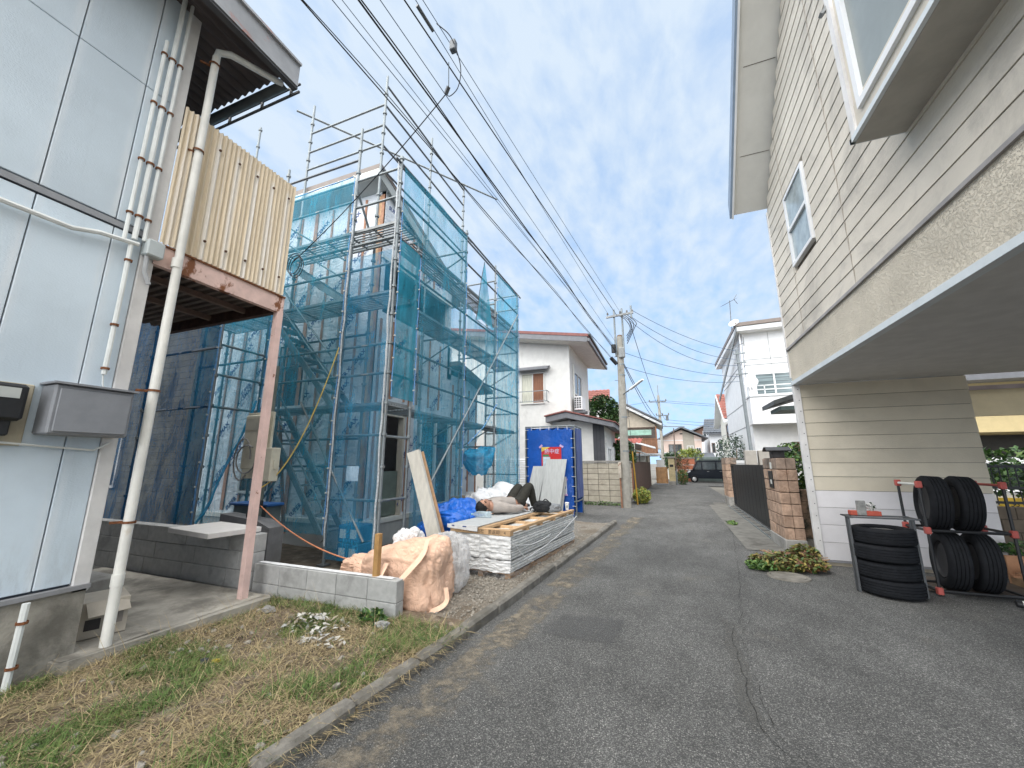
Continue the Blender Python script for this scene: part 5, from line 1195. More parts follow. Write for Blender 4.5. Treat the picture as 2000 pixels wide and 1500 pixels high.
# ------------------------------------------------------------------ tan block wall with street return
TANB = M('tan_block', (.42, .38, .305), .9, .14, 5, .4, 130, rand=.09, col2=(.25, .22, .17), c2s=1.6, c2=(.52, .72))
bw = thing('block_wall', 'weathered tan block wall behind the utility pole', 'wall', (-2, 15.3, 0))
blockwall(bw, -4.4, -1.5, 15.2, 15.32, [.12+.2*k for k in range(7)], mat=TANB, off=.0, gap=.016, h=.186)
MB().box(-4.4, -1.51, 15.22, 15.30, -.05, 1.51).build('mortar', M('mortar_dark', (.13, .12, .10), .95, .1), bw)
MB().box(-4.4, -1.48, 15.16, 15.36, -.08, .12).build('footing', CONC_D, bw)
MB().cbox(-4.4, -1.47, 15.17, 15.35, 1.52, 1.6, .01).build('coping', M('coping', (.24, .23, .21), .9, .2, 6), bw)
def wx(y): return -1.5+.048*(y-15.2)
for i in range(7):
    for k in range(6):
        y0 = 15.33+k*.4; piece(cmesh(.12, .384, .186, TANB, .005), 'block', bw, (wx(y0+.2)-.06, y0+.2, .12+.2*i), (0, 0, -.048))
MB().prism([(wx(15.34)-.11, 15.34, -.05), (wx(15.34)-.01, 15.34, -.05), (wx(17.7)-.01, 17.7, -.05), (wx(17.7)-.11, 17.7, -.05)], (0, 0, 1.56)).build('mortar', M('mortar_dark', (.13, .12, .10), .95, .1), bw)
MB().prism([(wx(15.34)-.15, 15.36, 1.52), (wx(15.34)+.03, 15.36, 1.52), (wx(17.7)+.03, 17.72, 1.52), (wx(17.7)-.15, 17.72, 1.52)], (0, 0, .08)).build('coping', M('coping', (.24, .23, .21), .9, .2, 6), bw)
# brown board fence
bf = thing('board_fence', 'dark brown board fence along the lane past the tan block wall', 'fence', (-1, 22, 0))
FB = M('fence_brown', (.065, .035, .025), .7, .2, 5, .2, rand=.15); y = 18.1
while y < 27:
    piece(cmesh(.03, .21, 1.5, FB, .003), 'board', bf, (wx(y)-.02, y+.11, .08), (0, 0, -.048)); y += .225
for z in (.4, 1.3): MB().bar((wx(18.1)-.06, 18.1, z), (wx(27)-.06, 27, z), .04, .06).build('fence_rail', FB, bf)
tag(MB().cbox(wx(17.85)-.06, wx(17.85)+.02, 17.74, 18.06, .05, 1.3, .005).build('gate_door', M('rust_door', (.26, .10, .05), .7), None), 'narrow rust-red door between block wall and brown fence', 'door')
# ------------------------------------------------------------------ utility pole
CPOLE = M('pole_concrete', (.30, .285, .25), .85, .15, 5, .2, 80, col2=(.16, .14, .11), c2s=2.5, c2=(.58, .75), st2=(1, 1, .4))
up = thing('utility_pole', 'concrete utility pole with crossarm and street lamp by the tan wall', 'utility pole', (-1.36, 14.5, 0))
MB().tube((-1.36, 14.5, -.05), (-1.27, 14.5, 6.15), .16, 18, .115).build('shaft', CPOLE, up, True)
MB().tube((-1.27, 14.5, 6.15), (-1.27, 14.5, 6.22), .115, 18, .08).build('cap', M('cap_rust', (.14, .09, .06), .8), up, True)
for x in (-1.43, -1.14): MB().tube((x, 14.45, 5.4), (x, 14.45, 7.25), .035, 8).build('extension_pipe', GALV, up, True)
ca = MB().bar((-1.72, 14.4, 6.95), (-.72, 14.4, 7.02), .07, .07).build('crossarm', M('arm_grey', (.25, .26, .26), .6, .2), up)
INS = MB().lathe([(.001, .1), (.02, .1), (.035, .07), (.02, .055), (.038, .03), (.025, 0)], 10).mesh('insulator', M('insulator', (.15, .14, .13), .4))
for x in (-1.66, -1.2, -.95, -.76): piece(INS, 'insulator', ca, (x, 14.4, 7.04))
MB().tube((-.8, 14.4, 6.8), (-.8, 14.4, 7.3), .035, 8).build('extension_pipe', GALV, up)
MB().tube((-1.5, 14.42, 5.55), (-1.5, 14.42, 5.85), .09, 10).build('closure', BLACKP, up, True); MB().tube((-1.62, 14.35, 5.35), (-1.42, 14.45, 5.1), .07, 10).build('closure', BLACKP, up, True)
MB().cbox(-1.32, -1.1, 14.28, 14.42, 5.3, 5.7, .03).build('junction_case', M('arm_grey', (.25, .26, .26), .6, .2), up)
for z in (5.05, 4.65, 3.1, 1.9): MB().tube((-1.345+z*.0145, 14.5, z), (-1.345+z*.0145, 14.5, z+.05), .16-.0075*z+.006, 18).build('band', GALV, up)
for k in range(9): MB().tube((-1.36+.0145*(1.8+k*.45), 14.5, 1.8+k*.45), (-1.36+.0145*(1.8+k*.45)+(.24 if k % 2 else -.24), 14.5, 1.8+k*.45), .009, 6).build('step_bolt', GALVD, up)
for k in range(4):
    pts = [Vector((-1.25+.1*k, 14.35, 6.95)), Vector((-1.0+.12*k, 14.2, 6.7-.05*k)), Vector((-.85+.05*k, 14.2, 6.35)), Vector((-1.0, 14.3, 6.1-.1*k))]
    MB().path(catr(pts), .014, 5).build('jumper_cable', BLACKP, up, True)
lm = MB().path([(-1.25, 14.4, 3.95), (-1.0, 14.1, 4.05), (-.75, 13.8, 4.17)], .02, 6).build('lamp_arm', GALV, up, True); MB().bar((-.98, 14.07, 4.06), (-.52, 13.6, 4.28), .1, .05).build('lamp_tube', WHT, lm)
MB().cbox(-1.56, -1.46, 14.3, 14.42, 1.0, 1.55, .01).build('service_box', M('box_beige2', (.45, .4, .33), .7, .2, 8, col2=(.25, .1, .05), c2s=6, c2=(.6, .7)), up); MB().tube((-1.51, 14.36, 1.0), (-1.5, 14.36, .0), .03, 8).build('riser_pipe', M('rusty_pipe', (.25, .13, .08), .8, .3, 10), up)
yg = thing('guy_guard', 'yellow guard tube on the guy wire beside the tan wall', 'guy guard', (-1.05, 15.7, 0)); MB().tube((-1.07, 15.7, 0), (-1.15, 15.66, 1.95), .028, 10).build('guard_tube', M('guard_yellow', (.34, .20, .025), .6, .2), yg, True); MB().tube((-1.15, 15.66, 1.95), (-1.22, 14.6, 5.6), .008, 5).build('guy_wire', GALVD, yg)

nbh = thing('house', 'taupe-sided neighbour house behind the dark blue net', 'house', (-13, 8, 0))
MB().box(-20, -9.75, 5.85, 12, 0, 5.6).build('wall_core', M('seam_dark', (.10, .11, .13), .8, .1, 5, 0), nbh)
z = .1
while z < 5.5: MB().cbox(-20, -9.72, 5.8, 5.84, z, z+.148, .004).build('siding_board', M('siding_taupe_shaded', (.12, .12, .10), .8, .1, 4, .3, 60, rand=.08), nbh); z += .15  # taupe darkened: the shadow of the buildings is put into the colour
window(nbh, 'y', -14.4, -12.9, .9, 2.4, 5.8, -1, .06, 1)
MB().box(-20.4, -9.4, 5.3, 12.4, 5.6, 5.8).build('roof', FASC, nbh)
# ------------------------------------------------------------------ right house
def siding_mat(name, col, gr=.42):
    m, t, b, L = base_mat(name); co = coords(t)
    c = mixrgb(t, 1., (*col, 1), ramp(t, noise_n(t, co, 1.3, 5), .3, .7, .93, 1.07), 'MULTIPLY')
    oi = nd(t, 'ShaderNodeObjectInfo'); c = mixrgb(t, 1., c, ramp(t, oi.outputs['Random'], 0, 1, .95, 1.05), 'MULTIPLY')
    g_ = ramp(t, noise_n(t, coords(t, scale=(1, .8, 1.1)), 1.15, 8, .7, .6), .47, .70, 0, gr)
    c = mixrgb(t, g_, c, (.19, .175, .16, 1))
    L(c, b.inputs['Base Color']); b.inputs['Roughness'].default_value = .72; L(bump_n(t, noise_n(t, coords(t, scale=(1, .5, 1)), 75, 4), .3, .01), b.inputs['Normal']); return m
SID = siding_mat('siding_beige', (.60, .55, .47)); SIDL = siding_mat('siding_cream', (.63, .57, .455), .1); SIDW = siding_mat('siding_white', (.72, .70, .71), .08)
def stucco_rough():
    m, t, b, L = base_mat('rough_stucco'); co = coords(t)
    L(mixrgb(t, 1., (.62, .56, .46, 1), ramp(t, noise_n(t, co, 2, 5), .3, .7, .9, 1.08), 'MULTIPLY'), b.inputs['Base Color']); b.inputs['Roughness'].default_value = .85
    L(bump_n(t, ramp(t, noise_n(t, coords(t, scale=(1, .7, 1)), 62, 5, .6, .8), .45, .7), .7, .016), b.inputs['Normal']); return m
TRIM = M('trim_bluewhite', (.60, .64, .66), .5, .06); SOFF = M('soffit_grey', (.60, .59, .55), .75, .05, 3)
FX, FYE = 2.07, 7.6
rh = thing('house', 'beige lap-sided house overhanging a carport, nearest on the right', 'house', (4.5, 4, 0))
def gz(y): return min(6.15+1.02*(7.65-y), 6.15+1.02*(7.65-.5)+1.02*(y-.5) if y < .5 else 99)
MB().prism([(FX+.03, -6, 2.82), (FX+.03, FYE-.02, 2.82), (FX+.03, FYE-.02, gz(FYE)-.05), (FX+.03, .5, gz(.5)-.05), (FX+.03, -6, gz(-6)-.05)], (6.5, 0, 0)).build('wall_core', M('seam_tan', (.20, .17, .135), .85), rh)
# boards on the street facade, each board a clapboard
z = 3.40; k = 0
while z < 9.9:
    yt = min(FYE, 7.65-(z+.19-6.12)/1.02) if z+.19 > 6.1 else FYE
    if yt > -1.2:
        segs = [(-1.5, yt)]
        cut = 5.25+.0*k
        if yt > 5.4: segs = [(-1.5, 4.98+(.3 if k % 2 else 0)*0), (4.986, yt)]
        for a, b in segs:
            for (s0, s1) in ([(a, b)] if not (4.42 < z+.1 < 5.62) else [(a, min(b, 5.78)), (max(a, 6.66), b)]):
                if s1-s0 < .05: continue
                MB().add([(FX-.012, s0, z), (FX-.012, s1, z), (FX-.004, s1, z+.1855), (FX-.004, s0, z+.1855), (FX+.03, s0, z), (FX+.03, s1, z), (FX+.03, s1, z+.1855), (FX+.03, s0, z+.1855)],
                         [(0, 1, 2, 3), (7, 6, 5, 4), (0, 4, 5, 1), (1, 5, 6, 2), (2, 6, 7, 3), (3, 7, 4, 0)]).build('siding_board', SID, rh)
    z += .19; k += 1
for yj in (4.983, 6.72): MB().box(FX-.0135, FX-.011, yj-.006, yj+.006, 3.4, 6.2+1.02*(7.65-yj)-.2).build('sealant_joint', M('sealant', (.42, .37, .31), .7, .2, 30), rh)
MB().box(FX-.005, FX+.04, -6, FYE-.002, 2.83, 3.36).build('stucco_band', stucco_rough(), rh)
MB().box(FX-.03, FX+.03, -6, FYE+.01, 3.36, 3.395).build('drip_trim', M('trim_greybrown', (.30, .28, .27), .5), rh)
MB().box(FX-.028, FX+.05, -6, FYE+.015, 2.765, 2.828).build('bottom_trim', TRIM, rh)
MB().box(FX+.05, 8.4, -6, FYE-.003, 2.775, 2.82).build('carport_ceiling', M('ceiling_dark', (.58, .57, .55), .8, .06), rh)
MB().box(FX-.02, FX+.05, FYE-.001, FYE+.05, 2.9, 6.0).build('corner_trim', CREAM_T, rh)
# gable rake
def rake(x0, x1, dz0, dz1, name, mat, y0=7.68):
    return MB().prism([(x0, y0, gz(y0)+dz0), (x0, .5, gz(.5)+dz0), (x0, .5, gz(.5)+dz1), (x0, y0, gz(y0)+dz1)], (x1-x0, 0, 0)).build(name, mat, rh)
rake(1.54, 8.6, .0, .06, 'soffit', SOFF); rake(1.51, 8.6, .062, .24, 'roof', M('roof_slate', (.10, .10, .11), .6)); rake(1.475, 1.51, -.06, .26, 'barge_board', M('barge_blue', (.22, .28, .36), .45, .1)); rake(1.51, 1.54, -.08, .0, 'barge_trim', WHT)
for yy in (7.0, 6.1, 5.2): MB().bar((1.62, yy, gz(yy)-.002), (2.06, yy, gz(yy)-.002), .012, .004).build('soffit_joint', M('seam_brown', (.10, .085, .07), .85), rh)
# wall under the overhang
MB().box(FX+.02, 4.18, FYE+.0, FYE+.16, .04, 2.775).build('wall_core', M('seam_brown', (.10, .085, .07), .85), rh)
zs = [.075+.254*i for i in range(4)]
for z in zs: MB().cbox(FX+.07, 4.19, FYE-.02, FYE+.01, z, z+.249, .003).build('siding_board', SIDW, rh)
z = 1.092
while z < 2.74:
    MB().add([(FX+.07, FYE-.022, z), (4.19, FYE-.022, z), (4.19, FYE-.012, min(2.774, z+.205)), (FX+.07, FYE-.012, min(2.774, z+.205)), (FX+.07, FYE+.01, z), (4.19, FYE+.01, z), (4.19, FYE+.01, min(2.774, z+.205)), (FX+.07, FYE+.01, min(2.774, z+.205))], [(0, 1, 2, 3), (7, 6, 5, 4), (0, 4, 5, 1), (1, 5, 6, 2), (2, 6, 7, 3), (3, 7, 4, 0)]).build('siding_board', SIDL, rh); z += .21
ct = MB().cbox(FX-.015, FX+.075, FYE-.045, FYE+.05, .03, 2.765, .006).build('corner_trim', CREAM_T, rh)
for k in range(14): MB().tube((FX+.04, FYE-.046, .35+k*.18), (FX+.04, FYE-.05, .35+k*.18), .008, 6).build('screw', GALVD, ct)
MB().box(FX+.075, 4.2, FYE-.035, FYE-.021, .045, .072).build('base_flashing', M('flash_grey', (.26, .26, .27), .5, .1, 5, 0), rh)
MB().box(FX+.03, 4.25, FYE-.01, FYE+.2, -.05, .04).build('foundation', M('found_beige', (.42, .37, .29), .9, .15), rh)
# bay window
by = MB().box(1.72, FX, .4, 3.72, 4.22, 4.5).build('bay_base', SID, rh); MB().box(1.69, 1.72, .4, 3.75, 4.2, 4.245).build('bay_trim', TRIM, by); MB().box(1.69, FX, 3.722, 3.755, 4.2, 4.245).build('bay_trim', TRIM, by)
MB().box(1.72, FX-.01, .4, 3.74, 4.195, 4.215).build('bay_soffit', M('bay_under', (.40, .38, .34), .8, .08), by)
MB().box(1.725, FX, .4, 3.72, 5.7, 6.1).build('bay_head', SID, rh); MB().box(1.725, FX, 3.6, 3.72, 4.5, 5.7).build('bay_cheek', SID, rh); MB().box(1.70, 1.725, 3.66, 3.735, 4.25, 6.1).build('bay_corner', CREAM_T, rh)
fr = MB().box(1.69, 1.76, .5, 3.55, 4.37, 4.43).box(1.69, 1.76, .5, 3.55, 5.55, 5.62).box(1.69, 1.76, 3.49, 3.55, 4.43, 5.55).box(1.7, 1.76, 1.98, 2.04, 4.43, 5.55).build('window_frame', WHT, rh)
MB().box(1.725, 1.735, 2.04, 3.49, 4.43, 5.55).build('pane', M('frosted_green', (.22, .245, .235), .25, .08, 3, 0, spec=.6), fr); MB().box(1.725, 1.735, .5, 1.98, 4.43, 5.55).build('pane', M('frosted_green', (.22, .245, .235), .25, .08, 3, 0, spec=.6), fr)
MB().bar((1.66, 3.74, 5.62), (1.80, 3.74, 5.78), .05, .03).build('bay_awning', M('arm_grey', (.25, .26, .26), .6, .2), rh)
# small double-hung window
wf = MB()
for y0, y1, z0, z1 in ((5.79, 6.65, 4.43, 4.48), (5.79, 6.65, 5.55, 5.6), (5.79, 5.84, 4.48, 5.55), (6.60, 6.65, 4.48, 5.55), (5.84, 6.60, 4.99, 5.04)): wf.box(FX-.04, FX+.02, y0, y1, z0, z1)
wf = wf.build('window_frame', WHT, rh)
GP = M('pane_sky', (.30, .36, .38), .15, .25, 5, 0, spec=.7)
MB().box(FX-.02, FX-.012, 5.84, 6.60, 5.04, 5.55).build('pane', GP, wf); MB().box(FX-.008, FX, 5.84, 6.60, 4.48, 4.99).build('pane', GP, wf)
# things seen past the wall end
cf = thing('house', 'cream-walled neighbour seen through the open back of the carport', 'house', (7, 14.5, 0))
MB().box(7.0, 14, 14.0, 18, 2.3, 3.6).box(7.0, 14, 14.6, 18, 0, 2.3).build('wall', M('cream_wall', (.62, .50, .27), .8, .05), cf); MB().box(6.8, 14, 13.4, 14.0, 3.6, 3.75).build('eave', SLATE, cf); MB().box(7.2, 14, 14.55, 14.59, .5, 2.25).build('dark_opening', M('hall_dark', (.03, .028, .025), .9), cf)
bm2 = MB().box(4.25, 9, 8.9, 9.0, 2.28, 2.78).build('back_beam', M('beam_cream', (.70, .60, .40), .7, .05), rh); MB().box(4.25, 9, 8.88, 8.9, 2.72, 2.79).build('beam_cap', M('cap_mauve', (.3, .25, .25), .6), bm2)
bk2 = thing('block_wall', 'dark brown block wall behind the tyre rack', 'wall', (6, 9.3, 0))
DKB = M('dark_brown_block', (.10, .08, .06), .9, .2, 6, .4, rand=.15)
blockwall(bk2, 4.3, 7.9, 9.2, 9.32, [.0+.2*i for i in range(4)], mat=DKB, off=.2); MB().box(4.3, 7.9, 9.21, 9.31, -.05, .79).build('mortar', M('hall_dark', (.03, .028, .025), .9), bk2)
fe = thing('fence', 'black metal bar fence on the brown block wall behind the tyre rack', 'fence', (6, 9.26, .8))
for z in (.86, 1.10, 1.45): MB().bar((4.3, 9.26, z), (7.9, 9.26, z), .03, .04).build('rail', BLACKP, fe)
for k in range(36): piece(cmesh(.014, .014, .66, BLACKP, .002), 'bar', fe, (4.35+k*.1, 9.26, .82))
wc = thing('parked_car', 'white car with a yellow number plate behind the black bar fence', 'car', (6.6, 11.4, 0))
WPA = M('car_white', (.75, .76, .77), .25, .03, 3, 0, spec=.6)
MB().prism([(5.6, 10.9, .35), (5.6, 10.9, .95), (5.7, 11.0, 1.0), (5.85, 11.2, 1.62), (5.85, 14, 1.62), (5.6, 14.2, .35)], (1.5, 0, 0)).build('body', WPA, wc)
MB().box(5.95, 6.95, 11.0, 11.1, 1.05, 1.5).build('rear_window', GLASS, wc); pt = MB().box(6.05, 6.5, 10.86, 10.89, .62, .84).build('number_plate', M('plate_yellow', (.75, .5, .05), .5), wc)
text('53', .14, INKB, frame((6.27, 10.855, .72), (1, 0, 0), (0, 0, 1)), 'plate_digits', pt)
for x in (5.63, 6.97): MB().box(x, x+.1, 10.87, 10.9, .75, 1.0).build('tail_light', M('lamp_red', (.4, .02, .02), .3), wc)
for x in (5.65, 6.95): MB().tube((x, 11.6, .3), (x+.15, 11.6, .3), .3, 16).build('wheel', BLACKP, wc, True)
# leafy helper
def leaves(fn, n, size, mats, seed, name, par, up=.5):
    random.seed(seed); ms = [MB() for _ in mats]
    for _ in range(n):
        p = Vector(fn()); k = random.choices(range(len(mats)), [1/(i+1) for i in range(len(mats))])[0]; s = size*ru(.6, 1.4)
        nrm = Vector((ru(-1, 1), ru(-1, 1), ru(-.3, 1)+up)).normalized(); a = nrm.cross(Vector((ru(-1, 1), ru(-1, 1), ru(-1, 1)))).normalized(); b = nrm.cross(a)
        ms[k].add([p-a*s, p-b*s*.5+nrm*s*.12, p+a*s, p+b*s*.5+nrm*s*.12, p], [(0, 1, 4), (1, 2, 4), (2, 3, 4), (3, 0, 4)])
    for q, mt in zip(ms, mats):
        if q.v: q.build(name, mt, par)
LF = [M('leaf_mid', (.06, .13, .03), .55, .35, 8, 0, spec=.4), M('leaf_dark', (.028, .065, .02), .55, .35, 8, 0), M('leaf_light', (.14, .22, .05), .55, .3, 8, 0)]
LFA = [M('leaf_olive', (.11, .125, .035), .6, .35, 8, 0), M('leaf_yellow', (.27, .22, .06), .6, .3, 8, 0), M('leaf_rust', (.16, .075, .035), .6, .35, 8, 0), M('leaf_mid', (.06, .13, .03)), M('leaf_brown', (.12, .06, .035), .7, .3, 8, 0)]
def ell(cx, cy, cz, rx, ry, rz_, sh=.35, flat=0):
    def f():
        while True:
            p = Vector((ru(-1, 1), ru(-1, 1), ru(-1, 1)))
            if p.length < 1 and p.length > rnd()*.9 and nz(p.x*2.3+cx, p.y*2.3+cy, p.z*2.3) > -.35+sh*(p.length-.4): break
        return (cx+p.x*rx, cy+p.y*ry, max(flat, cz+p.z*rz_))
    return f
hg = thing('hedge', 'green hedge behind the black bar fence', 'hedge', (6.5, 10.2, 0)); leaves(ell(6.5, 10.1, 1.35, 2.4, .5, .45), 2600, .06, LF, 51, 'foliage', hg); MB().tube((6.3, 10.1, 0), (6.3, 10.1, 1.2), .04, 6).build('stem', PAL, hg)
# plant behind pillar
gp = thing('shrub', 'glossy green shrub between the brick pillar and the beige house', 'shrub', (2.3, 9.6, 0)); leaves(ell(2.42, 9.7, 1.35, .34, .55, .62), 1500, .05, LF, 52, 'foliage', gp); MB().path([(2.4, 9.7, 0), (2.38, 9.68, .6), (2.45, 9.7, 1.3)], .025, 6).build('stem', PAL, gp)
# low planter wall pieces next to house
pw = thing('block_wall', 'mossy low wall between the brick pillar and the house corner', 'wall', (2.2, 8.9, 0))
for i in range(4):
    for k in range(1): piece(cmesh(.32, .12, .205, M('moss_block', (.22, .15, .10), .9, .3, 6, .4, col2=(.035, .035, .025), c2s=4, c2=(.42, .62)), .006), 'block', pw, (2.33, 8.72, .2+.21*i))
MB().box(2.15, 2.5, 8.7, 8.76, 0, .2).build('footing', CONC_D, pw)
# ------------------------------------------------------------------ brick pillars and gate
SPL = M('split_brick', (.43, .295, .215), .9, .22, 9, .8, 45, rand=.14, col2=(.30, .19, .13), c2s=7, bd=.02)
def pillar(label, x0, x1, y0, y1, zb, n, h, nx, ny, capm):
    t = thing('gate_pillar', label, 'pillar', ((x0+x1)/2, (y0+y1)/2, 0), group='split brick gate pillars')
    MB().box(x0+.025, x1-.025, y0+.025, y1-.025, zb, zb+n*h).build('core', M('pillar_core', (.10, .07, .055), .9), t); MB().cbox(x0-.01, x1+.01, y0-.01, y1+.01, -.05, zb, .01).build('plinth', CONC, t)
    for i in range(n):
        z = zb+i*h; wx_ = (x1-x0)/nx; wy_ = (y1-y0)/ny; mt = SPL if i < n-1 else capm
        for k in range(nx):
            for y in (y0, y1): piece(cmesh(wx_-.006, .05, h-.012, mt, .007), 'brick', t, (x0+wx_*(k+.5), y+(.025 if y == y0 else -.025)+ru(-.006, .006), z))
        for k in range(ny):
            for x in (x0, x1): piece(cmesh(.05, wy_-.006, h-.012, mt, .007), 'brick', t, (x+(.0251 if x == x0 else -.0251)+ru(-.006, .006), y0+wy_*(k+.5), z))
    return t
CAPB = M('split_brick_cap', (.28, .21, .165), .9, .3, 6, .8, 45, rand=.1, col2=(.10, .09, .08), c2s=3)
p1 = pillar('brown brick gate pillar with a dark lantern cap near the beige house', 1.86, 2.16, 8.42, 9.5, .2, 7, .2, 2, 5, CAPB)
ln2 = thing('gate_lantern', 'dark arched lantern standing on the nearer brick pillar', 'lantern', (2.0, 8.9, 1.6)); LB = M('lantern_dark', (.035, .035, .037), .5, .2, 10)
MB().cbox(1.90, 2.1, 8.78, 9.02, 1.6, 1.74, .01).build('body', LB, ln2)
m = MB(); m.grid(lambda u, v: Vector((1.8+.4*u, 8.72+.36*v, 1.74+.07*math.sin(math.pi*v)+.0*u)), 4, 10); m.grid(lambda u, v: Vector((1.8+.4*u, 8.72+.36*v, 1.725+.05*math.sin(math.pi*v))), 4, 10); m.build('roof', LB, ln2, True)
ic = MB().cbox(1.845, 1.86, 8.75, 9.05, 1.05, 1.36, .004).build('name_plate', BLACKP, p1); MB().box(1.842, 1.845, 8.82, 8.92, 1.12, 1.2).build('intercom_button', OFFW, ic); MB().cbox(1.848, 1.86, 8.75, 8.86, 1.4, 1.52, .003).build('number_plate', OFFW, p1)
pillar('brown brick gate pillar at the far end of the black gate', 2.06, 2.42, 16.5, 17.6, .3, 6, .235, 2, 4, CAPB)
gt = thing('sliding_gate', 'black sliding gate between the two brick pillars', 'gate', (2.2, 13, 0)); GB = M('gate_black', (.010, .012, .014), .45, .1, 6, .05, rand=.1)
def gx(y): return 2.10+.018*(y-9.5)
y = 9.55
while y < 15.6:
    piece(cmesh(.03, .5, 1.32, GB, .003), 'gate_panel', gt, (gx(y), y+.26, .1), (0, 0, -.018)); y += .515
for z in (.08, 1.44): MB().bar((gx(9.5), 9.5, z), (gx(16.45), 16.45, z), .05, .05).build('gate_rail', GB, gt)
for k in range(7): MB().bar((gx(15.7), 15.7+k*.12, .1), (gx(15.7), 15.7+k*.12, 1.42), .02, .025).build('gate_bar', GB, gt)
tr = thing('gate_track', 'steel gate track with ladder-like covers set in the paving', 'gate track', (1.95, 13, 0))
for dx in (-.02, -.2): MB().bar((gx(9.3)+dx-.03, 9.3, .02), (gx(16.4)+dx-.03, 16.4, .02), .02, .02).build('rail', GALV, tr)
for k in range(12): MB().bar((gx(9.6+k*.58)-.24, 9.6+k*.58, .018), (gx(9.6+k*.58)-.04, 9.6+k*.58, .018), .04, .012).build('cross_tie', GALVD, tr)
m = MB(); m.grid(lambda u, v: (gx(8.4+9.5*v)-.35-.55*(1-v)*0-.5*(1-u)*(1 if v < .9 else .6)+.3*u, 8.3+9.3*v, .012+.006*nz(u*3, v*20)), 10, 50); kind(m.build('driveway_apron', M('apron_concrete', (.15, .145, .13), .9, .22, 5, .4, 90, col2=(.09, .085, .075), c2s=1.6), local=True), 'structure')
# ------------------------------------------------------------------ shrub at the house corner + manhole
sh = thing('shrub', 'low shrub with green, yellow and rusty leaves at the beige house corner', 'shrub', (1.6, 7.2, 0))
leaves(ell(1.55, 7.1, .09, .5, .3, .13, .2, .02), 1700, .035, LFA, 61, 'foliage', sh, .8); leaves(ell(1.85, 7.45, .15, .22, .25, .14, .2, .02), 700, .035, LFA, 62, 'foliage', sh, .8); leaves(ell(1.2, 6.95, .06, .22, .2, .08, .2, .01), 500, .026, [LF[0], LF[2]], 63, 'foliage', sh, .8)
for k in range(14): 
    a = ru(0, 6.28); MB().path([(1.6, 7.3, .0), (1.6+.2*math.cos(a), 7.3+.15*math.sin(a), .10), (1.6+.5*math.cos(a), 7.25+.36*math.sin(a), .16)], .006, 5).build('stem', PAL, sh)
mh = thing('manhole_cover', 'round concrete drain cover in front of the rusty-leaved shrub', 'manhole', (1.43, 6.5, .01)); MB().lathe([(.001, .02), (.2, .02), (.2, .01)], 28, (1.43, 6.6, .002)).build('lid', KERBM, mh, True); MB().lathe([(.205, .005), (.205, .018), (.245, .015), (.25, 0)], 28, (1.43, 6.6, .002)).build('rim', KERBM, mh, True)
# ------------------------------------------------------------------ tyres
RUB = M('rubber', (.011, .012, .0145), .82, .2, 15, .25, 70, spec=.2)
def tyre_mesh(Rr=.295, wd=.185, ri=.19):
    pr = [(ri, -wd*.38), (ri+.02, -wd*.46), (Rr-.05, -wd*.5), (Rr-.012, -wd*.44), (Rr, -wd*.36)]
    for g0 in (-.24, -.08, .08, .24): pr += [(Rr, wd*(g0-.02)), (Rr-.009, wd*(g0-.012)), (Rr-.009, wd*(g0+.012)), (Rr, wd*(g0+.02))]
    pr += [(Rr, wd*.36), (Rr-.012, wd*.44), (Rr-.05, wd*.5), (ri+.02, wd*.46), (ri, wd*.38), (ri-.005, 0), (ri, -wd*.38)]
    return MB().lathe(pr, 48)
TY = tyre_mesh().mesh('tyre', RUB, True); RIM = MB().lathe([(.182, -.07), (.18, .05), (.165, .055), (.12, .03), (.05, .045), (.001, .045)], 24).mesh('rim', M('alloy', (.5, .5, .5), .3, .1, metal=.8), True)
HOLE_DARK = MB().lathe([(.182, -.07), (.17, -.05), (.10, -.03), (.001, -.03)], 24).mesh('rim', M('hole_shade', (.02, .02, .022), .6), True)  # dark disc added to fill the tyre hole, standing for the shade inside
def tyre(label, loc, rot, rim=False, grp='tyres by the carport wall', scale=1.):
    o = bpy.data.objects.new('tyre', None); C.objects.link(o); o.location = loc; o.rotation_euler = rot; o.scale = (scale,)*3; tag(o, label, 'tyre', grp)
    a = bpy.data.objects.new('tread', TY); C.objects.link(a); a.parent = o
    if rim: b = bpy.data.objects.new('rim', RIM if rim is True else HOLE_DARK); C.objects.link(b); b.parent = o  # on upright tyres this is the added dark hole disc
TX, TYY = 2.36, 6.22
for k, lab in enumerate(('bottom tyre of the flat stack in front of the carport wall', 'second tyre from the bottom of the flat stack', 'third tyre from the bottom of the flat stack', 'top tyre of the flat stack, with its rim showing')):
    tyre(lab, (TX+ru(-.012, .012), TYY+ru(-.01, .01), .1+.187*k), (ru(-.015, .015), ru(-.015, .015), k), k == 3)
tf_ = thing('tyre_stand', 'grey steel stand frame over the flat stack of tyres', 'stand', (TX, TYY, 0)); SG = M('steel_dark', (.10, .105, .11), .5, .15, 8, metal=.4)
for sx_ in (-.308, .308):
    for sy_ in (-.03, .03): MB().bar((TX+sx_, TYY+sy_, 0), (TX+sx_, TYY+sy_, .86), .022, .022).build('leg', SG, tf_)
    MB().bar((TX+sx_, TYY-.13, .86), (TX+sx_, TYY+.13, .86), .024, .02).build('end_bar', SG, tf_)
for sy_ in (-.12, .12): MB().bar((TX-.33, TYY+sy_, .862), (TX+.33, TYY+sy_, .862), .05, .016).build('top_bar', SG, tf_)
orn = thing('planter_ornament', 'small red base with a grey post ornament on the tyre stand', 'ornament', (TX-.12, TYY+.05, .87)); MB().cbox(TX-.26, TX+.04, TYY+.0, TYY+.1, .872, .925, .004).build('base', M('red_paint', (.42, .08, .05), .6), orn); MB().cbox(TX-.20, TX-.11, TYY-.02, TYY+.01, .875, 1.05, .004).build('post', M('weathered_grey', (.22, .22, .21), .9, .3, 20), orn)
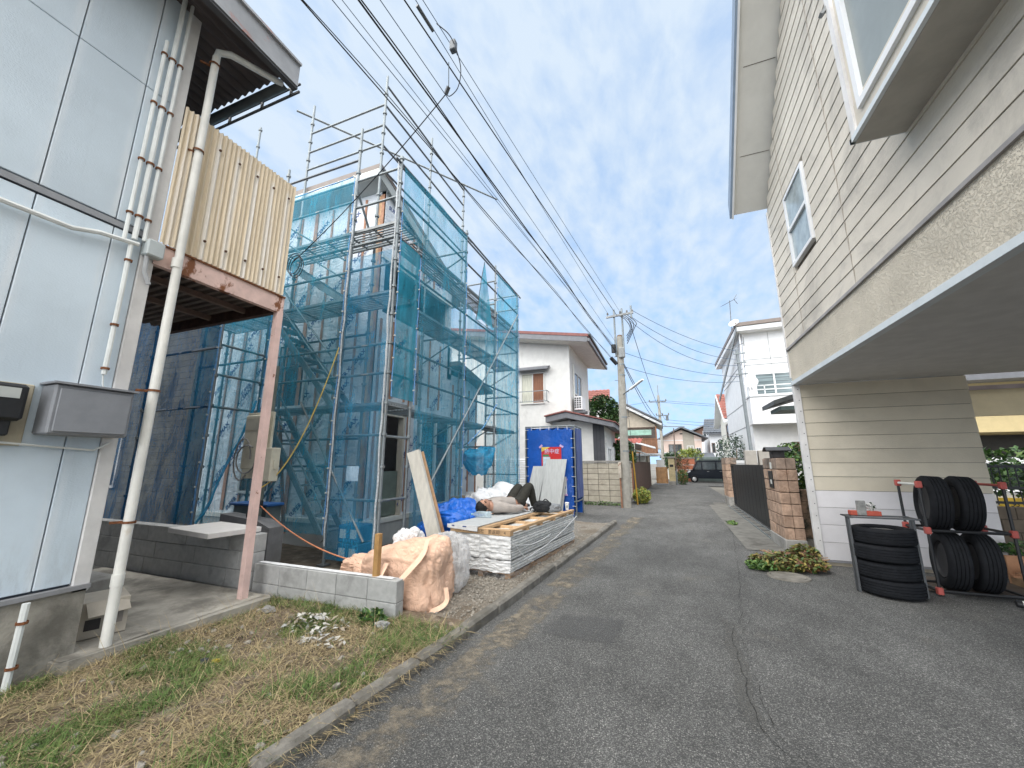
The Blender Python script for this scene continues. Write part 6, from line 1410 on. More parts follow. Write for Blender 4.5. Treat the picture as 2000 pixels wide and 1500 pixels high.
leaves(ell(TX-.05, TYY+.04, .98, .05, .04, .05), 60, .02, [OFFW, LF[1]], 70, 'dried_sprig', orn)
# rack
rk = thing('tyre_rack', 'black tube rack with red joints holding four upright tyres', 'rack', (3.15, 6.85, 0)); RED = M('joint_red', (.40, .085, .07), .5, .1)
X0, X1, Ya, Yb = 2.84, 3.58, 6.32, 6.78
def rj(p): MB().cbox(p[0]-.028, p[0]+.028, p[1]-.028, p[1]+.028, p[2]-.04, p[2]+.04, .008).build('joint', RED, rk)
for x in (X0, X1):
    for y in (Ya, Yb): MB().tube((x, y, .02), (x, y, 1.26 if True else 0), .016, 8).build('upright', BLACKP, rk, True)
    for z in (.06, .72, 1.25): 
        MB().tube((x, Ya, z), (x, Yb, z), .016, 8).build('side_bar', OFFW if z > 1.2 and x == X0 else (RED if z > 1.2 else BLACKP), rk, True)
        for y in (Ya, Yb): rj((x, y, z))
for z in (.06, .72):
    for y in (Ya, Yb): MB().tube((X0, y, z), (X1, y, z), .016, 8).build('shelf_bar', BLACKP, rk, True)
for k, (x, z, lab) in enumerate(((2.96, .33, 'left upright tyre on the lower bar of the rack'), (3.23, .33, 'right upright tyre on the lower bar of the rack'), (2.96, .99, 'left upright tyre on the upper bar of the rack'), (3.23, .99, 'right upright tyre on the upper bar of the rack'))):
    tyre(lab, (x+.09+.05*(z < .5), 6.56, z+.03), (0, R(94), R(-9)), 2, scale=1.1)
tag(MB().box(2.6, 4.0, 6.5, 7.2, .014, .03).build('cardboard_sheet', M('board_brown', (.12, .095, .075), .9, .2, 4), None), 'flat brown board under the tyre rack', 'board')
cg = thing('wooden_crate', 'low slatted wooden crate with greenery at the right edge', 'crate', (4.2, 6.9, 0)); 
for k in range(4): MB().box(3.9, 4.9, 6.7+k*.12, 6.78+k*.12, .22-.05*k+.05, .24-.05*k+.05).build('slat', M('crate_orange', (.42, .22, .12), .8), cg)
MB().box(3.92, 4.9, 7.15, 7.18, .02, .36).build('back_slat', M('crate_orange', (.42, .22, .12), .8), cg); MB().box(3.92, 4.88, 6.7, 7.14, .02, .12).build('base', PAL, cg)
leaves(ell(4.3, 7.3, .42, .4, .15, .1), 250, .04, LF, 71, 'greenery', cg)
pf = thing('hand_pump', 'white and black hand pump with blue hose lying by the rack', 'pump', (3.6, 6.05, .03)); MB().tube((3.36, 6.05, .06), (3.52, 6.0, .06), .035, 12).build('barrel', OFFW, pf, True); MB().tube((3.32, 6.06, .06), (3.36, 6.05, .06), .037, 12).build('end_cap', BLACKP, pf, True); MB().tube((3.52, 6.0, .06), (3.62, 5.97, .06), .03, 12).build('barrel', OFFW, pf, True)
MB().path(catr([(3.62, 5.97, .05), (3.8, 5.9, .04), (4.0, 5.95, .04), (4.1, 5.85, .04), (3.8, 5.8, .04)]), .012, 6).build('hose', M('hose_blue', (.02, .07, .14), .5), pf, True)
# ------------------------------------------------------------------ white three-storey house on the right
he = thing('house', 'tall white panelled house with balcony behind the black gate', 'house', (6, 22, 0))
MB().box(3.72, 9, 20, 27, 0, 7.45).build('wall', WHT, he)
def groove(x0, x1, z): MB().box(x0, x1, 19.985, 19.998, z-.012, z+.012).build('panel_joint', M('joint_grey', (.28, .29, .3), .7), he)
for z in (6.15, 5.9): groove(3.72, 9, z)
for x in (4.75, 6.0): MB().box(x-.006, x+.006, 19.985, 19.997, 3.2, 7.4).build('panel_joint', M('joint_grey', (.28, .29, .3), .7), he)
for z in (6.15, 5.9, 4.3, 3.2): MB().box(3.705, 3.718, 20, 27, z-.012, z+.012).build('panel_joint', M('joint_grey', (.28, .29, .3), .7), he)
rf = MB().prism([(3.45, 19.5, 7.42), (9.3, 19.5, 7.5), (9.3, 19.5, 7.72), (3.45, 19.5, 7.62)], (0, 8, 0)).build('roof', WHT, he); MB().prism([(3.42, 19.45, 7.64), (9.3, 19.45, 7.74), (9.3, 19.45, 7.9), (3.42, 19.45, 7.8)], (0, 8.1, 0)).build('roof_edge', FASC, rf)
MB().prism([(3.44, 19.48, 7.4), (3.44, 27.4, 5.3), (3.44, 27.4, 5.5), (3.44, 19.48, 7.62)], (.05, 0, 0)).build('side_fascia', M('arm_grey', (.25, .26, .26), .6, .2), rf)
MB().box(3.6, 9, 19.2, 19.999, 3.15, 4.42).build('balcony', WHT, he); MB().box(3.58, 9, 19.18, 19.998, 4.3, 4.33).build('balcony_line', M('joint_grey', (.28, .29, .3), .7), he)
for z in (4.62, 4.80): MB().bar((3.62, 19.25, z), (9, 19.25, z), .04, .04).build('balcony_rail', WHT, he)
for x in (3.62, 4.2, 5.4, 6.4): MB().bar((x, 19.25, 4.42), (x, 19.25, 4.82), .04, .04).build('balcony_baluster', WHT, he)
window(he, 'y', 4.0, 5.55, 4.42, 5.5, 20, -1, .07, 1, WHT, M('blind_pane', (.16, .2, .21), .15, .5, 2, 0, st=(.3, 1, 9)))
MB().box(5.1, 5.8, 19.96, 19.99, .2, 2.4).build('door', M('door_brown', (.10, .055, .035), .6), he)
MB().tube((3.62, 19.9, 3.1), (3.62, 19.9, 7.4), .035, 8).build('downpipe', WHT, he, True)
def dish(label, c, r, d_):
    t = thing('satellite_dish', label, 'satellite dish', c); d_ = Vector(d_).normalized(); M3 = d_.to_track_quat('Z', 'Y').to_matrix()
    MB().lathe([(.001, 0), (r*.5, r*.07), (r, r*.28), (r*.99, r*.3), (r*.5, r*.09), (.001, .02)], 24, c, M3).build('reflector', WHT, t, True)
    c = Vector(c); MB().path([c-Vector((0, 0, r*.9)), c+d_*r*.5-Vector((0, 0, r*.9)), c+d_*r*.9], .012, 5).build('feed_arm', GALV, t); MB().tube(c-d_*.02, c-d_*.15-Vector((0, 0, .3)), .02, 6).build('bracket', GALVD, t)
dish('large white satellite dish on the roof corner of the tall white house', (3.42, 19.6, 7.82), .22, (-.5, -.8, .6)); dish('white satellite dish beside the balcony window', (3.72, 19.2, 4.95), .27, (-.2, -1, .25))
an = thing('tv_antenna', 'rooftop television antenna on a thin mast', 'antenna', (3.5, 21, 7.7)); MB().tube((3.5, 21, 7.6), (3.58, 21, 9.5), .02, 6).build('mast', GALVD, an)
bmn = MB().tube((3.2, 20.8, 9.2), (3.85, 21.2, 9.62), .012, 5).build('boom', GALVD, an)
for k in range(8):
    t = k/7; c = Vector((3.2, 20.8, 9.2)).lerp(Vector((3.85, 21.2, 9.62)), t); MB().tube(c-Vector((.08, -.15, 0)), c+Vector((.08, -.15, 0)), .006, 4).build('element', GALVD, an)
for s in (-1, 1): MB().bar((3.8, 21.15, 9.6), (3.95, 21.2, 9.6+.25*s), .02, .02).build('reflector', GALVD, an)
an = thing('tv_antenna', 'small wall antenna near the eave of the tall white house', 'antenna', (3.3, 19.5, 6.7)); MB().tube((3.0, 19.4, 6.55), (3.7, 19.55, 6.85), .014, 5).build('boom', GALVD, an); MB().bar((3.68, 19.5, 6.7), (3.68, 19.5, 7.1), .03, .03).build('reflector', GALVD, an)
gp2 = thing('steel_pole', 'grey steel service pole in front of the tall white house', 'pole', (3.25, 18.5, 0)); MB().tube((3.33, 18.5, 0), (3.2, 18.5, 6.3), .075, 12, .06).build('shaft', M('pole_bluegrey', (.20, .225, .24), .5, .1), gp2, True)
for z in (6.1, 5.7, 5.2): MB().bar((3.05, 18.45, z), (3.5, 18.45, z), .05, .05).build('bracket', GALV, gp2)
for (x, lab) in ((2.95, 'left grey meter cabinet behind the black gate'), (3.42, 'right grey meter cabinet at the foot of the steel pole')): tag(MB().cbox(x, x+.4, 17.9, 18.2, .6, 2.0, .01).build('meter_cabinet', M('cab_grey', (.33, .31, .28), .6, .08), None), lab, 'cabinet')
tag(MB().box(2.6, 6, 18.6, 18.7, .0, 1.62).build('white_fence', WHT, None), 'white slatted fence behind the black gate', 'fence')
for k in range(6): 
    o = MB().box(2.6, 6, 18.585, 18.6, .3+k*.24, .31+k*.24).build('fence_line', M('joint_grey', (.28, .29, .3), .7), bpy.data.objects['white_fence'])
cn = thing('porch_canopy', 'dark tiled canopy edge peeking past the beige house corner', 'canopy', (2.8, 10.5, 2.8)); MB().prism([(2.42, 10.4, 2.82), (3.4, 10.4, 3.1), (3.4, 10.4, 3.22), (2.42, 10.4, 2.92)], (0, 1.2, 0)).build('canopy_roof', M('tile_dark', (.07, .075, .075), .5, .2), cn); MB().box(2.55, 3.4, 10.5, 11.4, 2.70, 2.79).build('canopy_soffit', M('greenish', (.12, .16, .15), .6), cn); MB().box(3.2, 3.3, 10.6, 10.7, 0, 2.75).build('canopy_post', SG, cn)
fr_ = thing('tree', 'small grey-leaved tree behind the far brick pillar', 'tree', (3.2, 22, 0)); leaves(ell(3.4, 23, 2.2, 1.0, .8, .8, .6), 900, .07, [M('leaf_grey', (.12, .16, .13), .6, .3, 8, 0), LF[1]], 81, 'crown', fr_); MB().path([(3.4, 23, 0), (3.35, 23, 1), (3.45, 23, 2.2)], [.05, .04, .015], 6).build('trunk', PAL, fr_)
# ------------------------------------------------------------------ far houses
TILR = M('tile_red', (.24, .085, .065), .6, .2, 3, .3, 20, rand=.1); TILG = M('tile_grey', (.10, .11, .125), .5, .15, 3)
def tiles(par, p00, p10, p01, p11, nu, nv, mat):
    a, b, c, d_ = map(Vector, (p00, p10, p01, p11)); m = MB(); nrm = (b-a).cross(c-a).normalized(); nrm = nrm if nrm.z > 0 else -nrm
    for j in range(nv):
        for i in range(nu):
            def P(u, v): return a.lerp(b, u).lerp(c.lerp(d_, u), v)
            u0, u1, v0, v1 = i/nu, (i+1)/nu, j/nv, (j+1)/nv; um = (u0+u1)/2
            m.add([P(u0, v0)+nrm*.03, P(um, v0)+nrm*.07, P(u1, v0)+nrm*.03, P(u0, v1), P(um, v1)+nrm*.04, P(u1, v1)], [(0, 1, 4, 3), (1, 2, 5, 4)])
    o = m.build('roof_tiles', mat, par); o['kind'] = 'stuff'; return o
# F: cream house with brown-red tiles
hf = thing('house', 'cream house with red-brown tiled roof beyond the tall white house', 'house', (6, 34, 0))
CRW = M('cream_white', (.66, .645, .58), .8, .06)
MB().prism([(4.4, 31, 0), (4.4, 31, 4.7), (4.4, 33.4, 6.5), (4.4, 35.8, 4.7), (4.4, 35.8, 0)], (4, 0, 0)).build('wall', CRW, hf)
tiles(hf, (4.0, 30.5, 4.55), (8.6, 30.5, 4.55), (4.0, 33.4, 6.72), (8.6, 33.4, 6.72), 18, 10, TILR)
MB().prism([(3.95, 30.4, 4.4), (3.95, 33.4, 6.68), (3.95, 36.3, 4.4), (3.95, 36.3, 4.28), (3.95, 33.4, 6.5), (3.95, 30.4, 4.28)], (.45, 0, 0)).build('barge_board', WHT, hf); MB().prism([(4.0, 33.4, 6.6), (8.6, 33.4, 6.6), (8.6, 36.2, 4.5), (4.0, 36.2, 4.5)], (0, 0, .1)).build('roof', TILR, hf)
MB().box(4.2, 8.5, 30.35, 30.5, 4.35, 4.5).build('gutter', WHT, hf); MB().box(5.0, 9, 29.6, 31, 0, 4.2).build('bay', CRW, hf)
bw2 = window(hf, 'x', 31.6, 32.6, 3.2, 4.3, 4.4, -1, .1, 0, M('frame_brown', (.12, .08, .06), .5)); window(hf, 'x', 33.2, 34.6, .9, 2.0, 4.4, -1, .08, 1)
for z in (1.2, 2.4, 3.6): MB().box(4.385, 4.398, 31, 35.8, z-.012, z+.012).build('siding_line', M('joint_grey', (.28, .29, .3), .7), hf)
# G: white house grey tiles
hg_ = thing('house', 'white house with grey-blue tiled roof in the far centre right', 'house', (6, 46, 0))
MB().box(4.3, 9, 44, 50, 0, 4.4).build('wall', WHT, hg_); MB().prism([(3.7, 43.3, 4.35), (9.6, 43.3, 4.35), (8.6, 46.5, 6.0), (4.2, 46.5, 6.0)], (0, 0, .12)).build('roof', TILG, hg_)
tiles(hg_, (3.7, 43.25, 4.48), (9.6, 43.25, 4.48), (4.2, 46.5, 6.15), (8.6, 46.5, 6.15), 22, 7, TILG); window(hg_, 'y', 5.0, 5.9, 2.6, 3.7, 44, -1, .08, 1); window(hg_, 'y', 4.45, 4.75, 2.2, 3.5, 44, -1, .06, 0, M('frame_brown', (.12, .08, .06), .5)); MB().box(3.9, 7, 43, 43.9, 1.7, 2.5).build('balcony', WHT, hg_); MB().prism([(4.2, 41, 1.6), (6.5, 41, 2.0), (6.5, 43.9, 2.4), (4.2, 43.9, 2.0)], (0, 0, .1)).build('lower_roof', TILG, hg_)
# brown house far
hb2 = thing('house', 'far brown-walled house with a low grey gable behind the pink house', 'house', (4.5, 55, 0)); MB().prism([(2.6, 52, 0), (2.6, 52, 4.9), (5.6, 52, 6.2), (6.6, 52, 5.8), (6.6, 52, 0)], (0, 5, 0)).build('wall', M('wall_brown', (.16, .09, .065), .8, .1), hb2); MB().prism([(1.9, 51.4, 4.75), (5.7, 51.4, 6.35), (5.7, 51.4, 6.5), (1.9, 51.4, 4.9)], (0, 6, 0)).build('roof', SLATE, hb2); MB().box(3.8, 6.62, 51.9, 51.99, 0, 4.0).build('white_storey', WHT, hb2); window(hb2, 'y', 4.4, 5.2, 4.4, 5.3, 52, -1, .07, 1)
# H: pink house
hp = thing('house', 'pale pink house with grey gable roof facing the end of the lane', 'house', (1.7, 44, 0)); PKW = M('wall_pink', (.66, .52, .45), .85, .05); GRW = M('wall_taupe', (.36, .33, .28), .85, .05)
MB().prism([(-.1, 42, 0), (3.4, 42, 0), (3.4, 42, 3.95), (1.65, 42, 4.75), (-.1, 42, 4.05)], (0, 5, 0)).build('wall', PKW, hp)
MB().prism([(1.75, 41.97, 1.5), (2.75, 41.97, 1.5), (2.75, 41.97, 4.25), (1.75, 41.97, 4.68)], (0, .025, 0)).build('taupe_panel', GRW, hp)
MB().prism([(-.6, 41.4, 3.75), (1.65, 41.4, 4.9), (3.95, 41.4, 3.8), (3.95, 41.4, 3.93), (1.65, 41.4, 5.06), (-.6, 41.4, 3.88)], (0, 6, 0)).build('roof', TILG, hp); MB().box(1.5, 1.8, 41.98, 41.995, 4.3, 4.42).build('gable_vent', BLACKP, hp)
window(hp, 'y', .4, 1.6, 2.55, 3.35, 42, -1, .07, 2, M('frame_dark', (.08, .07, .06), .5)); window(hp, 'y', 2.05, 2.65, 2.5, 3.2, 42, -1, .06, 1); window(hp, 'y', 2.85, 3.3, 2.6, 3.0, 42, -1, .05, 1)
MB().prism([(-.5, 40.6, 2.0), (4.3, 40.6, 2.0), (4.3, 41.98, 2.4), (-.5, 41.98, 2.4)], (0, 0, .1)).build('skirt_roof', TILG, hp); MB().box(-.1, 3.6, 41.2, 41.95, 0, 2.0).build('ground_storey', CRW, hp)
for k in range(2): MB().box(-.1, 3.4, 41.985, 41.996, 2.5+k*1.2, 2.56+k*1.2).build('band', WHT, hp)
# I: brown house left with gable, balcony
hi_ = thing('house', 'old house with cream gable, brown balcony and green awning on the left', 'house', (-2, 29, 0))
MB().box(-4.2, -1.05, 27.05, 31, 0, 2.0).prism([(-4.2, 27, 2.0), (-.45, 27, 2.0), (-.45, 27, 3.95), (-2.3, 27, 5.1), (-4.2, 27, 4.3)], (0, 4, 0)).build('wall', M('wall_cream2', (.60, .53, .43), .85, .08), hi_)
MB().prism([(-4.8, 26.4, 4.15), (-2.3, 26.4, 5.3), (-.05, 26.4, 4.0), (-.05, 26.4, 3.85), (-2.3, 26.4, 5.12), (-4.8, 26.4, 4.0)], (0, 5, 0)).build('roof', WHT, hi_); MB().prism([(-4.85, 26.3, 4.17), (-2.3, 26.3, 5.33), (.0, 26.3, 4.02), (.0, 26.3, 4.12), (-2.3, 26.3, 5.45), (-4.85, 26.3, 4.27)], (0, 5.1, 0)).build('roof_tiles', TILG, hi_)
for k in range(5): MB().box(-2.1+k*.4, -1.98+k*.4, 26.36, 26.4, 5.0-.23*k, 5.1-.23*k).build('rafter_end', WHT, hi_)
BRW = M('balcony_brown', (.25, .125, .07), .7, .15, rand=.1)
MB().prism([(-2.5, 26.97, 4.45), (-2.1, 26.97, 4.45), (-2.3, 26.97, 4.75)], (0, .02, 0)).build('gable_vent', BRW, hi_); MB().box(-4.2, -.4, 26.9, 26.98, 3.75, 3.82).build('band', M('frame_brown', (.12, .08, .06), .5), hi_)
MB().box(-4.1, -.45, 26.9, 26.985, 2.4, 3.7).build('balcony_recess', M('recess', (.12, .10, .09), .9), hi_)
for k in range(12): MB().box(-1.35+k*.075, -1.285+k*.075, 26.2, 26.22, 2.2, 3.0).build('balcony_slat', BRW, hi_)
for k in range(7): MB().box(-2.5+k*.11, -2.41+k*.11, 26.2, 26.22, 2.2, 2.9).build('balcony_slat', M('slat_white', (.5, .48, .44), .7), hi_)
MB().box(-2.6, -.4, 26.15, 26.95, 2.1, 2.2).build('balcony_floor', BRW, hi_); MB().bar((-2.6, 26.2, 3.02), (-.4, 26.2, 3.02), .05, .05).build('balcony_rail', BRW, hi_); MB().box(-.46, -.38, 26.15, 26.23, 2.1, 3.8).build('balcony_post', BRW, hi_)
MB().prism([(-2.5, 26.1, 3.25), (-.7, 26.1, 3.25), (-.7, 26.3, 3.6), (-2.5, 26.3, 3.6)], (0, .01, 0)).build('awning', M('awning_green', (.16, .28, .23), .5, .2), hi_)
MB().prism([(-2.4, 25, 1.95), (-.2, 25, 1.95), (-.2, 26.9, 2.1), (-2.4, 26.9, 2.1)], (0, 0, .07)).build('lower_roof', M('roof_pale', (.35, .38, .40), .5), hi_); MB().box(-2.0, -1.15, 25.5, 26.9, 0, 1.95).build('porch_wall', CRW, hi_)
ac2 = MB().cbox(-.42, -.2, 27.2, 27.8, 2.4, 3.0, .02).build('air_conditioner', WHT, None); tag(ac2, 'small air-conditioner unit on the side of the old brown-balcony house', 'air conditioner')
# red corrugated shed roof and carport
sd_ = thing('shed', 'shed with rusty red corrugated roof behind the tan wall', 'shed', (-1.6, 20, 0)); m = MB(); m.grid(lambda u, v: (-3.2+2.2*u, 19+2.2*v, 2.42+.35*v+.018*math.sin(u*70)), 140, 2); m.build('roof_sheet', M('roof_rust', (.36, .10, .075), .7, .25, 4), sd_, True); MB().box(-3.1, -1.45, 19.4, 21, 0, 2.45).build('wall', M('wall_dark', (.08, .075, .06), .9), sd_); MB().bar((-1.5, 19.1, 0), (-1.5, 19.1, 2.4), .07, .07).build('post', M('post_red', (.25, .08, .05), .8), sd_)
cpt = thing('lean_to', 'pale sloping lean-to roof over the brown board fence', 'canopy', (-.9, 22.5, 0)); MB().prism([(-2.6, 21, 2.55), (-.75, 21, 1.92), (-.75, 21, 1.96), (-2.6, 21, 2.59)], (0, 3.5, 0)).build('roof_sheet', M('poly_pale', (.50, .56, .58), .3), cpt)
for y in (21.1, 24.3): MB().bar((-1.4, y, 0), (-1.4, y, 2.12), .06, .06).build('post', GALV, cpt)
MB().prism([(-2.6, 24.6, 2.95), (-1.3, 24.6, 2.6), (-.5, 24.6, 2.35), (-.5, 24.6, 2.45), (-2.6, 24.6, 3.1)], (0, .8, 0)).build('gable_board', WHT, cpt)
hr = thing('house', 'house with a red tiled roof rising behind the dark tree', 'house', (-5, 27, 0)); MB().box(-7, -3.4, 26, 30, 0, 5.4).build('wall', STUC, hr); MB().prism([(-7.4, 25.6, 5.35), (-3.1, 25.6, 5.35), (-3.3, 27.6, 6.45), (-7.4, 27.6, 6.45)], (0, 0, .12)).build('roof', TILR, hr); tiles(hr, (-7.4, 25.55, 5.48), (-3.1, 25.55, 5.48), (-7.4, 27.6, 6.6), (-3.3, 27.6, 6.6), 16, 6, TILR)
# trees
def tree(label, c, r, h, n, size, mats, seed, tr=.12):
    t = thing('tree', label, 'tree', (c[0], c[1], 0)); leaves(ell(c[0], c[1], c[2], r[0], r[1], r[2], .5), n, size, mats, seed, 'crown', t)
    MB().path([(c[0], c[1], -.05), (c[0]+.05, c[1], c[2]*.4), (c[0]-.03, c[1], c[2])], [tr, tr*.8, tr*.3], 8).build('trunk', PAL, t, True)
    random.seed(seed)
    for k in range(6): a = ru(0, 6.28); MB().path([(c[0], c[1], c[2]*.55), (c[0]+r[0]*.4*math.cos(a), c[1]+r[1]*.4*math.sin(a), c[2]*.85), (c[0]+r[0]*.75*math.cos(a), c[1]+r[1]*.75*math.sin(a), c[2]+r[2]*.3*ru(-.5, 1))], [tr*.4, tr*.25, .01], 6).build('limb', PAL, t)
tree('dark round evergreen tree beside the white stucco house', (-3.15, 22.2, 3.9), (1.15, 1.0, 1.45), 0, 3600, .10, [LF[1], LF[0]], 91)
tree('dark shrubby tree behind the shed with the red roof', (-1.75, 18.7, 1.9), (.55, .7, .75), 0, 1500, .07, [LF[1], LF[0]], 92, .06)
tree('bushy yellow-green tree in front of the pink house', (2.0, 38, 1.9), (1.25, .9, .95), 0, 1900, .10, [M('leaf_lime', (.24, .26, .04), .6, .3, 8, 0), LF[2]], 93, .08)
tree('small dark conifer left of the yellow-green tree', (.55, 36, 1.7), (.75, .7, .85), 0, 1300, .08, [LF[1], LF[0]], 94, .07)
tree('bare-branched reddish shrub beside the small brick gatepost', (1.15, 33, 1.5), (.6, .5, .7), 0, 500, .06, [LFA[4], LFA[2]], 95, .05)
for nm, lab, c, r, n, s, mts, sd in (('shrub', 'rounded green bush at the end of the lane beside the thin pole', (1.05, 31.6, .5), (.42, .4, .58), 1200, .05, LF, 96), ('shrub', 'yellow-green weeds growing at the foot of the tan wall', (-.95, 16.4, .28), (.34, .7, .32), 1300, .045, [M('leaf_lime', (.24, .26, .04)), LF[2], LFA[1]], 97), ('weed_patch', 'tiny green weeds growing in the road crack near the gate', (1.45, 11.6, .03), (.14, .3, .05), 160, .03, [LF[2], LF[0]], 98), ('weed_patch', 'weeds along the base of the tan wall left of the pole', (-2.3, 15.05, .05), (.8, .1, .09), 320, .035, LF, 99), ('weed', 'leafy green weed at the foot of the low block wall', (-2.62, 3.22, .09), (.16, .1, .09), 130, .035, LF, 100), ('weed', 'bright green clump of clover in the near left verge', (-3.18, 1.05, .07), (.2, .14, .04), 420, .016, [LF[2], LF[0]], 101)):
    t = thing(nm, lab, 'weed' if 'weed' in nm else 'shrub', (c[0], c[1], 0)); leaves(ell(*c, *r, .2, .0), n, s, mts, sd, 'foliage', t, .6); MB().tube((c[0], c[1], -.02), (c[0], c[1], c[2]), .008, 5).build('stem', PAL, t)
# end of the lane
oc = thing('garden_wall', 'orange-red wall with white bands at the end of the lane', 'wall', (1.6, 37, 0)); MB().box(.9, 2.3, 37, 37.2, 0, 1.9).build('wall', M('wall_orange', (.45, .16, .09), .8, .1), oc); MB().box(.85, 2.35, 36.95, 37.25, 1.9, 2.0).build('coping', CONC_D, oc)
for z in (.55, .95, 1.35): MB().box(.9, 2.3, 36.985, 36.998, z, z+.05).build('band', OFFW, oc)
pg = thing('gatepost', 'pale yellow block gatepost with a letter slot at the lane end', 'pillar', (.4, 31, 0))
for i in range(6): piece(cmesh(.42, .4, .26, M('pale_yellow_block', (.55, .46, .28), .9, .1, rand=.06), .01), 'block', pg, (.38, 31, .25+.268*i))
MB().cbox(.14, .62, 30.75, 31.25, -.02, .24, .01).build('plinth', CONC, pg); MB().cbox(.1, .66, 30.72, 31.28, 1.86, 1.98, .01).build('cap', M('coping', (.24, .23, .21), .9), pg); MB().box(.26, .5, 30.785, 30.8, 1.25, 1.42).build('letter_slot', BLACKP, pg)
wg = thing('wooden_gate', 'tan wooden gate beside the pale yellow gatepost', 'gate', (-.3, 30.2, 0))
for k in range(6): piece(cmesh(.125, .03, 1.12, M('gate_tan', (.40, .22, .10), .7, .15, rand=.12), .004), 'board', wg, (-.62+k*.13, 30.2, .12))
MB().box(-.72, .12, 30.22, 30.26, .35, .42).build('gate_rail', PAL, wg)
tag(MB().box(-.62, -.08, 30.6, 30.63, 1.25, 1.75).build('sign_board', WHT, None), 'white board above the tan wooden gate', 'sign')
sp = thing('steel_pole', 'thin rusty pole standing at the end of the lane', 'pole', (.68, 31, 0)); MB().tube((.64, 30.6, 0), (.72, 30.6, 4.0), .035, 8).build('shaft', M('pole_rust', (.17, .12, .10), .7, .2), sp, True); MB().tube((.64, 30.6, 0), (.66, 30.6, 1.0), .06, 8).build('sleeve', GALV, sp, True)
fp = thing('utility_pole', 'distant utility pole with crossarms above the pink house', 'utility pole', (-.2, 40, 0)); MB().tube((-.2, 40, 0), (-.2, 40, 8.0), .17, 12, .11).build('shaft', CPOLE, fp, True); MB().tube((-.2, 40, 8), (-.2, 40, 9.0), .04, 6).build('extension_pipe', GALV, fp)
for z, a, b in ((7.35, -.85, .65), (6.0, -.3, .8)): 
    q = MB().bar((a-.2, 39.85, z), (b-.2, 39.85, z), .09, .09).build('crossarm', GALVD, fp)
    for x in (a, (a+b)/2, b): piece(INS, 'insulator', q, (x-.2, 39.85, z+.05), scale=(1.8, 1.8, 1.8))
MB().tube((.45, 39.8, 5.5), (.45, 39.8, 6.0), .12, 10).build('transformer', GALVD, fp, True); MB().bar((-.1, 39.8, 4.95), (1.9, 39.8, 4.85), .1, .06).build('bracket_arm', GALVD, fp)
# ------------------------------------------------------------------ dark kei van
vn = thing('parked_van', 'small dark navy van parked across the end of the lane', 'van', (3.2, 35.5, 0)); NV = M('van_navy', (.003, .006, .012), .35, .1, 4, 0, spec=.25)
prof = [(1.58, .32), (1.55, .75), (1.66, .92), (2.02, 1.0), (2.32, 1.66), (2.5, 1.74), (4.75, 1.76), (4.88, 1.6), (4.92, .9), (4.90, .32)]
def vshape(x, z): return 35.0+.10*max(0, (z-.9)/.85)
m = MB(); n = len(prof); vs = [Vector((x, vshape(x, z), z)) for x, z in prof]+[Vector((x, 36.48-.10*max(0, (z-.9)/.85), z)) for x, z in prof]
m.add(vs, [tuple(range(n)), tuple(range(2*n-1, n-1, -1))]+[(i, (i+1) % n, n+(i+1) % n, n+i) for i in range(n)]); vb = m.build('body', NV, vn)
def vquad(pts, name, mat, off=.012): MB().prism([(x, vshape(x, z)-off, z) for x, z in pts], (0, .008, 0)).build(name, mat, vn)
for pts in ([(2.12, 1.02), (2.62, 1.02), (2.62, 1.6), (2.4, 1.6)], [(2.72, 1.02), (3.62, 1.02), (3.62, 1.6), (2.72, 1.6)], [(3.74, 1.02), (4.62, 1.02), (4.62, 1.6), (3.74, 1.6)]): vquad(pts, 'side_window', GLASS)
MB().prism([(2.05, 35.1, 1.0), (2.33, 35.15, 1.64), (2.33, 36.3, 1.64), (2.05, 36.35, 1.0)], (-.015, 0, .006)).build('windscreen', GLASS, vn)
vquad([(4.78, .95), (4.91, .95), (4.86, 1.45), (4.78, 1.45)], 'tail_light', M('lamp_red2', (.55, .02, .02), .25), .015); vquad([(1.56, .72), (1.82, .84), (1.82, .95), (1.66, .92)], 'headlight', M('lamp_clear', (.5, .52, .55), .15), .015)
for x in (3.0, 3.9): vquad([(x, .86), (x+.16, .86), (x+.16, .89), (x, .89)], 'door_handle', M('chrome', (.4, .4, .4), .2, 0, metal=.9), .02)
for x in (2.68, 3.68): vquad([(x, .4), (x+.012, .4), (x+.012, 1.62), (x, 1.62)], 'door_gap', BLACKP, .005)
MB().cbox(1.98, 2.12, 34.82, 34.98, 1.0, 1.14, .02).build('mirror', NV, vn); MB().bar((2.5, 35.12, 1.80), (4.7, 35.12, 1.80), .03, .03).build('roof_rail', BLACKP, vn)
for x in (2.05, 4.32):
    q = MB().lathe([(.16, -.09), (.27, -.09), (.285, -.07), (.285, .07), (.27, .09), (.16, .09)], 24, (x, 35.02, .285), Matrix.Rotation(R(90), 3, 'X')).build('wheel', RUB, vn, True); MB().lathe([(.001, .06), (.05, .075), (.15, .05), (.175, .092)], 20, (x, 35.02, .285), Matrix.Rotation(R(90), 3, 'X')).build('hubcap', M('alloy', (.5, .5, .5), .3, .1, metal=.8), q, True)
tag(MB().cbox(2.3, 5, 37.5, 39, .0, 2.05, .02).build('bus_shelter_wall', M('green_grey', (.16, .2, .19), .6, .1), None), 'grey-green shed wall seen over the dark van', 'shed')
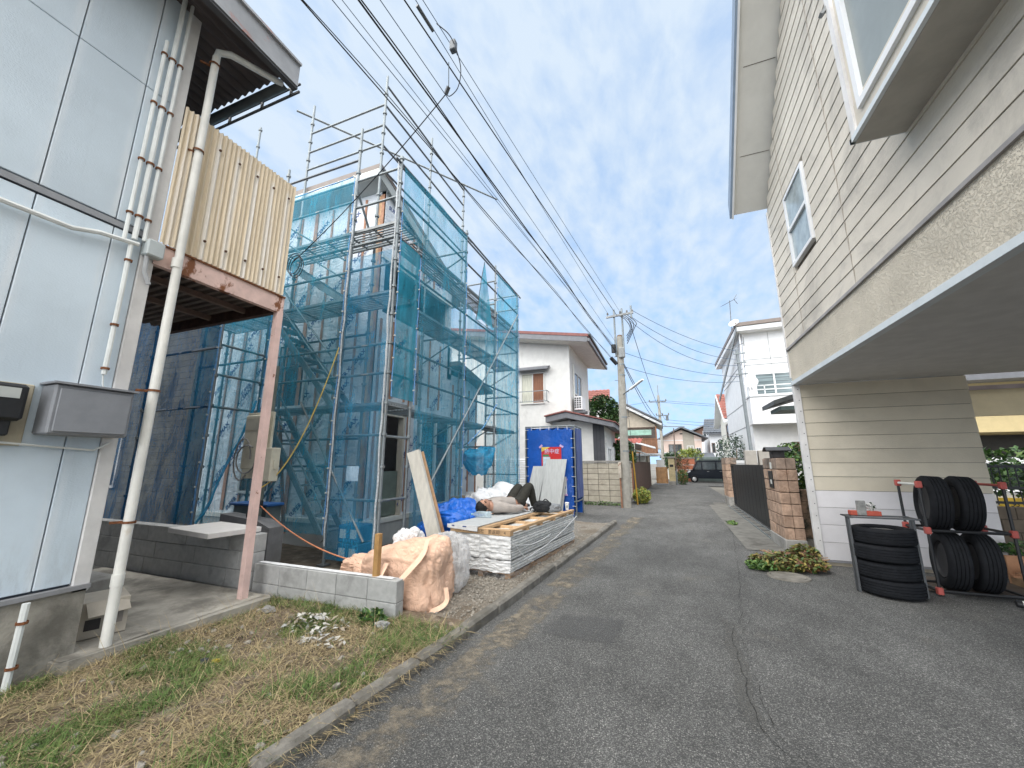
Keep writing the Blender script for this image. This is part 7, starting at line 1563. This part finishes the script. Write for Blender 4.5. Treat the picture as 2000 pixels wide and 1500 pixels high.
# ------------------------------------------------------------------ overhead wires
WB = M('wire_black', (.02, .021, .025), .6, 0, 5, 0); WBL = M('wire_bluegrey', (.055, .10, .18), .6, 0, 5, 0)
def span(label, far, near, r, mat=WB, z_end=None, twist=False):
    fx, fy, fz = far; nx_, ny, nz_ = near; ye = -16.; xe = fx+(nx_-fx)*(ye-fy)/(ny-fy); ze = z_end if z_end else fz
    # quadratic in y through far, near and the next pole behind the camera
    pts = []
    for i in range(81):
        y = fy+(ye-fy)*i/80; x = fx+(xe-fx)*i/80
        z = fz*(y-ny)*(y-ye)/((fy-ny)*(fy-ye))+nz_*(y-fy)*(y-ye)/((ny-fy)*(ny-ye))+ze*(y-fy)*(y-ny)/((ye-fy)*(ye-ny)); pts.append((x, y, z))
    m = MB(); m.path(pts, r, 6)
    if twist: m.path([(x+.03*math.sin(i*.45), y, z+.03*math.cos(i*.45)) for i, (x, y, z) in enumerate(pts)], r*.7, 5)
    tag(m.build('overhead_wire', mat, None, True), label, 'wire', 'overhead wires along the lane')
span('lowest looped black cable passing over the scaffold top', (-1.55, 14.4, 5.25), (-2.87, 1.91, 5.75), .0075, WB, 6.1, True)
span('thin blue-grey wire left of the thick cable pair', (-1.45, 14.4, 5.75), (-2.75, 2.17, 6.0), .005, WBL, 6.2)
span('thick double black cable crossing in front of the clouds', (-1.46, 14.4, 5.62), (-2.48, 2.24, 5.95), .011, WB, 6.3, True)
span('thin wire just right of the thick double cable', (-1.42, 14.4, 5.95), (-2.41, 2.45, 6.2), .005, WBL, 6.5)
span('black power cable carrying the service clamp', (-1.3, 14.4, 6.95), (-2.5, 2.92, 6.9), .010, WB, 7.1)
span('upper thin wire of the right-hand pair', (-1.62, 14.4, 7.05), (-2.42, 3.02, 7.0), .005, WBL, 7.2)
span('outermost right thin wire of the overhead lines', (-1.2, 14.4, 7.12), (-2.36, 3.08, 7.05), .005, WBL, 7.25)
span('faint thin wire beside the thick double cable', (-1.44, 14.4, 5.55), (-2.66, 2.2, 6.0), .004, WBL, 6.25)
sv = thing('service_drop', 'black service cable from the power line down to the balcony corner', 'wire', (-2.4, 3.8, 6.4)); MB().path(sag((-2.47, 3.84, 6.5), (-5.95, 4.55, 5.05), 2*.06, 16), .008, 6).build('cable', WB, sv, True)
MB().path(catr([(-2.47, 3.84, 6.5), (-2.38, 3.82, 6.42), (-2.25, 3.8, 6.5), (-2.18, 3.72, 6.72), (-2.2, 3.5, 6.92), (-2.3, 3.3, 6.95)]), .0065, 5).build('jumper_loop', WB, sv, True); MB().tube((-2.47, 3.84, 6.5), (-2.40, 3.8, 6.56), .03, 8).build('dead_end_clamp', GALVD, sv); MB().tube((-2.40, 3.8, 6.56), (-2.3, 3.62, 6.72), .006, 5).build('tie_rod', GALV, sv); MB().tube((-2.38, 3.35, 6.93), (-2.42, 3.05, 6.96), .022, 8).build('splice', GALVD, sv); MB().cbox(-2.26, -2.18, 3.55, 3.63, 6.82, 6.98, .01).build('hanger', GALVD, sv)
for k in range(3): MB().path([Vector((-5.95+.16*math.cos(a)+.02*k, 4.55+.02*k, 5.0+.2*math.sin(a)-.03*k)) for a in [i*6.28/18 for i in range(19)]], .007, 5).build('cable_coil', WB, sv, True)
def wire(label, p0, p1, s, r=.009, mat=WBL, grp='wires from the poles'): tag(MB().path(sag(p0, p1, s, 16), r, 5).build('overhead_wire', mat, None, True), label, 'wire', grp)
wire('upper wire from the crossarm to the tall white house', (-.75, 14.4, 7.1), (3.5, 20, 6.6), .25); wire('middle wire from the crossarm to the tall white house', (-.8, 14.4, 6.85), (3.3, 19.5, 6.1), .35); wire('lower wire from the crossarm towards the steel pole', (-.95, 14.4, 6.8), (3.2, 18.5, 5.6), .55)
wire('communication wire from the pole to the steel pole', (-1.2, 14.45, 5.55), (3.2, 18.5, 5.1), .2); wire('lowest wire from the pole to the steel pole', (-1.2, 14.45, 5.0), (3.2, 18.5, 4.9), .25)
wire('left wire running on to the distant pole', (-1.2, 14.5, 5.1), (-.2, 39.9, 5.2), .5, .014); wire('right wire running on to the distant pole', (-1.15, 14.5, 5.05), (.3, 39.9, 5.0), .5, .014); wire('steep wire running from the crossarm to the distant pole', (-.9, 14.4, 6.8), (.3, 39.8, 5.6), .7, .012)
for k, z in enumerate((7.5, 7.3, 5.6, 5.3)): wire(('top', 'second', 'third', 'bottom')[k] + ' distant wire crossing the sky to the right of the far pole', (-.2+.2*k, 39.9, z), (22, 48, z-.6), .4, .016); 
for k, z in enumerate((7.5, 5.6, 5.2)): wire(('top', 'middle', 'bottom')[k] + ' distant wire crossing the sky to the left of the far pole', (-.4, 39.9, z), (-18, 44, z-.4), .4, .016)
# ------------------------------------------------------------------ litter on the verge
random.seed(77)
SCR = [M('scrap_pale', (.55, .53, .48), .8, .2, 20), M('scrap_tan', (.34, .29, .22), .85, .2, 20), M('scrap_grey', (.36, .36, .35), .8, .2, 20)]
for c, r, n, s_, sd, lab in (((-3.05, 2.98, .085), (.34, .2, .05), 150, .03, 201, 'heap of pale torn scraps on the verge near the low wall'), ((-2.72, 2.72, .08), (.24, .1, .035), 60, .035, 202, 'strip of white torn plastic scraps in the middle of the verge')):
    t = thing('litter_heap', lab, 'litter', (c[0], c[1], .05)); leaves(ell(*c, *r, .1, .055), n, s_, SCR, sd, 'scrap', t, 1.4)
    for ch in t.children: ch['kind'] = 'stuff'
for k, (x, y, s, col, lab, nm) in enumerate(((-2.45, 3.15, .06, (.33, .33, .32), 'grey broken stone lying by the low wall corner', 'stone_lump'), (-3.3, 2.2, .03, (.05, .055, .06), 'dark flat stone on the dry grass', 'stone_lump'), (-3.2, 2.22, .03, (.42, .32, .05), 'small yellow scrap beside the dark stone', 'plastic_scrap'), (-3.75, 3.05, .06, (.30, .29, .27), 'grey lump of concrete near the foot of the pink post', 'stone_lump'))):
    m = blob(x, y, .085+.05*nz(x*1.3, y*1.3), s, s*.7, s*(.5 if nm == 'stone_lump' else .3), .9, .8, .5, k*3.1, .05)
    tag(m.build(nm, M('scrap_%d' % k, col, .8, .15, 20), None, False), lab, 'litter' if nm != 'stone_lump' else 'stone')
